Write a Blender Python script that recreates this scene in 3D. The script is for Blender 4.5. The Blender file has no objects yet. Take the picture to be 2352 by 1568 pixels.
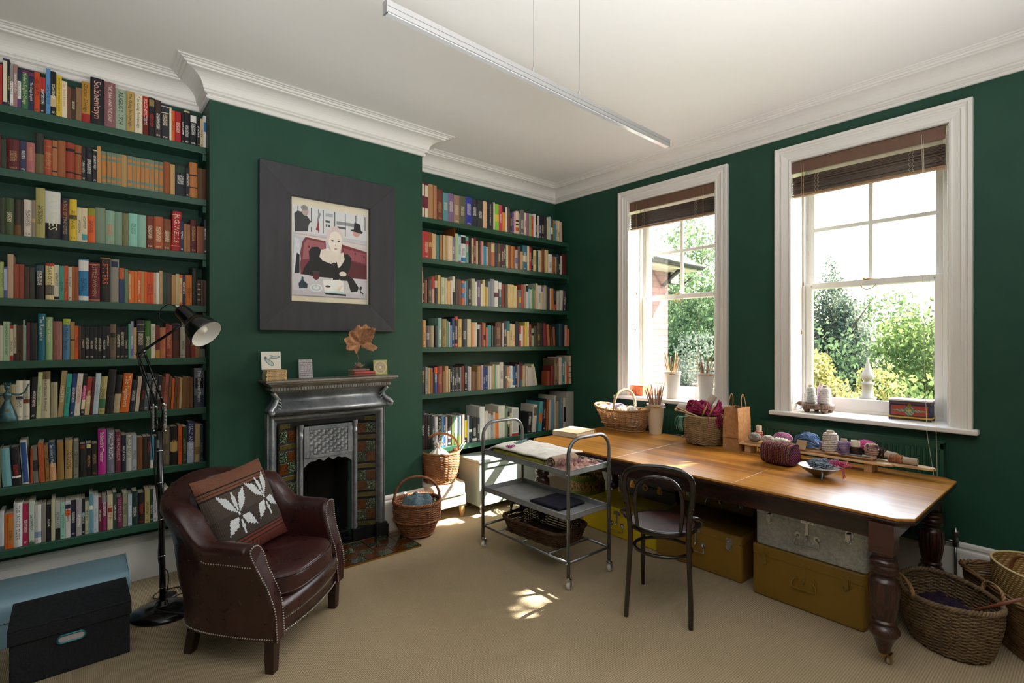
import bpy, bmesh, math, random
from math import sin, cos, pi, radians, sqrt, atan2, hypot
from mathutils import Vector, Matrix, noise as mnoise
random.seed(7)
SC = bpy.context.scene
COL = SC.collection

# ---------------------------------------------------------------- camera
cam_d = bpy.data.cameras.new('camera')
cam_d.sensor_fit = 'HORIZONTAL'
cam_d.sensor_width = 36.0
cam_d.lens = 36.0 * 1171.5 / 2352.0
cam_d.clip_start = 0.05
cam_d.clip_end = 300
cam = bpy.data.objects.new('camera', cam_d)
COL.objects.link(cam)
cam.location = (0, 0, 1.6)
cam.rotation_euler = (pi / 2, 0, radians(49.54 - 90))
SC.camera = cam

# ---------------------------------------------------------------- sky, sun, fill lamp, exposure
W = bpy.data.worlds.new('sky')
SC.world = W
W.use_nodes = True
wn = W.node_tree.nodes
wl = W.node_tree.links
wn.clear()
w_out = wn.new('ShaderNodeOutputWorld')
w_bg = wn.new('ShaderNodeBackground')
w_sky = wn.new('ShaderNodeTexSky')
w_sky.sky_type = 'NISHITA'
w_sky.sun_disc = False
w_sky.sun_elevation = radians(44)
w_sky.sun_rotation = radians(121)
w_sky.air_density = 1.4
w_sky.dust_density = 3.0
w_mix = wn.new('ShaderNodeMix')
w_mix.data_type = 'RGBA'
w_mix.inputs[0].default_value = 0.55
w_mix.inputs[7].default_value = (0.30, 0.31, 0.32, 1)
wl.new(w_sky.outputs[0], w_mix.inputs[6])
wl.new(w_mix.outputs[2], w_bg.inputs[0])
wl.new(w_bg.outputs[0], w_out.inputs[0])
w_bg.inputs[1].default_value = 4.2

def lamp(name, kind, loc, direction, energy, color=(1, 1, 1), **kw):
    l = bpy.data.lights.new(name, kind)
    l.energy = energy
    l.color = color
    for k, v in kw.items():
        setattr(l, k, v)
    o = bpy.data.objects.new(name, l)
    COL.objects.link(o)
    o.location = loc
    o.rotation_euler = Vector(direction).to_track_quat('-Z', 'Y').to_euler()
    return o

lamp('sun', 'SUN', (9, -3, 9), (-0.66, 0.33, -0.675), 40.0, (1.0, 0.95, 0.86), angle=radians(0.3))
# added fill: unseen area lamp behind the camera, aimed up at the ceiling
lamp('rear_window_daylight', 'AREA', (0.9, -1.20, 1.30), (0.12, 0.55, 0.83), 158, (0.97, 0.975, 1.0), shape='RECTANGLE', size=3.6, size_y=1.2, spread=radians(105))

SC.view_settings.view_transform = 'Standard'
SC.view_settings.look = 'None'
SC.view_settings.gamma = 1
SC.view_settings.use_curve_mapping = False
SC.view_settings.exposure = 0.12
try:
    SC.cycles.max_bounces = 8
    SC.cycles.diffuse_bounces = 5
    SC.cycles.glossy_bounces = 3
    SC.cycles.transparent_max_bounces = 12
    SC.cycles.sample_clamp_indirect = 6.0
    SC.cycles.caustics_reflective = False
    SC.cycles.caustics_refractive = False
except Exception:
    pass

# ---------------------------------------------------------------- mesh helper
class MB:
    def __init__(s):
        s.v = []; s.f = []; s.m = []; s.s = []
    def add(s, verts, faces, mi=0, smooth=False, M=None):
        b = len(s.v)
        if M is None:
            s.v.extend(tuple(p) for p in verts)
        else:
            s.v.extend(tuple(M @ Vector(p)) for p in verts)
        for f in faces:
            s.f.append(tuple(b + i for i in f))
        s.m.extend([mi] * len(faces)); s.s.extend([smooth] * len(faces))
        return s
    def box(s, x0, x1, y0, y1, z0, z1, mi=0, M=None):
        if x0 > x1: x0, x1 = x1, x0
        if y0 > y1: y0, y1 = y1, y0
        if z0 > z1: z0, z1 = z1, z0
        V = [(x0,y0,z0),(x1,y0,z0),(x1,y1,z0),(x0,y1,z0),(x0,y0,z1),(x1,y0,z1),(x1,y1,z1),(x0,y1,z1)]
        F = [(0,3,2,1),(4,5,6,7),(0,1,5,4),(1,2,6,5),(2,3,7,6),(3,0,4,7)]
        return s.add(V, F, mi, False, M)
    def tube(s, pts, r, n=8, closed=False, mi=0, caps=True, M=None, flat=1.0):
        P = [Vector(p) for p in pts]
        k = len(P)
        R = r if isinstance(r, (list, tuple)) else [r] * k
        T = []
        for i in range(k):
            if closed:
                t = P[(i + 1) % k] - P[i - 1]
            else:
                t = P[min(i + 1, k - 1)] - P[max(i - 1, 0)]
            if t.length < 1e-9: t = Vector((0, 0, 1))
            T.append(t.normalized())
        up = Vector((0, 0, 1)) if abs(T[0].z) < 0.9 else Vector((1, 0, 0))
        N = (up - T[0] * up.dot(T[0])).normalized()
        V = []
        for i in range(k):
            N = N - T[i] * N.dot(T[i])
            if N.length < 1e-6:
                N = T[i].orthogonal()
            N.normalize()
            B = T[i].cross(N)
            for j in range(n):
                a = 2 * pi * j / n
                V.append(P[i] + N * (cos(a) * R[i]) + B * (sin(a) * R[i] * flat))
        F = []
        for i in range(k if closed else k - 1):
            a = i * n; b = ((i + 1) % k) * n
            for j in range(n):
                j2 = (j + 1) % n
                F.append((a + j, a + j2, b + j2, b + j))
        s.add(V, F, mi, True, M)
        if caps and not closed:
            b = len(s.v) - k * n
            s.f.append(tuple(b + j for j in range(n - 1, -1, -1))); s.m.append(mi); s.s.append(False)
            s.f.append(tuple(b + (k - 1) * n + j for j in range(n))); s.m.append(mi); s.s.append(False)
        return s
    def lathe(s, prof, n=24, mi=0, M=None, smooth=True, sx=1.0, sy=1.0):
        V = []; F = []
        k = len(prof)
        for r, z in prof:
            r = max(r, 1e-5)
            for j in range(n):
                a = 2 * pi * j / n
                V.append((r * cos(a) * sx, r * sin(a) * sy, z))
        for i in range(k - 1):
            for j in range(n):
                j2 = (j + 1) % n
                F.append((i * n + j, i * n + j2, (i + 1) * n + j2, (i + 1) * n + j))
        return s.add(V, F, mi, smooth, M)
    def grid(s, rows, cu=False, cv=False, mi=0, smooth=True, M=None):
        nr = len(rows); nc = len(rows[0])
        V = [p for r in rows for p in r]; F = []
        for i in range(nr if cv else nr - 1):
            for j in range(nc if cu else nc - 1):
                i2 = (i + 1) % nr; j2 = (j + 1) % nc
                F.append((i * nc + j, i * nc + j2, i2 * nc + j2, i2 * nc + j))
        return s.add(V, F, mi, smooth, M)
    def prism(s, poly, z0, z1, mi=0, M=None, smooth=False):
        n = len(poly)
        V = [(x, y, z0) for x, y in poly] + [(x, y, z1) for x, y in poly]
        F = [tuple(range(n - 1, -1, -1)), tuple(range(n, 2 * n))]
        s.add(V, F, mi, False, M)
        b = len(s.v) - 2 * n
        for i in range(n):
            j = (i + 1) % n
            s.f.append((b + i, b + j, b + n + j, b + n + i)); s.m.append(mi); s.s.append(smooth)
        return s
    def ball(s, c, r, n=12, mi=0, M=None, sc=(1, 1, 1)):
        rows = []
        k = max(6, n // 2 + 2)
        for i in range(k + 1):
            t = pi * i / k
            rr = max(sin(t), 1e-4)
            rows.append([(c[0] + r * sc[0] * rr * cos(2*pi*j/n), c[1] + r * sc[1] * rr * sin(2*pi*j/n), c[2] - r * sc[2] * cos(t)) for j in range(n)])
        return s.grid(rows, cu=True, mi=mi, M=M)
    def sweep(s, prof, path, closed=False, mi=0, smooth=False, caps=True):
        """prof: (out, z) pairs; path: XY points; out is measured to the left of the path, mitred at corners."""
        k = len(path); rows = []
        for i in range(k):
            p = Vector(path[i])
            d0 = (p - Vector(path[i - 1])).normalized() if (closed or i > 0) else None
            d1 = (Vector(path[(i + 1) % k]) - p).normalized() if (closed or i < k - 1) else None
            if d0 is None: d0 = d1
            if d1 is None: d1 = d0
            n0 = Vector((-d0.y, d0.x)); n1 = Vector((-d1.y, d1.x))
            m = n0 + n1
            m = m / max(m.dot(n0), 1e-6)
            rows.append([(p.x + m.x * o, p.y + m.y * o, z) for o, z in prof])
        s.grid(rows, cu=False, cv=closed, mi=mi, smooth=smooth)
        return s

def setp(o, label=None, cat=None, group=None, kind=None):
    if label: o['label'] = label
    if cat: o['category'] = cat
    if group: o['group'] = group
    if kind: o['kind'] = kind
    return o

def obj(name, mb, mats, parent=None, bevel=0, sub=0, seg=2, label=None, cat=None, group=None, kind=None, loc=None, rz=None, solid=0, wn=True):
    me = bpy.data.meshes.new(name)
    me.from_pydata(mb.v, [], mb.f)
    if not isinstance(mats, (list, tuple)): mats = [mats]
    for m in mats: me.materials.append(m)
    me.polygons.foreach_set('material_index', mb.m)
    me.polygons.foreach_set('use_smooth', mb.s)
    me.validate(clean_customdata=False)
    me.update()
    o = bpy.data.objects.new(name, me)
    COL.objects.link(o)
    if parent is not None: o.parent = parent
    if solid:
        md = o.modifiers.new('thickness', 'SOLIDIFY'); md.thickness = solid; md.offset = 0
    if bevel:
        md = o.modifiers.new('edge', 'BEVEL'); md.width = bevel; md.segments = seg; md.limit_method = 'ANGLE'; md.angle_limit = radians(40)
        md.harden_normals = False
    if sub:
        md = o.modifiers.new('round', 'SUBSURF'); md.levels = sub; md.render_levels = sub
    if loc is not None: o.location = loc
    if rz is not None: o.rotation_euler = (0, 0, rz)
    return setp(o, label, cat, group, kind)

def thing(name, label, cat, loc=(0, 0, 0), rz=0, group=None):
    o = bpy.data.objects.new(name, None)
    o.empty_display_size = 0.1
    COL.objects.link(o)
    o.location = loc
    o.rotation_euler = (0, 0, rz)
    return setp(o, label, cat, group)

def dup(root, loc, rz=0, label=None, group=None):
    r = root.copy(); COL.objects.link(r); r.location = loc; r.rotation_euler = (0, 0, rz)
    if label: r['label'] = label
    if group: r['group'] = group
    for ch in list(root.children):
        c = ch.copy(); COL.objects.link(c); c.parent = r
        for g in list(ch.children):
            d = g.copy(); COL.objects.link(d); d.parent = c
    return r

def TR(x=0, y=0, z=0): return Matrix.Translation((x, y, z))
def RX(a): return Matrix.Rotation(a, 4, 'X')
def RY(a): return Matrix.Rotation(a, 4, 'Y')
def RZ(a): return Matrix.Rotation(a, 4, 'Z')
def lerp(a, b, t): return a + (b - a) * t
def smooth_path(pts, k=6):
    """Catmull-Rom through pts"""
    P = [Vector(p) for p in pts]; out = []
    for i in range(len(P) - 1):
        p0 = P[i - 1] if i > 0 else P[i] * 2 - P[i + 1]
        p1, p2 = P[i], P[i + 1]
        p3 = P[i + 2] if i + 2 < len(P) else P[i + 1] * 2 - P[i]
        for j in range(k):
            t = j / k
            out.append(0.5 * ((2 * p1) + (p2 - p0) * t + (2 * p0 - 5 * p1 + 4 * p2 - p3) * t * t + (3 * p1 - p0 - 3 * p2 + p3) * t ** 3))
    out.append(P[-1])
    return out

_TXT = {}
def text_geo(s, size=1.0, spacing=1.0):
    """verts, faces, width of a line of lettering in the XY plane, cap height about 0.7*size, starting at the origin"""
    key = (s, spacing)
    if key not in _TXT:
        cu = bpy.data.curves.new('t', 'FONT')
        cu.body = s; cu.size = 1.0; cu.resolution_u = 2; cu.space_character = spacing
        o = bpy.data.objects.new('t', cu)
        me = bpy.data.meshes.new_from_object(o)
        V = [tuple(v.co) for v in me.vertices]; F = [tuple(p.vertices) for p in me.polygons]
        bpy.data.objects.remove(o); bpy.data.curves.remove(cu); bpy.data.meshes.remove(me)
        _TXT[key] = (V, F, max([v[0] for v in V] or [0]))
    V, F, w = _TXT[key]
    return [(x * size, y * size, 0) for x, y, z in V], F, w * size

# ---------------------------------------------------------------- materials
def hexc(h):
    h = h.lstrip('#')
    c = [int(h[i:i + 2], 16) / 255 for i in (0, 2, 4)]
    return tuple(x / 12.92 if x <= 0.04045 else ((x + 0.055) / 1.055) ** 2.4 for x in c)

class NT:
    """small node-tree helper"""
    def __init__(s, name):
        s.m = bpy.data.materials.new(name); s.m.use_nodes = True
        s.t = s.m.node_tree; s.n = s.t.nodes; s.l = s.t.links
        s.b = s.n['Principled BSDF']
        s._co = None
    def new(s, typ, **kw):
        n = s.n.new(typ)
        for k, v in kw.items(): setattr(n, k, v)
        return n
    def link(s, a, b): s.l.new(a, b); return s
    def co(s, kind='Object'):
        if s._co is None: s._co = s.new('ShaderNodeTexCoord')
        return s._co.outputs[kind]
    def mapping(s, scale=(1, 1, 1), rot=(0, 0, 0), kind='Object'):
        m = s.new('ShaderNodeMapping'); m.inputs['Scale'].default_value = scale; m.inputs['Rotation'].default_value = rot
        s.link(s.co(kind), m.inputs[0]); return m.outputs[0]
    def noise(s, scale, detail=4, rough=0.5, vec=None, dist=0):
        n = s.new('ShaderNodeTexNoise'); n.inputs['Scale'].default_value = scale; n.inputs['Detail'].default_value = detail
        n.inputs['Roughness'].default_value = rough; n.inputs['Distortion'].default_value = dist
        s.link(vec if vec is not None else s.co(), n.inputs['Vector']); return n.outputs[0]
    def wave(s, scale, vec=None, dist=0, direction='X', detail=2, wtype='BANDS', dscale=1.0):
        n = s.new('ShaderNodeTexWave'); n.wave_type = wtype
        if wtype == 'BANDS': n.bands_direction = direction
        n.inputs['Scale'].default_value = scale; n.inputs['Distortion'].default_value = dist; n.inputs['Detail'].default_value = detail
        n.inputs['Detail Scale'].default_value = dscale
        s.link(vec if vec is not None else s.co(), n.inputs['Vector']); return n.outputs[1]
    def voro(s, scale, vec=None, feature='F1'):
        n = s.new('ShaderNodeTexVoronoi'); n.feature = feature; n.inputs['Scale'].default_value = scale
        s.link(vec if vec is not None else s.co(), n.inputs['Vector']); return n
    def ramp(s, fac, stops, interp='LINEAR'):
        r = s.new('ShaderNodeValToRGB'); cr = r.color_ramp; cr.interpolation = interp
        while len(cr.elements) < len(stops): cr.elements.new(0.5)
        for e, (p, c) in zip(cr.elements, stops):
            e.position = p; e.color = (*c, 1) if len(c) == 3 else c
        s.link(fac, r.inputs[0]); return r.outputs[0]
    def mix(s, fac, a, b, blend='MIX'):
        m = s.new('ShaderNodeMix'); m.data_type = 'RGBA'; m.blend_type = blend
        for i, v in ((0, fac), (6, a), (7, b)):
            if isinstance(v, (int, float)): m.inputs[i].default_value = v
            elif isinstance(v, tuple): m.inputs[i].default_value = (*v, 1) if len(v) == 3 else v
            else: s.link(v, m.inputs[i])
        return m.outputs[2]
    def math(s, op, a, b=0.0, c=None):
        m = s.new('ShaderNodeMath'); m.operation = op
        for i, v in enumerate((a, b) if c is None else (a, b, c)):
            if isinstance(v, (int, float)): m.inputs[i].default_value = v
            else: s.link(v, m.inputs[i])
        return m.outputs[0]
    def bump(s, h, strength=0.3, dist=0.002):
        b = s.new('ShaderNodeBump'); b.inputs['Strength'].default_value = strength; b.inputs['Distance'].default_value = dist
        s.link(h, b.inputs['Height']); s.link(b.outputs[0], s.b.inputs['Normal']); return s
    def set(s, **kw):
        for k, v in kw.items():
            i = s.b.inputs[{'col': 'Base Color', 'rough': 'Roughness', 'metal': 'Metallic', 'spec': 'Specular IOR Level', 'coat': 'Coat Weight', 'coatr': 'Coat Roughness', 'sheen': 'Sheen Weight', 'trans': 'Transmission Weight', 'emit': 'Emission Color', 'emits': 'Emission Strength', 'sss': 'Subsurface Weight', 'alpha': 'Alpha'}[k]]
            if isinstance(v, (int, float)): i.default_value = v
            elif isinstance(v, tuple): i.default_value = (*v, 1) if len(v) == 3 else v
            else: s.link(v, i)
        return s

_MC = {}
def mat(name, col, rough=0.5, metal=0.0, var=0.12, vs=8.0, bump=0.0, bs=60.0, coat=0.0, spec=0.5, bd=0.002):
    """plain surface with a little cloudiness and, if asked, a fine bump"""
    if name in _MC: return _MC[name]
    if isinstance(col, str): col = hexc(col)
    t = NT(name)
    if var:
        n = t.noise(vs, 5, 0.6)
        c2 = tuple(max(0, x * (1 - var)) for x in col); c3 = tuple(min(1, x * (1 + var)) for x in col)
        t.set(col=t.ramp(n, [(0.3, c2), (0.7, c3)]))
    else:
        t.set(col=col)
    t.set(rough=rough, metal=metal, coat=coat, spec=spec)
    if bump: t.bump(t.noise(bs, 4, 0.6), bump, bd)
    _MC[name] = t.m
    return t.m

def wood(name, c1, c2, rough=0.4, scale=(1, 1, 1), coat=0.0, ring=6.0, bump=0.05, dist=4.0):
    if name in _MC: return _MC[name]
    t = NT(name)
    v = t.mapping(scale)
    w = t.wave(ring, v, dist, 'X', 3)
    n = t.noise(40, 4, 0.6, v)
    f = t.math('ADD', t.math('MULTIPLY', w, 0.6), t.math('MULTIPLY', n, 0.4))
    t.set(col=t.ramp(f, [(0.25, hexc(c1)), (0.75, hexc(c2))]), rough=rough, coat=coat)
    t.bump(f, bump, 0.001)
    _MC[name] = t.m
    return t.m

# ---------------------------------------------------------------- room
XW, YB, YC, YL = 4.367, 4.323, 3.968, 4.25     # window wall, right bay back, chimney face, left bay back
XO = 4.86
XL, YR, ZC = -1.35, -1.45, 3.41
CX0, CX1 = 0.685, 2.335                         # chimney breast

def wall_paint():
    t = NT('dark green wall paint')
    n = t.noise(3, 4, 0.6); n2 = t.noise(220, 2, 0.5)
    t.set(col=t.ramp(n, [(0.3, hexc('#1e4435')), (0.7, hexc('#234b3b'))]), rough=0.55, spec=0.3)
    t.bump(n2, 0.08, 0.001)
    return t.m
WALL = wall_paint()
SHELFP = mat('dark green shelf paint', '#1f4a38', 0.42, var=0.08, vs=5, bump=0.06, bs=90)
WHITE = mat('white gloss paint', '#e6e3de', 0.35, var=0.02, vs=3)
PLASTER = mat('white ceiling paint', '#e9e7e3', 0.85, var=0.015, vs=1.5)
BLACKHOLE = mat('sooty firebrick', '#0b0a0a', 0.9, var=0.3, vs=20)

def carpet():
    t = NT('woven sisal carpet')
    a = t.wave(42, None, 0.6, 'X', 2, dscale=3); b = t.wave(30, None, 0.8, 'Y', 2, dscale=3)
    h = t.math('MULTIPLY', a, b)
    n = t.noise(2.2, 4, 0.6); n2 = t.noise(160, 3, 0.7)
    base = t.ramp(t.math('ADD', t.math('MULTIPLY', h, 0.7), t.math('MULTIPLY', n2, 0.45)), [(0.08, hexc('#827055')), (0.45, hexc('#b9a688')), (0.95, hexc('#dccdb0'))])
    t.set(col=t.mix(t.math('MULTIPLY', n, 0.25), base, hexc('#988566')), rough=0.95, spec=0.15)
    t.bump(h, 0.7, 0.004)
    return t.m
m = MB().box(XL, XO, YR, 4.6, -0.05, 0)
obj('floor', m, carpet(), kind='structure')
m = MB().box(XL - .1, XO, YR - .1, 4.6, ZC, ZC + .08)
obj('ceiling', m, PLASTER, kind='structure')

WIN = {1: (2.300, 3.300), 2: (0.687, 1.680)}
STILE = {1: .112, 2: .074}
CAS = {1: (2.300, 3.245), 2: (0.687, 1.660)}
ZS, ZT = 1.04, 3.05

m = MB()
ys = [YR, WIN[2][0], WIN[2][1], WIN[1][0], WIN[1][1], 4.6]
for i in range(5):
    if i in (1, 3):
        m.box(XW, XO, ys[i], ys[i + 1], 0, ZS - .03); m.box(XW, XO, ys[i], ys[i + 1], ZT, ZC)
    else:
        m.box(XW, XO, ys[i], ys[i + 1], 0, ZC)
obj('wall_right', m, WALL, kind='structure')
obj('wall_alcove', MB().box(CX1, XW, YB, 4.6, 0, ZC), WALL, kind='structure')
m = MB()
m.box(CX0, 1.262, YC, 4.6, 0, ZC).box(1.658, CX1, YC, 4.6, 0, ZC).box(1.262, 1.658, YC, 4.6, .93, ZC)
m.box(1.262, 1.658, 4.24, 4.6, 0, .93, 1)
m.box(1.262, 1.268, YC + .01, 4.24, 0, .93, 1).box(1.652, 1.658, YC + .01, 4.24, 0, .93, 1)
obj('wall_chimney', m, [WALL, BLACKHOLE], kind='structure')
obj('wall_bookcase', MB().box(XL, CX0, YL, 4.6, 0, ZC), WALL, kind='structure')
obj('wall_left', MB().box(XL - .1, XL, YR, 4.6, 0, ZC), WALL, kind='structure')
obj('wall_rear', MB().box(XL - .1, XO, YR - .1, YR, 0, ZC), mat('pale rear wall', '#b9b4a6', .8, var=.03), kind='structure')

# cornice and skirting
cove = [(.044 + .10 * (1 - cos(a)), 3.297 + .078 * sin(a)) for a in [i * pi / 2 / 8 for i in range(9)]]
prof = [(0, 3.243), (.016, 3.243), (.022, 3.250), (.022, 3.262), (.015, 3.267), (.015, 3.272), (.036, 3.280), (.040, 3.288), (.036, 3.295)] + cove + \
       [(.150, 3.378), (.150, 3.384), (.166, 3.386), (.172, 3.392), (.172, 3.396), (.186, 3.398), (.190, 3.402), (.205, 3.403), (.212, 3.4085), (.222, 3.4095), (.222, 3.412)]
loop = [(XW, YR), (XW, YB), (CX1, YB), (CX1, YC), (CX0, YC), (CX0, YL), (XL, YL), (XL, YR)]
obj('trim_cornice', MB().sweep(prof, loop, closed=True), mat('white cornice plaster', '#e4e1db', .6, var=.015), kind='structure')
sk = [(0, .300), (.008, .300), (.014, .290), (.016, .272), (.010, .262), (.010, .255), (.020, .248), (.022, .235), (.022, 0)][::-1]
obj('baseboard_right', MB().sweep(sk, [(XW, YR), (XW, YB), (CX1, YB), (CX1, YC), (1.965, YC)]), WHITE, kind='structure')
obj('baseboard_left', MB().sweep(sk, [(1.03, YC), (CX0, YC), (CX0, YL), (XL, YL), (XL, YR)]), WHITE, kind='structure')

# windows
def glass_mat():
    t = NT('window glass')
    t.n.remove(t.b)
    tr = t.new('ShaderNodeBsdfTransparent'); gl = t.new('ShaderNodeBsdfGlossy'); gl.inputs['Roughness'].default_value = 0.02
    lw = t.new('ShaderNodeLayerWeight'); lw.inputs[0].default_value = 0.5
    fr = t.math('ADD', t.math('MULTIPLY', t.math('POWER', lw.outputs['Facing'], 4.0), 0.75), 0.03)
    mx = t.new('ShaderNodeMixShader')
    tr.inputs[0].default_value = (.97, .98, .97, 1)
    t.link(fr, mx.inputs[0]); t.link(tr.outputs[0], mx.inputs[1]); t.link(gl.outputs[0], mx.inputs[2])
    t.link(mx.outputs[0], t.n['Material Output'].inputs[0])
    return t.m
GLASS = glass_mat()
BRASS = mat('aged brass', '#b08a45', .3, 1.0, var=.1)
STEEL = mat('bright steel', '#b9bbbd', .25, 1.0, var=.05)
CORD = mat('beige cord', '#cbbfa8', .8, var=.05)
MWALL = Matrix(((0, 0, -1, XW), (1, 0, 0, 0), (0, 1, 0, 0), (0, 0, 0, 1)))   # (along wall, up, into room) -> world

def window(k):
    y0, y1 = WIN[k]; c0, c1 = CAS[k]
    root = thing('window_%d' % k, None, None); root['kind'] = 'structure'
    m = MB()
    pr = [(0, -.01), (0, .016), (.012, .022), (.020, .016), (.034, .018), (.058, .024), (.064, .032), (.074, .030), (.080, .022), (.092, .024), (.098, .038), (.116, .040), (.120, .030), (.120, 0)]
    m2 = MB().sweep(pr, [(c0, ZS), (c0, ZT - .010), (c1, ZT - .010), (c1, ZS)])
    m.add(m2.v, m2.f, 0, False, MWALL)
    obj('casing', m, WHITE, root, bevel=.002)
    m = MB()   # lining of the deep reveal and the sash box
    m.box(XW, 4.84, y0 - .02, y0 + .006, ZS, ZT).box(XW, 4.84, y1 - .006, y1 + .02, ZS, ZT).box(XW, 4.84, y0, y1, ZT - .008, ZT + .02)
    m.box(XW, 4.60, y0 + .006, y0 + .010, ZS + .02, ZT - .03).box(XW + .04, 4.58, y1 - .012, y1 - .006, ZS + .06, ZT - .06)
    for a, b in ((y0 + .006, y0 + STILE[k]), (y1 - .022, y1 - .006)):
        m.box(4.625, 4.65, a, b, ZS, ZT - .008).box(4.693, 4.702, a, b, ZS, ZT - .008).box(4.742, 4.82, a, b, ZS, ZT - .008)
    obj('jamb', m, WHITE, root, bevel=.002)
    m = MB().box(4.295, 4.367, c0 - .150, c1 + .150, ZS - .034, ZS).box(4.367, 4.90, y0, y1, ZS - .034, ZS)
    obj('sill', m, WHITE, root, bevel=.008)
    a, b = y0 + STILE[k], y1 - .018
    c = (a + b) / 2
    def frame(x0, x1, z0, z1, st, bot, top):
        q = MB()
        q.box(x0, x1, a, a + st, z0, z1).box(x0, x1, b - st, b, z0, z1).box(x0, x1, a + st, b - st, z0, z0 + bot).box(x0, x1, a + st, b - st, z1 - top, z1)
        return q
    lo = obj('lower_sash', frame(4.651, 4.692, ZS + .02, 2.082, .052, .088, .046), WHITE, root, bevel=.003)
    m = MB().box(4.640, 4.82, a, b, ZS, ZS + .022)
    obj('bottom_bead', m, WHITE, root, bevel=.002)
    up = obj('upper_sash', frame(4.703, 4.741, 2.035, ZT - .012, .052, .044, .06), WHITE, root, bevel=.003)
    q = MB().box(4.71, 4.736, c - .015, c + .015, 2.07, ZT - .07).box(4.711, 4.735, a + .05, b - .05, 2.516, 2.546)
    obj('glazing_bar', q, WHITE, root, bevel=.002)
    obj('lower_pane', MB().box(4.670, 4.673, a + .045, b - .045, ZS + .1, 2.045), GLASS, root)
    obj('upper_pane', MB().box(4.720, 4.723, a + .045, b - .045, 2.065, ZT - .06), GLASS, root)
    q = MB().tube(smooth_path([(4.68, c - .045, 2.079), (4.665, c - .02, 2.084), (4.65, c + .01, 2.083), (4.658, c + .04, 2.079)], 4), .006, 6).ball((4.656, c + .03, 2.086), .010, 8)
    obj('sash_catch', q, BRASS, root)
    q = MB().tube(smooth_path([(4.648, c - .05, 2.036), (4.63, c - .03, 2.012), (4.625, c, 2.004), (4.63, c + .03, 2.012), (4.648, c + .05, 2.036)], 4), .004, 6)
    obj('sash_lift', q, BRASS, root)
    q = MB()
    for yy in (a + .05, b - .05):
        q.lathe([(0, .004), (.006, .004), (.007, 0)], 8, M=TR(4.65, yy, 2.057) @ RY(-pi / 2))
    obj('screw_cap', q, STEEL, root)
window(1); window(2)

def slat_mat():
    t = NT('stained bamboo slats')
    n = t.noise(30, 4, .6, t.mapping((1, .08, 6)))
    t.set(col=t.ramp(n, [(.3, hexc('#3f2a22')), (.7, hexc('#684a3b'))]), rough=.5)
    return t.m
SLAT = slat_mat()
def blind(k, label):
    y0, y1 = CAS[k]; y0 += .022; y1 += .004
    r = thing('wooden_blind', label, 'blind', (4.41, (y0 + y1) / 2, ZT - .012), 0, 'slatted wooden blinds in the sash windows')
    w = (y1 - y0) / 2
    obj('valance', MB().box(-.030, -.020, -w, w, -.092, -.002), mat('brown stained valance', '#6b4d3c', .45, var=.12, vs=20), r, bevel=.003)
    obj('headrail', MB().box(-.018, .022, -w + .004, w - .004, -.050, -.004), mat('brown headrail', '#5c4334', .5), r, bevel=.002)
    m = MB()
    for i in range(15):
        z = -.125 - i * .0092
        m.box(-.027, .023, -w + .004, w - .004, z - .0016, z + .0016, M=TR(0, 0, z) @ RY(random.uniform(-.05, .05)) @ TR(0, 0, -z))
    obj('slats', m, SLAT, r)
    obj('bottom_rail', MB().box(-.026, .022, -w + .004, w - .004, -.281, -.264), mat('pale bamboo rail', '#8d6a50', .5, var=.1, vs=30), r, bevel=.003)
    m = MB()
    for yy in (-w * .62, w * .62):
        for s_ in (-1, 1):
            pts = [(-.031 - .004 * (j % 2), yy + s_ * .010 + .007 * sin(j * 2.2), -.11 - j * .0115) for j in range(15)]
            m.tube(smooth_path(pts, 2), .0010, 4)
        m.box(-.003, .001, yy - .001, yy + .001, -.12, -.05)
    obj('ladder_cord', m, CORD, r)
    m = MB()
    for yy, L, sw in ((w - .075, 1.08 if k == 2 else 1.03, .006), (w - .090, .70 if k == 2 else .66, -.004)):
        m.tube([(-.034, yy, -.03), (-.036, yy, -.28), (-.034, yy + sw, -.28 - L * .5), (-.036, yy, -.28 - L)], .0011, 5)
        m.lathe([(.0, .012), (.005, .010), (.008, 0), (.007, -.012), (.003, -.02), (0, -.021)], 8, M=TR(-.036, yy, -.28 - L))
    obj('tilt_cord', m, mat('cord with wooden acorn', '#c9a57e', .6, var=.1), r)
    m = MB()
    yy = -w + .105
    if k == 2:
        m.tube(smooth_path([(-.034, yy + .01, -.03), (-.036, yy, -.5), (-.040, yy - .03, -1.2), (-.044, yy - .06, -1.99), (-.13, yy - .075, -2.01), (-.152, yy - .08, -2.07), (-.14, yy - .086, -2.5), (-.132, yy - .085, -2.80)], 3), .0015, 5)
        m.tube(smooth_path([(-.034, yy + .018, -.03), (-.036, yy + .012, -.5), (-.040, yy + .01, -1.2), (-.044, yy - .01, -1.99), (-.13, yy - .030, -2.01), (-.152, yy - .035, -2.07), (-.14, yy - .085, -2.5), (-.13, yy - .075, -2.82)], 3), .0015, 5)
    else:
        m.tube(smooth_path([(-.034, yy, -.03), (-.036, yy + .002, -.5), (-.040, yy + .02, -1.0), (-.044, yy + .07, -1.97), (-.046, yy + .08, -1.99)], 3), .0015, 5)
    obj('pull_cord', m, CORD, r)
blind(1, 'brown wooden slatted blind drawn up in the smaller window near the bookcase')
blind(2, 'brown wooden slatted blind drawn up in the larger window above the sill chest')

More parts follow.
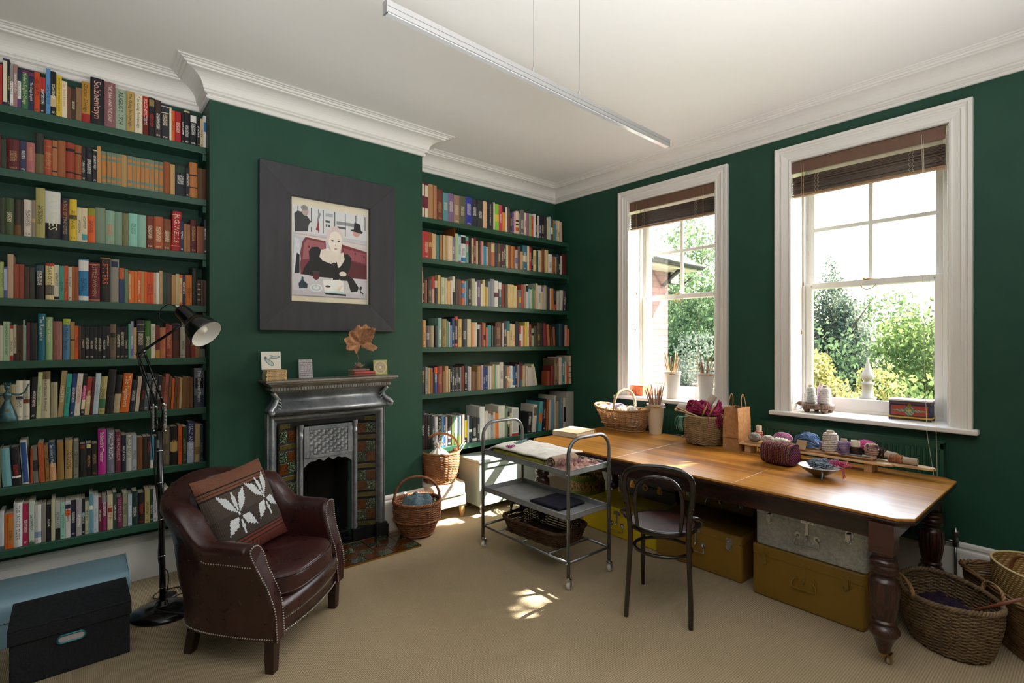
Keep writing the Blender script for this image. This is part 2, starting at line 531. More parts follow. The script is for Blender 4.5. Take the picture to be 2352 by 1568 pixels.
# radiators
RADP = mat('green radiator paint', '#1d4a37', .35, var=.04)
def radiator(y0, y1, label, valve):
    r = thing('radiator', label, 'radiator', (4.31, (y0 + y1) / 2, 0), 0, 'green radiators under the windows')
    w = (y1 - y0) / 2; z0, z1 = .27, .95
    n = int((y1 - y0) / .0333)
    prof = []
    for i in range(n):
        a = -w + .02 + (2 * w - .04) * i / n; d = (2 * w - .04) / n
        prof += [(a, 0), (a + d * .18, -.009), (a + d * .62, -.009), (a + d * .8, 0)]
    prof += [(w - .02, 0), (w - .02, .01), (-w + .02, .01)]
    m = MB().prism([(x - .031, y) for y, x in prof], z0 + .03, z1 - .055)
    m.box(-.034, -.02, -w, w, z0, z0 + .03).box(-.034, -.02, -w, w, z1 - .055, z1 - .012)
    m.box(-.034, -.02, -w, -w + .02, z0, z1 - .012).box(-.034, -.02, w - .02, w, z0, z1 - .012)
    obj('front_panel', m, RADP, r, bevel=.003)
    m = MB().box(.015, .03, -w, w, z0, z1 - .012)
    m.box(-.02, .015, -w, -w + .006, z0, z1 - .012).box(-.02, .015, w - .006, w, z0, z1 - .012)
    obj('rear_panel', m, RADP, r, bevel=.002)
    m = MB().box(-.036, -.028, -w, w, z1 - .014, z1).box(.022, .032, -w, w, z1 - .014, z1)
    for i in range(int(2 * w / .022)):
        yy = -w + .011 + i * .022
        m.box(-.03, .024, yy, yy + .006, z1 - .012, z1 - .006)
    obj('top_grille', m, RADP, r)
    m = MB()
    for yy in (-w + .12, w - .12): m.box(.028, .055, yy - .02, yy + .02, z0 + .1, z1 - .1)
    obj('wall_bracket', m, RADP, r)
    if valve:
        m = MB().tube([(-.003, -w, .31), (-.003, -w - .055, .31)], .010, 10).tube([(-.003, -w - .055, 0.0), (-.003, -w - .055, .34)], .0085, 10)
        m.lathe([(.013, -.03), (.016, -.02), (.016, .02), (.012, .03), (.012, .04), (.018, .045), (.018, .07), (.008, .078), (.006, .09), (0, .092)], 14, M=TR(-.003, -w - .055, .31))
        obj('valve', m, mat('brushed nickel valve', '#8a8a88', .3, 1), r)
radiator(.70, 1.98, 'long dark green radiator under the larger window behind the yarn rack', True)
radiator(2.36, 3.20, 'short dark green radiator under the smaller window behind the white bucket', False)
SHELF_BOOKS="""
@L1 2.945 4.085
-3322 91 229 0 0 r 0
-3223 212 270 0 0 n!c.08-.95 1
-3011 96 267 0 0 k^y 1
-2914 135 244 0 0 e/w.05-.6^k 1
-2780 170 251 0 0 #a07a74^w 1
-2610 150 228 0 0 n/w.25-.7/#5a3a7a.0-.24^k 1|PUNCTUATION
-2460 324 232 0 0 g/P.92-1^c 1|Modern English Usage
-2137 232 225 0 0 n/P.9-1^c 1|The King's English
-1905 243 236 0 0 O^k 1
-1662 254 213 0 0 k/r.6-1^w 1
-1408 212 273 0 0 #5a8cba^n 1
-1196 260 263 0 0 k/T.2-.45^c 1
-936 244 249 0 0 y^k 1|DICTIONARY OF MODERN SLANG
-693 246 223 0 0 c^o 1|Eats, Shoots & Leaves
-446 164 196 0 0 b 1
-282 227 192 0 0 B^c 1
-55 272 204 0 0 #8a6a48 1
218 412 253 0 0 #b8862e/#a8262a.0-.22^k 1|Doctor Zhivago
630 684 294 0 0 k^#e0a088 1|Solzhenitsyn
1314 544 287 0 0 #8a5a5e^c 1|THE OAK AND THE CALF
1858 546 262 0 0 #9aac94^k 1|AUGUST 1914
2403 434 263 0 0 #b8985a^k 1|The Gulag Archipelago
2838 420 258 0 0 c^k 1|The Gulag Archipelago
3258 312 255 0 0 #6a1a14/#b8321e.5-1^w 1|SOLZHENITSYN
3570 349 256 0 0 k!#8a7a4a.78-.95^r 1
3919 337 251 0 0 #3e2e2e^w 1
4255 456 236 0 0 #2a2c34/c.93-.95/c.75-.77^c 1
4711 127 224 0 0 c 0
4855 162 207 0 0 o^k 0
5017 375 208 0 0 #a8262e^c 1
5410 148 206 0 0 k^w 0
5558 316 228 0 0 k/T.95-1^w 1
5874 436 212 0 0 k!w.75-.97^w 1
6310 184 202 0 0 k^w 0
6493 185 199 0 0 T^k 0
6678 236 225 0 0 w!u.5-.8 1
@L2 2.585 4.085
-3322 33 192 0 0 #6a2424 0
-3281 216 167 0 0 #2a3624 1
-3053 549 177 0 0 #5a1a1e^t 1
-2503 258 176 0 0 #2a3452^c 1
-2245 362 177 0 0 #b06a6a^t 1
-1883 417 240 0 0 #2e2a26/#6a5a3a.0-.5 1
-1466 352 213 0 0 #a84a2e/t.2-.21/t.4-.41/t.6-.61/t.8-.81^t 1
-1114 228 215 0 0 #a8683a/k.12-.16/k.78-.82 1
-886 370 221 0 0 #9a5a34 1
-516 423 218 0 0 #983c28/k.16-.2/k.76-.84 1
-93 320 213 0 0 #9a542e/k.14-.18/k.74-.78 1
227 174 204 0 0 k^w 1
401 341 212 0 0 #1c1e28^w 1
742 207 204 0 0 k^w/c.97-1 1
950 199 230 0 0 #c08a4e 1
1149 291 206 0 0 #74856c!#c07c3a.08-.16!#c07c3a.25-.72!#c07c3a.8-.88 1
1440 203 205 0 0 #6c7d64!#b8763a.08-.16!#b8763a.25-.72!#b8763a.8-.88 1
1643 266 206 0 0 #70826a!#c07c3a.08-.16!#c07c3a.25-.72!#c07c3a.8-.88 1
1909 233 207 0 0 #74856c!#b8763a.08-.16!#b8763a.25-.72!#b8763a.8-.88 1
2142 314 207 0 0 #b08e5a 1
2456 265 207 0 0 #6f8070!#c07c3a.08-.16!#c07c3a.25-.72!#c07c3a.8-.88 1
2721 214 207 0 0 #74856c!#b8763a.08-.16!#b8763a.25-.72!#b8763a.8-.88 1
2934 226 206 0 0 #788a70!#c07c3a.08-.16!#c07c3a.25-.72!#c07c3a.8-.88 1
3161 207 206 0 0 #6c7d64!#b8763a.08-.16!#b8763a.25-.72!#b8763a.8-.88 1
3367 247 207 0 0 #74856c!#c07c3a.08-.16!#c07c3a.25-.72!#c07c3a.8-.88 1
3614 277 207 0 0 #788a70!#b8763a.08-.16!#b8763a.25-.72!#b8763a.8-.88 1
3891 224 207 0 0 #6c7d64!#c07c3a.08-.16!#c07c3a.25-.72!#c07c3a.8-.88 1
4114 282 207 0 0 #6a7a64!#b8763a.08-.16!#b8763a.25-.72!#b8763a.8-.88 1
4397 343 213 0 0 #985028 1
4740 289 204 0 0 #c09860 1
5029 618 211 0 0 #1e2028/#1e3a26.75-.95^w 1
5647 227 203 0 0 k^w 1
5874 466 244 0 0 #b8763a/k.28-.31/k.62-.66 1
6340 543 214 0 0 #5a3820 1
@L3 2.210 4.085
-3322 187 208 0 0 #343826 1
-3136 397 212 0 0 #465432^c 1
-2739 288 208 0 0 #363022/#6a4a22.0-.3 1
-2451 85 209 0 0 #32261e 0
-2354 352 215 0 0 #dccfc0^k 1
-2002 158 217 0 0 #8a7a6a/#c09a68.4-.5 1
-1844 412 294 0 0 #a8a060^k 1
-1432 684 284 0 0 #d8d8d4/k.0-.33^#d8d0a0 1|SAVAGES
-747 398 254 0 0 #1e1e2e/#5a2022.52-.87^t 1|A TALE OF TWO CITIES
-349 349 253 0 0 y/#5a5020.52-.62^k 1
0 229 209 0 0 #d0c49e^k 1
229 261 210 0 0 #d8c8a4/#3a98a8.07-.23^k 1
490 375 214 0 0 o/#8a8a1e.78-1^k 1
865 494 224 0 0 #7c8c74 1
1360 458 214 0 0 #8aaa92^o 1
1818 382 213 0 0 #7e9a84 1
2200 331 210 0 0 #74744e 1
2530 471 215 0 0 #8ecab8^g 1
3001 450 212 0 0 #8cb8a6 1
3451 413 212 0 0 #743420^c 1
3863 506 216 0 0 #aa5630^c 1
4369 438 208 0 0 #824828^c 1
4807 525 268 2 0 #b01c22/c.9-.91/c.12-.13^c 1|H.G.WELLS
5332 202 207 0 0 n^w 1
5534 171 192 0 0 #a86e3a 0
5716 194 190 0 0 #a0643a 0
5911 393 226 0 0 #561c1c^t 1
6303 193 185 0 0 #905430 0
6496 222 186 0 0 #804426 0
6719 202 238 0 0 #262a30^w 1
@L4 1.848 4.085
-3322 149 205 0 0 #a8b870^g 1
-3173 150 179 0 0 #4a5a8a/#a8b4cc.25-.93 1
-3023 250 252 0 0 #b89a80 1
-2758 211 198 0 0 #94442a 1
-2547 220 199 0 0 #92402a 1
-2327 219 186 0 0 B 1
-2108 229 184 0 0 #343628!#6a6a48.1-.9 1
-1872 392 206 0 0 k/#2c4450.77-.97^w 1
-1424 387 216 0 0 #dccc94/r.93-1/#6a6050.12-.4^k 1|FEAR OF DOLLS
-1037 227 210 0 0 #d4ccb4/k.02-.1^k 1
-810 229 206 0 0 #3e8e80^k 1
-581 177 209 0 0 #d8501e^k 1
-404 174 204 0 0 #c0bca4^k 1
-230 128 208 0 0 #a85620 0
-103 180 206 0 0 #925020 1
78 478 258 0 0 #2a7cae/w.72-.97/w.02-.12^k 1
556 533 241 0 0 #661824/t.94-.96/t.03-.05^t 1|LITTLE WOMEN
1089 522 278 0 0 #1e181a/#8a6a3a.97-1^o 1|LETTERS
1610 430 272 0 0 #928c80!n.82-.95 1
2040 267 220 0 0 #2e3e6e/#c05c2c.68-1 1
2308 189 216 0 0 #5e7e5c 1
2507 133 208 0 0 #ccac7c/o.0-.1/o.9-1^o 0
2640 168 206 0 0 #da7426 1
2808 193 206 0 0 #da6e20 1
3001 170 210 0 0 #e06028^w 1
3171 171 208 0 0 #ca8a4c 1
3342 158 208 0 0 #de5a1c 0
3500 164 206 0 0 #da5220^k 0
3664 175 207 0 0 #da4e1e^k 0
3838 151 207 0 0 #c4a686 0
3989 162 208 0 0 w^r 0|SCOOP
4151 203 221 0 0 #b8946a 1
4354 236 213 0 0 G 1
4590 243 211 0 0 #423a34 1
4833 246 199 0 0 #b88a56 1
5079 200 209 0 0 #ccb484 1
5279 170 204 0 0 #dcbc8c/o.0-.08/o.9-1^o 0
5449 176 204 0 0 n^w 0
5625 394 206 0 0 #ce7024^k 1
6019 295 255 0 0 #22241c 1
6314 221 179 0 0 #2e1e14!t.8-.85!t.6-.65!t.4-.45!t.2-.25 0
6535 211 180 0 0 #42281a 0
6747 224 177 0 0 #54341e 0
@L5 1.490 4.085
-3322 123 200 0 0 #ccc8b6 1
-3199 271 224 0 0 #a0bc9a^k 1|CHANGING A GOOD HEART
-2929 152 204 0 0 #ccbc9c/r.0-.15/r.9-1^k 1
-2777 126 207 0 0 #b4ac94/k.0-.2^k 1|THE INSPECTORS
-2651 131 205 0 0 #50301f 1
-2520 147 206 0 0 #442e1e 1
-2374 66 236 0 0 #a0b0a0 0
-2304 70 204 0 0 #96ae9e 0
-2226 145 221 0 0 #50202c 1
-2081 209 219 0 0 k 1
-1872 111 220 0 0 #322a26 0
-1745 329 275 0 0 #1e6a7e^w 1|The Romance
-1416 309 255 0 0 #90ae7e^c 1|Novels of South
-1106 434 231 0 0 #92605a 1
-643 337 247 0 0 #4e7ea0/#acbc4c.86-1^k 1|The Middle Passage
-307 204 230 0 0 #a07c4c/B.5-.54 1
-103 180 206 0 0 #d0561c^k 1
78 121 204 0 0 #50301e 0
198 182 199 0 0 k^c 1
381 219 199 0 0 k^c 1
600 199 200 0 0 k^c 1
799 178 201 0 0 k^c 1
977 224 202 0 0 k^c 1
1201 195 203 0 0 k^w 1
1396 182 204 0 0 k^c 1
1578 309 219 0 0 #6e5e4c!k.62-.75^k 1
1887 233 203 0 0 k^c 1
2120 211 204 0 0 k^c 1
2331 180 204 0 0 k^c 1
2511 114 223 0 0 #4ea086 0
2626 158 241 0 0 #8e8ca4/v.08-.35^w 1
2784 159 200 0 0 #bc9c6c 0
2952 410 249 0 0 #302e32/c.87-.88/c.7-.71^c 1
3382 307 245 0 0 #40702f/#245020.4-.52^c 1
3698 250 225 0 0 #dcd4bc^g 1|SIMON GRAY
3949 232 217 0 0 #702420/#b88a30.0-.25 1
4181 316 203 0 0 #b4744e^r 1
4497 362 229 0 0 #903a34^t 1
4859 441 234 0 0 #40201a/#4e281a.0-.5 1
5332 309 214 0 0 #aca494^k 1
5641 324 215 0 0 #502618!t.7-.8 1
5976 218 203 0 0 #a48844/#8a2418.0-.4 1
6194 275 192 0 0 #906640 1
6469 334 193 0 0 #606656/k.3-.5 1
@L6 1.147 4.085
-3322 281 203 0 0 #b0a480 1
-3042 189 201 0 0 #a89c78 1
-2853 171 205 0 0 #aca07c 1
-2682 308 227 0 0 #d4d0c0/#3a3a4a.52-.6^k 1
-2374 281 226 0 0 #d0cabb/#7a3a34.42-.52^k 1
-2081 257 243 2 0 #1e1a22^w 1
-1824 199 272 2 0 #bcc494^g 1|DAN JACOBSON
-1625 412 276 0 0 #bcb49a/#6a5a40.83-1^k 1|THE ELECTRONIC ELEPHANT
-1200 320 210 0 0 #a09878!g.1-.5 1
-884 258 275 4 0 #a89264^c 1|JACOBSON
-622 235 257 4 0 #349a8e^k 1|Dan Jacobson
-358 212 255 4 0 #1e3e6c^c 1
-137 266 257 4 0 #d4ccbc^r 1
155 182 252 4 0 k/m.38-.72/c.15-.38^c 1
346 236 233 4 0 #c4ae80/#a03a34.5-1^c 1
600 123 229 4 0 #50201c 0
732 258 255 4 0 #b4c4d0^e 1
999 324 234 4 0 #aca06c/g.15-.4^k 1
1337 393 276 4 0 #262222 1
1748 315 240 4 0 #b8a888/k.5-1 1
2073 462 248 5 0 #d4661e^c 1|The Beginners
2545 287 203 5 0 #1c2838^c 1
2846 203 225 5 0 #ccbca4^r 1|EVIDENCE OF LOVE
3074 215 223 5 0 k^r 1
3293 256 242 5 0 #4e5862^w 1
3564 359 240 5 0 k^w 1
3939 202 226 5 0 #1e1e20^w 1
4151 193 215 5 0 #60301a 1
4354 246 234 4 0 #a0564e^k 1
4611 155 220 3 0 #604426 0
4787 135 205 3 0 #cc5a20 0
4932 157 212 3 0 #604026 0
5105 126 206 3 0 #904020 0
5247 138 207 2 0 #c4ae78 0
5396 246 214 2 0 #82582e 1
5652 226 209 1 0 #744e2a 1
5894 163 206 0 0 #704828 0
6139 619 269 0 0 #6e747c/#3a4048.0-.3!#1c1c20.48-.75^w 1|The Shorter Pepys
@L7 0.770 4.085
-3322 48 227 0 0 #6e6e54 0
-3222 399 220 -3 0 #6ea4ac 1
-2815 381 222 -3 0 #1a1a20/w.2-.25^r 1
-2401 303 258 -3 0 #b8bcb0!#2a4c8c.04-.95 1
-2072 111 204 0 0 #a44420 0
-1936 223 205 -2 0 #706e66/#22262e.35-.65 1
-1679 252 233 -2 0 #a65630^r 1
-1405 167 213 -2 0 #8e6838^k 1
-1221 301 229 -2 0 #1e3e60/#d09c74.0-.45^c 1|Sammler's Planet
-889 306 228 -1 0 #906e38 1
-551 365 233 0 0 #ae9060^k 1|HERZOG
-163 250 225 0 0 #7c7c70^k 1
114 290 202 0 0 #1a1816!#7a3018.86-.97 1
428 256 203 0 0 k!#d8d090.85-.97^t 1
703 259 198 0 0 #262018^t 1
991 399 281 0 0 #ac2284^w 1|Sabbath's Theater
1430 386 271 0 0 #70707e^w 1|PHILIP ROTH
1851 302 257 0 0 #702e40^#d0a0a0 1|THE PROFESSOR
2168 214 233 0 0 #1c2030^w 1|PHILIP ROTH
2392 298 231 0 0 #bcbab2^k 1|PHILIP ROTH
2700 249 226 0 0 #a0b0b8^k 1
2960 315 208 0 0 #704628 1
3276 228 209 0 0 #302622 1
3504 161 209 0 0 #32201a^r 0
3665 205 204 0 0 #4a8cae/w.0-.25 1
3880 437 205 0 0 #2e3034 1
4317 411 263 0 0 #504434!#6a5e48.05-.4!#6a5e48.55-.9 1
4762 418 259 0 0 #1c1814/#a8925a.35-.6^t 1
5214 217 261 0 0 #d45a20^k 1
5460 243 252 0 0 #324432^t 1
5714 398 281 1 0 #2e3e60/#a8b4c8.0-.5^w 1|HALF AN ARCH
6141 326 258 1 0 #b8986a/#906e46.2-.4 1
6497 180 253 0 0 #203a48^t 1
@L8 0.415 4.085
-3322 169 219 0 0 #c4c8cc/#4a5a6a.0-.1 1
-3141 134 197 0 0 #cc6220 1
-3007 233 200 0 0 #bc7830/o.0-.1/o.9-1^k 1
-2774 373 254 0 0 #e0e0e0^k 1|THE WHITE TIGER
-2401 265 244 0 0 #ae2052^w 1
-2136 242 251 0 0 #bcc8bc/g.0-.06^k 1
-1893 301 226 0 0 #c8c8c4/#8090a8.15-.3 1
-1579 183 221 0 0 #8e847e 1
-1375 211 219 0 0 #181818^w 1|DADA
-1164 177 244 0 0 #bcbc98 1
-978 223 221 0 0 #b0b0b0/k.0-.3^k 1|PETER COOK
-754 226 219 0 0 #90c0ae^g 1
-529 232 223 0 0 #ccc8c4/o.6-.75/n.78-.9^k 1|DIANA EVANS
-297 258 222 0 0 #20223a^w 1
-39 261 223 0 0 #9e9898^w 1
222 160 221 0 0 #18202a/#4a90b0.5-.6^w 1
381 189 200 0 0 #b4b494^k 1
570 205 244 0 0 #5e909e!c.6-.7 1
775 240 230 0 0 #bcc4cc^e 1
1016 160 215 0 0 #602030^w 1
1176 279 219 0 0 #802a56/#8a8a8a.8-1^w 1
1454 272 223 0 0 #ccbc9e!#8a3020.5-.62^r 1|LIFE OF PI
1727 190 231 0 0 #204034^w 1
1916 303 197 0 0 #702a4a^#c090a0 1|IAN MCEWAN
2219 265 214 0 0 #8e8e76^k 1
2484 216 205 0 0 #a4b4c0^w 1
2700 302 219 0 0 #183430^w 1
3002 369 201 0 0 #1e1a18^r 1
3371 267 216 0 0 #ac9860^k 1
3638 188 217 0 0 #204030^w 1
3826 190 211 0 0 #c4bcc4^k 1
4016 384 199 0 0 #ccc8c4 1
4400 250 213 0 0 #c8c4c0 1
4678 224 174 0 0 k 1
4930 352 216 0 0 #8e6e4a 1
5299 218 183 0 0 #ac9c84 1
5529 337 218 0 0 #5e6064 1
@R1 2.745 4.110
24132 351 326 0 0 #722c3e!c.62-.95!c.02-.28 1
24482 416 318 0 0 #722c3e!c.62-.95!c.02-.28 1
24898 531 323 0 0 #b88a60 1
25429 363 319 0 0 #b88060 1
25824 641 294 0 0 #703a28^t 1
26489 603 272 0 0 #5e98a0!#5e7a9a.0-.01^c 1
27092 646 278 0 0 #80668a^c 1
27738 658 273 0 0 #a0806a^c 1
28396 704 276 0 0 #60604a^c 1
29100 788 282 0 0 #2e3c9c/#b83458.0-.03^c 1
29887 669 270 0 0 #30343c^w 1
30556 680 272 0 0 #38383c^w 1
31236 553 274 0 0 #e4bc94 1
31835 731 277 0 0 #282a34^c 1|THE DEADLY EMBRACE
32566 190 286 0 0 #d8d0b0 0
32756 574 276 0 0 #8ac840/#e0cc40.35-.6 1
33330 455 274 0 0 #cc485a^w 0
33785 421 272 0 0 #e49028/k.75-1^k 0|AFTERBITES
34206 217 265 0 0 #e4e0d8 0
34424 418 266 0 0 #5e4e48^r 0
34841 281 222 0 0 #3e4844^c 0
35122 252 230 0 0 #6e4e8e/w.1-.3^w 0
35375 254 231 0 0 #e4aca4 0
35628 430 247 0 0 #dcccac/o.15-.3/k.4-.45/k.55-.62 0
36058 186 232 0 0 #8e8478 0
36244 625 272 0 0 #706a66^w 1
36869 348 250 0 0 #e0d0aa^k 0
37217 318 251 0 0 #9e5e8e 0
37535 364 252 0 0 #8eae70 0
37899 302 230 0 0 #d45438^k 0
38201 380 258 0 0 #e4e0da 0
38581 219 259 0 0 k/#1e6a9a.0-.2^w 0
38800 242 248 0 0 #dcccaa^k 0
39042 366 245 0 0 #24284c^w 0
39408 447 246 0 0 #201c1a^c 0
39855 395 267 0 0 #2c2e38 0
40250 307 252 0 0 #d4bc8e 0
40558 355 265 0 0 #a4c4c4 0
40913 324 246 0 0 #5e4e48/c.3-.6 0
41237 221 238 0 0 #7e7e38 0
41457 269 194 0 0 #2e90c4 0
41726 259 240 0 0 #ccbc96^k 0
41985 355 241 0 0 #d4c49e^k 0
42340 454 233 -2 0 #ccac96 0
@R2 2.370 4.110
24132 274 250 0 0 #bc3c40 0
24406 523 248 0 0 #b8383c^c 1
24929 343 249 0 0 #985420/#cca45e.45-.62 0
25272 110 243 0 0 #ccac7e 0
25381 379 240 0 0 #d4b486 0
25760 335 235 0 0 #3e8080 0
26095 128 239 0 0 #a46e44 0
26223 129 239 0 0 #b48e60 0
26352 145 240 0 0 #7e5030 0
26497 211 240 0 0 #ccb88e 0
26708 245 241 0 0 #bc9c66 0
26953 131 242 0 0 #d4bc96 0
27084 488 243 0 0 #e8cca6 1
27572 209 237 0 0 #6e7cb4^w 0
27780 101 328 0 0 #8e4e20 0
27881 363 277 0 0 #accc9c 0
28243 340 271 0 0 #b8ccd4/#3a90c0.93-1/m.0-.06^k 0
28584 542 269 0 0 #e0e0e0/k.7-.95/u.05-.2^k 1
29126 348 263 0 0 #5ea494/#a43444.65-.85^w 0
29474 351 264 0 0 k^r 0|ANTHONY BEEVOR
29826 283 258 0 0 #d4bc9c^k 0
30109 268 267 0 0 #701e34^w 0
30377 287 239 0 0 #ccb87c 0
30664 235 239 0 0 #3e2e30 0
30899 218 240 0 0 #cc7c8e 0
31118 183 241 0 0 #d4b88c 0
31328 350 201 0 0 #2e9cc8 0
31678 176 191 0 0 #e4ccc4 0
31854 467 243 0 0 #7e5c48 0
32321 435 245 0 0 #c47454/#dccca4.6-.95 0
32756 449 246 0 0 #3e4854 0
33205 386 247 0 0 #6e5c44^c 0
33591 390 248 0 0 #5e243c^c 0
33981 295 246 0 0 #2e4e38^c 0
34275 267 243 0 0 #dcd0b0^k 0
34542 329 244 0 0 #ac5e34 0
34871 130 240 0 0 #8e7e6e 0
35002 272 241 0 0 #d87828 0
35273 253 238 0 0 #9e5e30 0
35527 388 208 0 0 #bcb4b4/#6e7cb4.3-.6 0
35915 381 248 0 0 #724e3c 0
36296 364 198 0 0 #c49e6e 0
36660 631 270 0 0 #326e84/#ccc4a4.35-.6^w 1
37291 298 271 0 0 #dccc9c 0
37588 321 260 0 0 #b42834^w 0
37910 291 253 0 0 k^c 0
38201 468 239 0 0 #e0cc8c^k 0
38669 263 232 0 0 #324854 0
38932 254 240 0 0 #dcd8cc^k 0
39186 278 241 0 0 #d4b074 0
39463 448 258 0 0 #7e442c 0
39911 589 260 0 0 #d0bc8c 0
40501 620 217 0 0 w^k 0
41121 465 197 0 0 #9e5e38 0
41609 199 198 0 0 #c49e6e 0
41808 295 232 0 0 #28444e 0
42103 332 224 0 0 #1e241f^c 0
42435 239 217 0 0 #d4c4bc 0
42674 542 239 0 0 #5e2020 0
43216 146 235 0 0 #5e2020 0
@R3 1.955 4.110
24101 167 326 0 0 #dcaca4/r.9-1 0
24268 191 267 0 0 #262422^c 0
24459 292 214 0 0 #8e4e3c 0
24844 389 222 0 0 #4e4438^t 0
25233 298 250 0 0 #d4a494/#b83a34.55-1 0
25531 332 217 0 0 #303448/#ccac8c.7-1 0
25863 239 272 0 0 #d4b474 0
26103 160 270 0 0 #8e7c48 0
26263 404 254 0 0 #ccd0b4^g 0
26667 269 251 0 0 #ccc0a0 0
26936 362 225 0 0 #e4b474 0
27298 274 233 0 0 #dcccc0 0
27572 292 272 0 0 #e0d8c8/k.0-.45^k 0
27864 236 252 0 0 #4e4844 0
28100 510 250 0 0 #724838 1
28609 326 240 0 0 #dc6e34/u.3-.5/u.7-.9 0
28936 190 238 0 0 #8eb4cc 0
29126 278 245 0 0 #4e6878 0
29404 395 243 0 0 #2e2828^c 0
29799 461 269 0 0 #bcb89c 0
30269 242 245 0 0 #e0dcd0 0
30511 424 261 0 0 #6e5888^w 0
30936 273 226 0 0 #dcd4bc 0
31209 303 270 0 0 #e0cc94^k 0|NEVILLE
31512 185 202 0 0 #cc9e54 0
31696 195 198 0 0 #d4bc74 0
31891 299 258 0 0 #8e9ca4 0
32190 538 285 0 0 #8e8e98!#6a6a78.1-.9 1
32727 545 272 0 0 #e4e0d8/#5e2434.38-.55 1
33272 416 270 0 0 #305e64/w.7-.95^w 0
33688 391 245 0 0 #8e3830 0
34079 434 246 0 0 #624e3c 0
34542 721 248 0 0 #dcc084 1
35263 101 245 0 0 #e0cc74 0
35364 448 235 0 0 #dcc8a0 0
35812 277 201 0 0 #7e4e34 0
36089 341 202 0 0 #4e8e98/y.3-.6 0
36431 375 261 0 0 #b4503e 0
36806 252 250 0 0 #9e8e78 0
37058 360 267 0 0 #dcd4c8/k.7-.95 0
37418 320 221 0 0 #8ec4e4/w.1-.6 0
37738 193 217 0 0 #dccc94 0
37931 378 238 0 0 #5e9e7c 0
38309 272 211 0 0 #bc9464 0
38581 307 287 0 0 #d4d0b8 0
38888 486 269 0 0 #e0dcd4^k 0
39374 279 201 0 0 #e0d09c 0
39653 213 250 0 0 #bcb4c4 0
39866 384 276 0 0 #bcac8c 0
40250 456 261 0 0 #303440 0
40706 172 245 0 0 #e4c0b4 0
40879 463 246 0 0 #bc7c3c 0
41341 526 227 0 0 #3e3844/#ac5440.0-.5!k.3-.5 0
41867 473 216 0 0 #bcb8a8 0
42340 502 233 3 0 #ccc8b8 0
42938 363 226 3 0 #4e3854^c 0
@R4 1.546 4.110
24116 152 259 0 0 #8e2e2c 0
24284 306 250 0 0 #cc9e54^k 0
24589 464 201 0 0 #5e5458^w 0
25084 407 202 0 0 #ac9c7c 0
25586 317 204 0 0 #2e2e38 0
25903 440 276 0 0 #8eb8ac^w 1
26384 487 268 0 0 #a48c5e!#5a4a3a.1-.6^k 1
26887 205 252 0 0 #6e9e7c 0
27092 173 242 0 0 #bcbcbc 0
27265 224 208 0 0 #5e8cbc 0
27489 317 279 0 0 #264068^w 0
27805 413 297 0 0 #32202a/r.88-1/r.0-.12^w 1
28218 426 274 0 0 #dcb86c^k 0
28712 535 273 0 0 #383a46^w 1
29274 473 275 0 0 #dcd0ac 1
29773 425 244 0 0 #e4ac74 0
30198 322 245 0 0 #dcd4cc 0
30520 289 235 0 0 #262422/w.75-.95 0
30809 254 225 0 0 #7e6e78 0
31063 238 248 0 0 #9e3e38 0
31300 285 241 0 0 #b48c5c/k.3-.5 0
31585 250 198 0 0 #cc5e54 0
31835 505 221 0 0 #329498 0
32359 189 215 0 0 #5e4e3e 0
32547 323 208 0 0 k 0
32870 769 254 0 0 #5e3828^t 1
33737 215 249 0 0 #ccb4b4 0
33951 443 265 0 0 #3e3c44^w 0
34394 407 270 0 0 #ccbc8c/#2e7e84.62-1 0
34801 321 244 0 0 #d4c494^k 0
35122 425 238 0 0 #dcbc94^r 0
35547 563 270 0 0 #222630 0
36141 248 225 0 0 #cc3e38/w.3-.6^k 0
36389 291 222 0 0 #dcd8d4/#8090a0.1-.4 0
36681 241 226 0 0 #dc7830 0
36921 316 266 0 0 #dcd054 0
37238 308 267 0 0 #e4d8a4^k 0
37546 385 241 0 0 #8e3834^t 0
37931 378 198 0 0 #9ebc8e/k.6-.75 0
38309 491 223 0 0 #4e4840 0
38800 441 264 0 0 #4e3e2c^y 0
39263 446 262 0 0 #302e32 0
39821 542 259 -4 0 #7e2c3c 0
40432 389 245 -4 0 #b46e40 0
40913 324 230 -3 0 #4e3424 0
41283 396 222 -3 0 #8e4e30 0
41810 519 256 0 -40 #264852 0
42342 358 257 0 -40 k/c.1-.2 0
42735 458 242 0 -40 #bc8c7c 0
43217 340 197 0 -40 #c46c40 0
@R5 1.113 4.110
24132 381 253 0 0 #2e3038!#9a7a5a.7-.85^t 0
24536 246 251 0 0 #9e9c98^k 0
24805 295 242 0 0 #c49e6e 0
25116 219 239 0 0 #9e6448 0
25334 189 196 0 0 #2e2626 0
25523 340 244 0 0 #284c8c/o.75-1^w 0
25863 529 253 0 0 #8e443c^t 1
26400 308 206 0 0 #8e6e48 0
26708 392 252 0 0 #c49e74 0
27117 165 222 0 0 #ccbc9c 0
27281 215 233 0 0 k^w 0
27497 283 233 0 0 #4e4e54^w 0
27780 235 234 0 0 #303038^w 0
28015 186 235 0 0 #5e5a58^w 0
28201 212 235 0 0 #2e2e32^w 0
28413 171 236 0 0 #7e848c 0
28584 343 247 0 0 #7e3e28 0
28927 407 263 0 0 #201e26^w 0
29335 245 242 0 0 #aca8b4 0
29579 193 236 0 0 #e0d8cc 0
29773 203 194 0 0 #6e5444 0
29976 222 187 0 0 #8e5e40 0
30198 340 184 0 0 #5e4834 0
30538 452 239 0 0 #ac8854 0
30990 292 248 0 0 #c4a4b4 0
31282 239 227 0 0 #224474^w 0
31521 361 227 0 0 #28447e^w 0
31882 186 236 0 0 #ccc8c0 0
32068 215 236 0 0 #dcd4cc 0
32284 207 237 0 0 #b4aca4 0
32491 284 252 0 0 #ccac7c 0
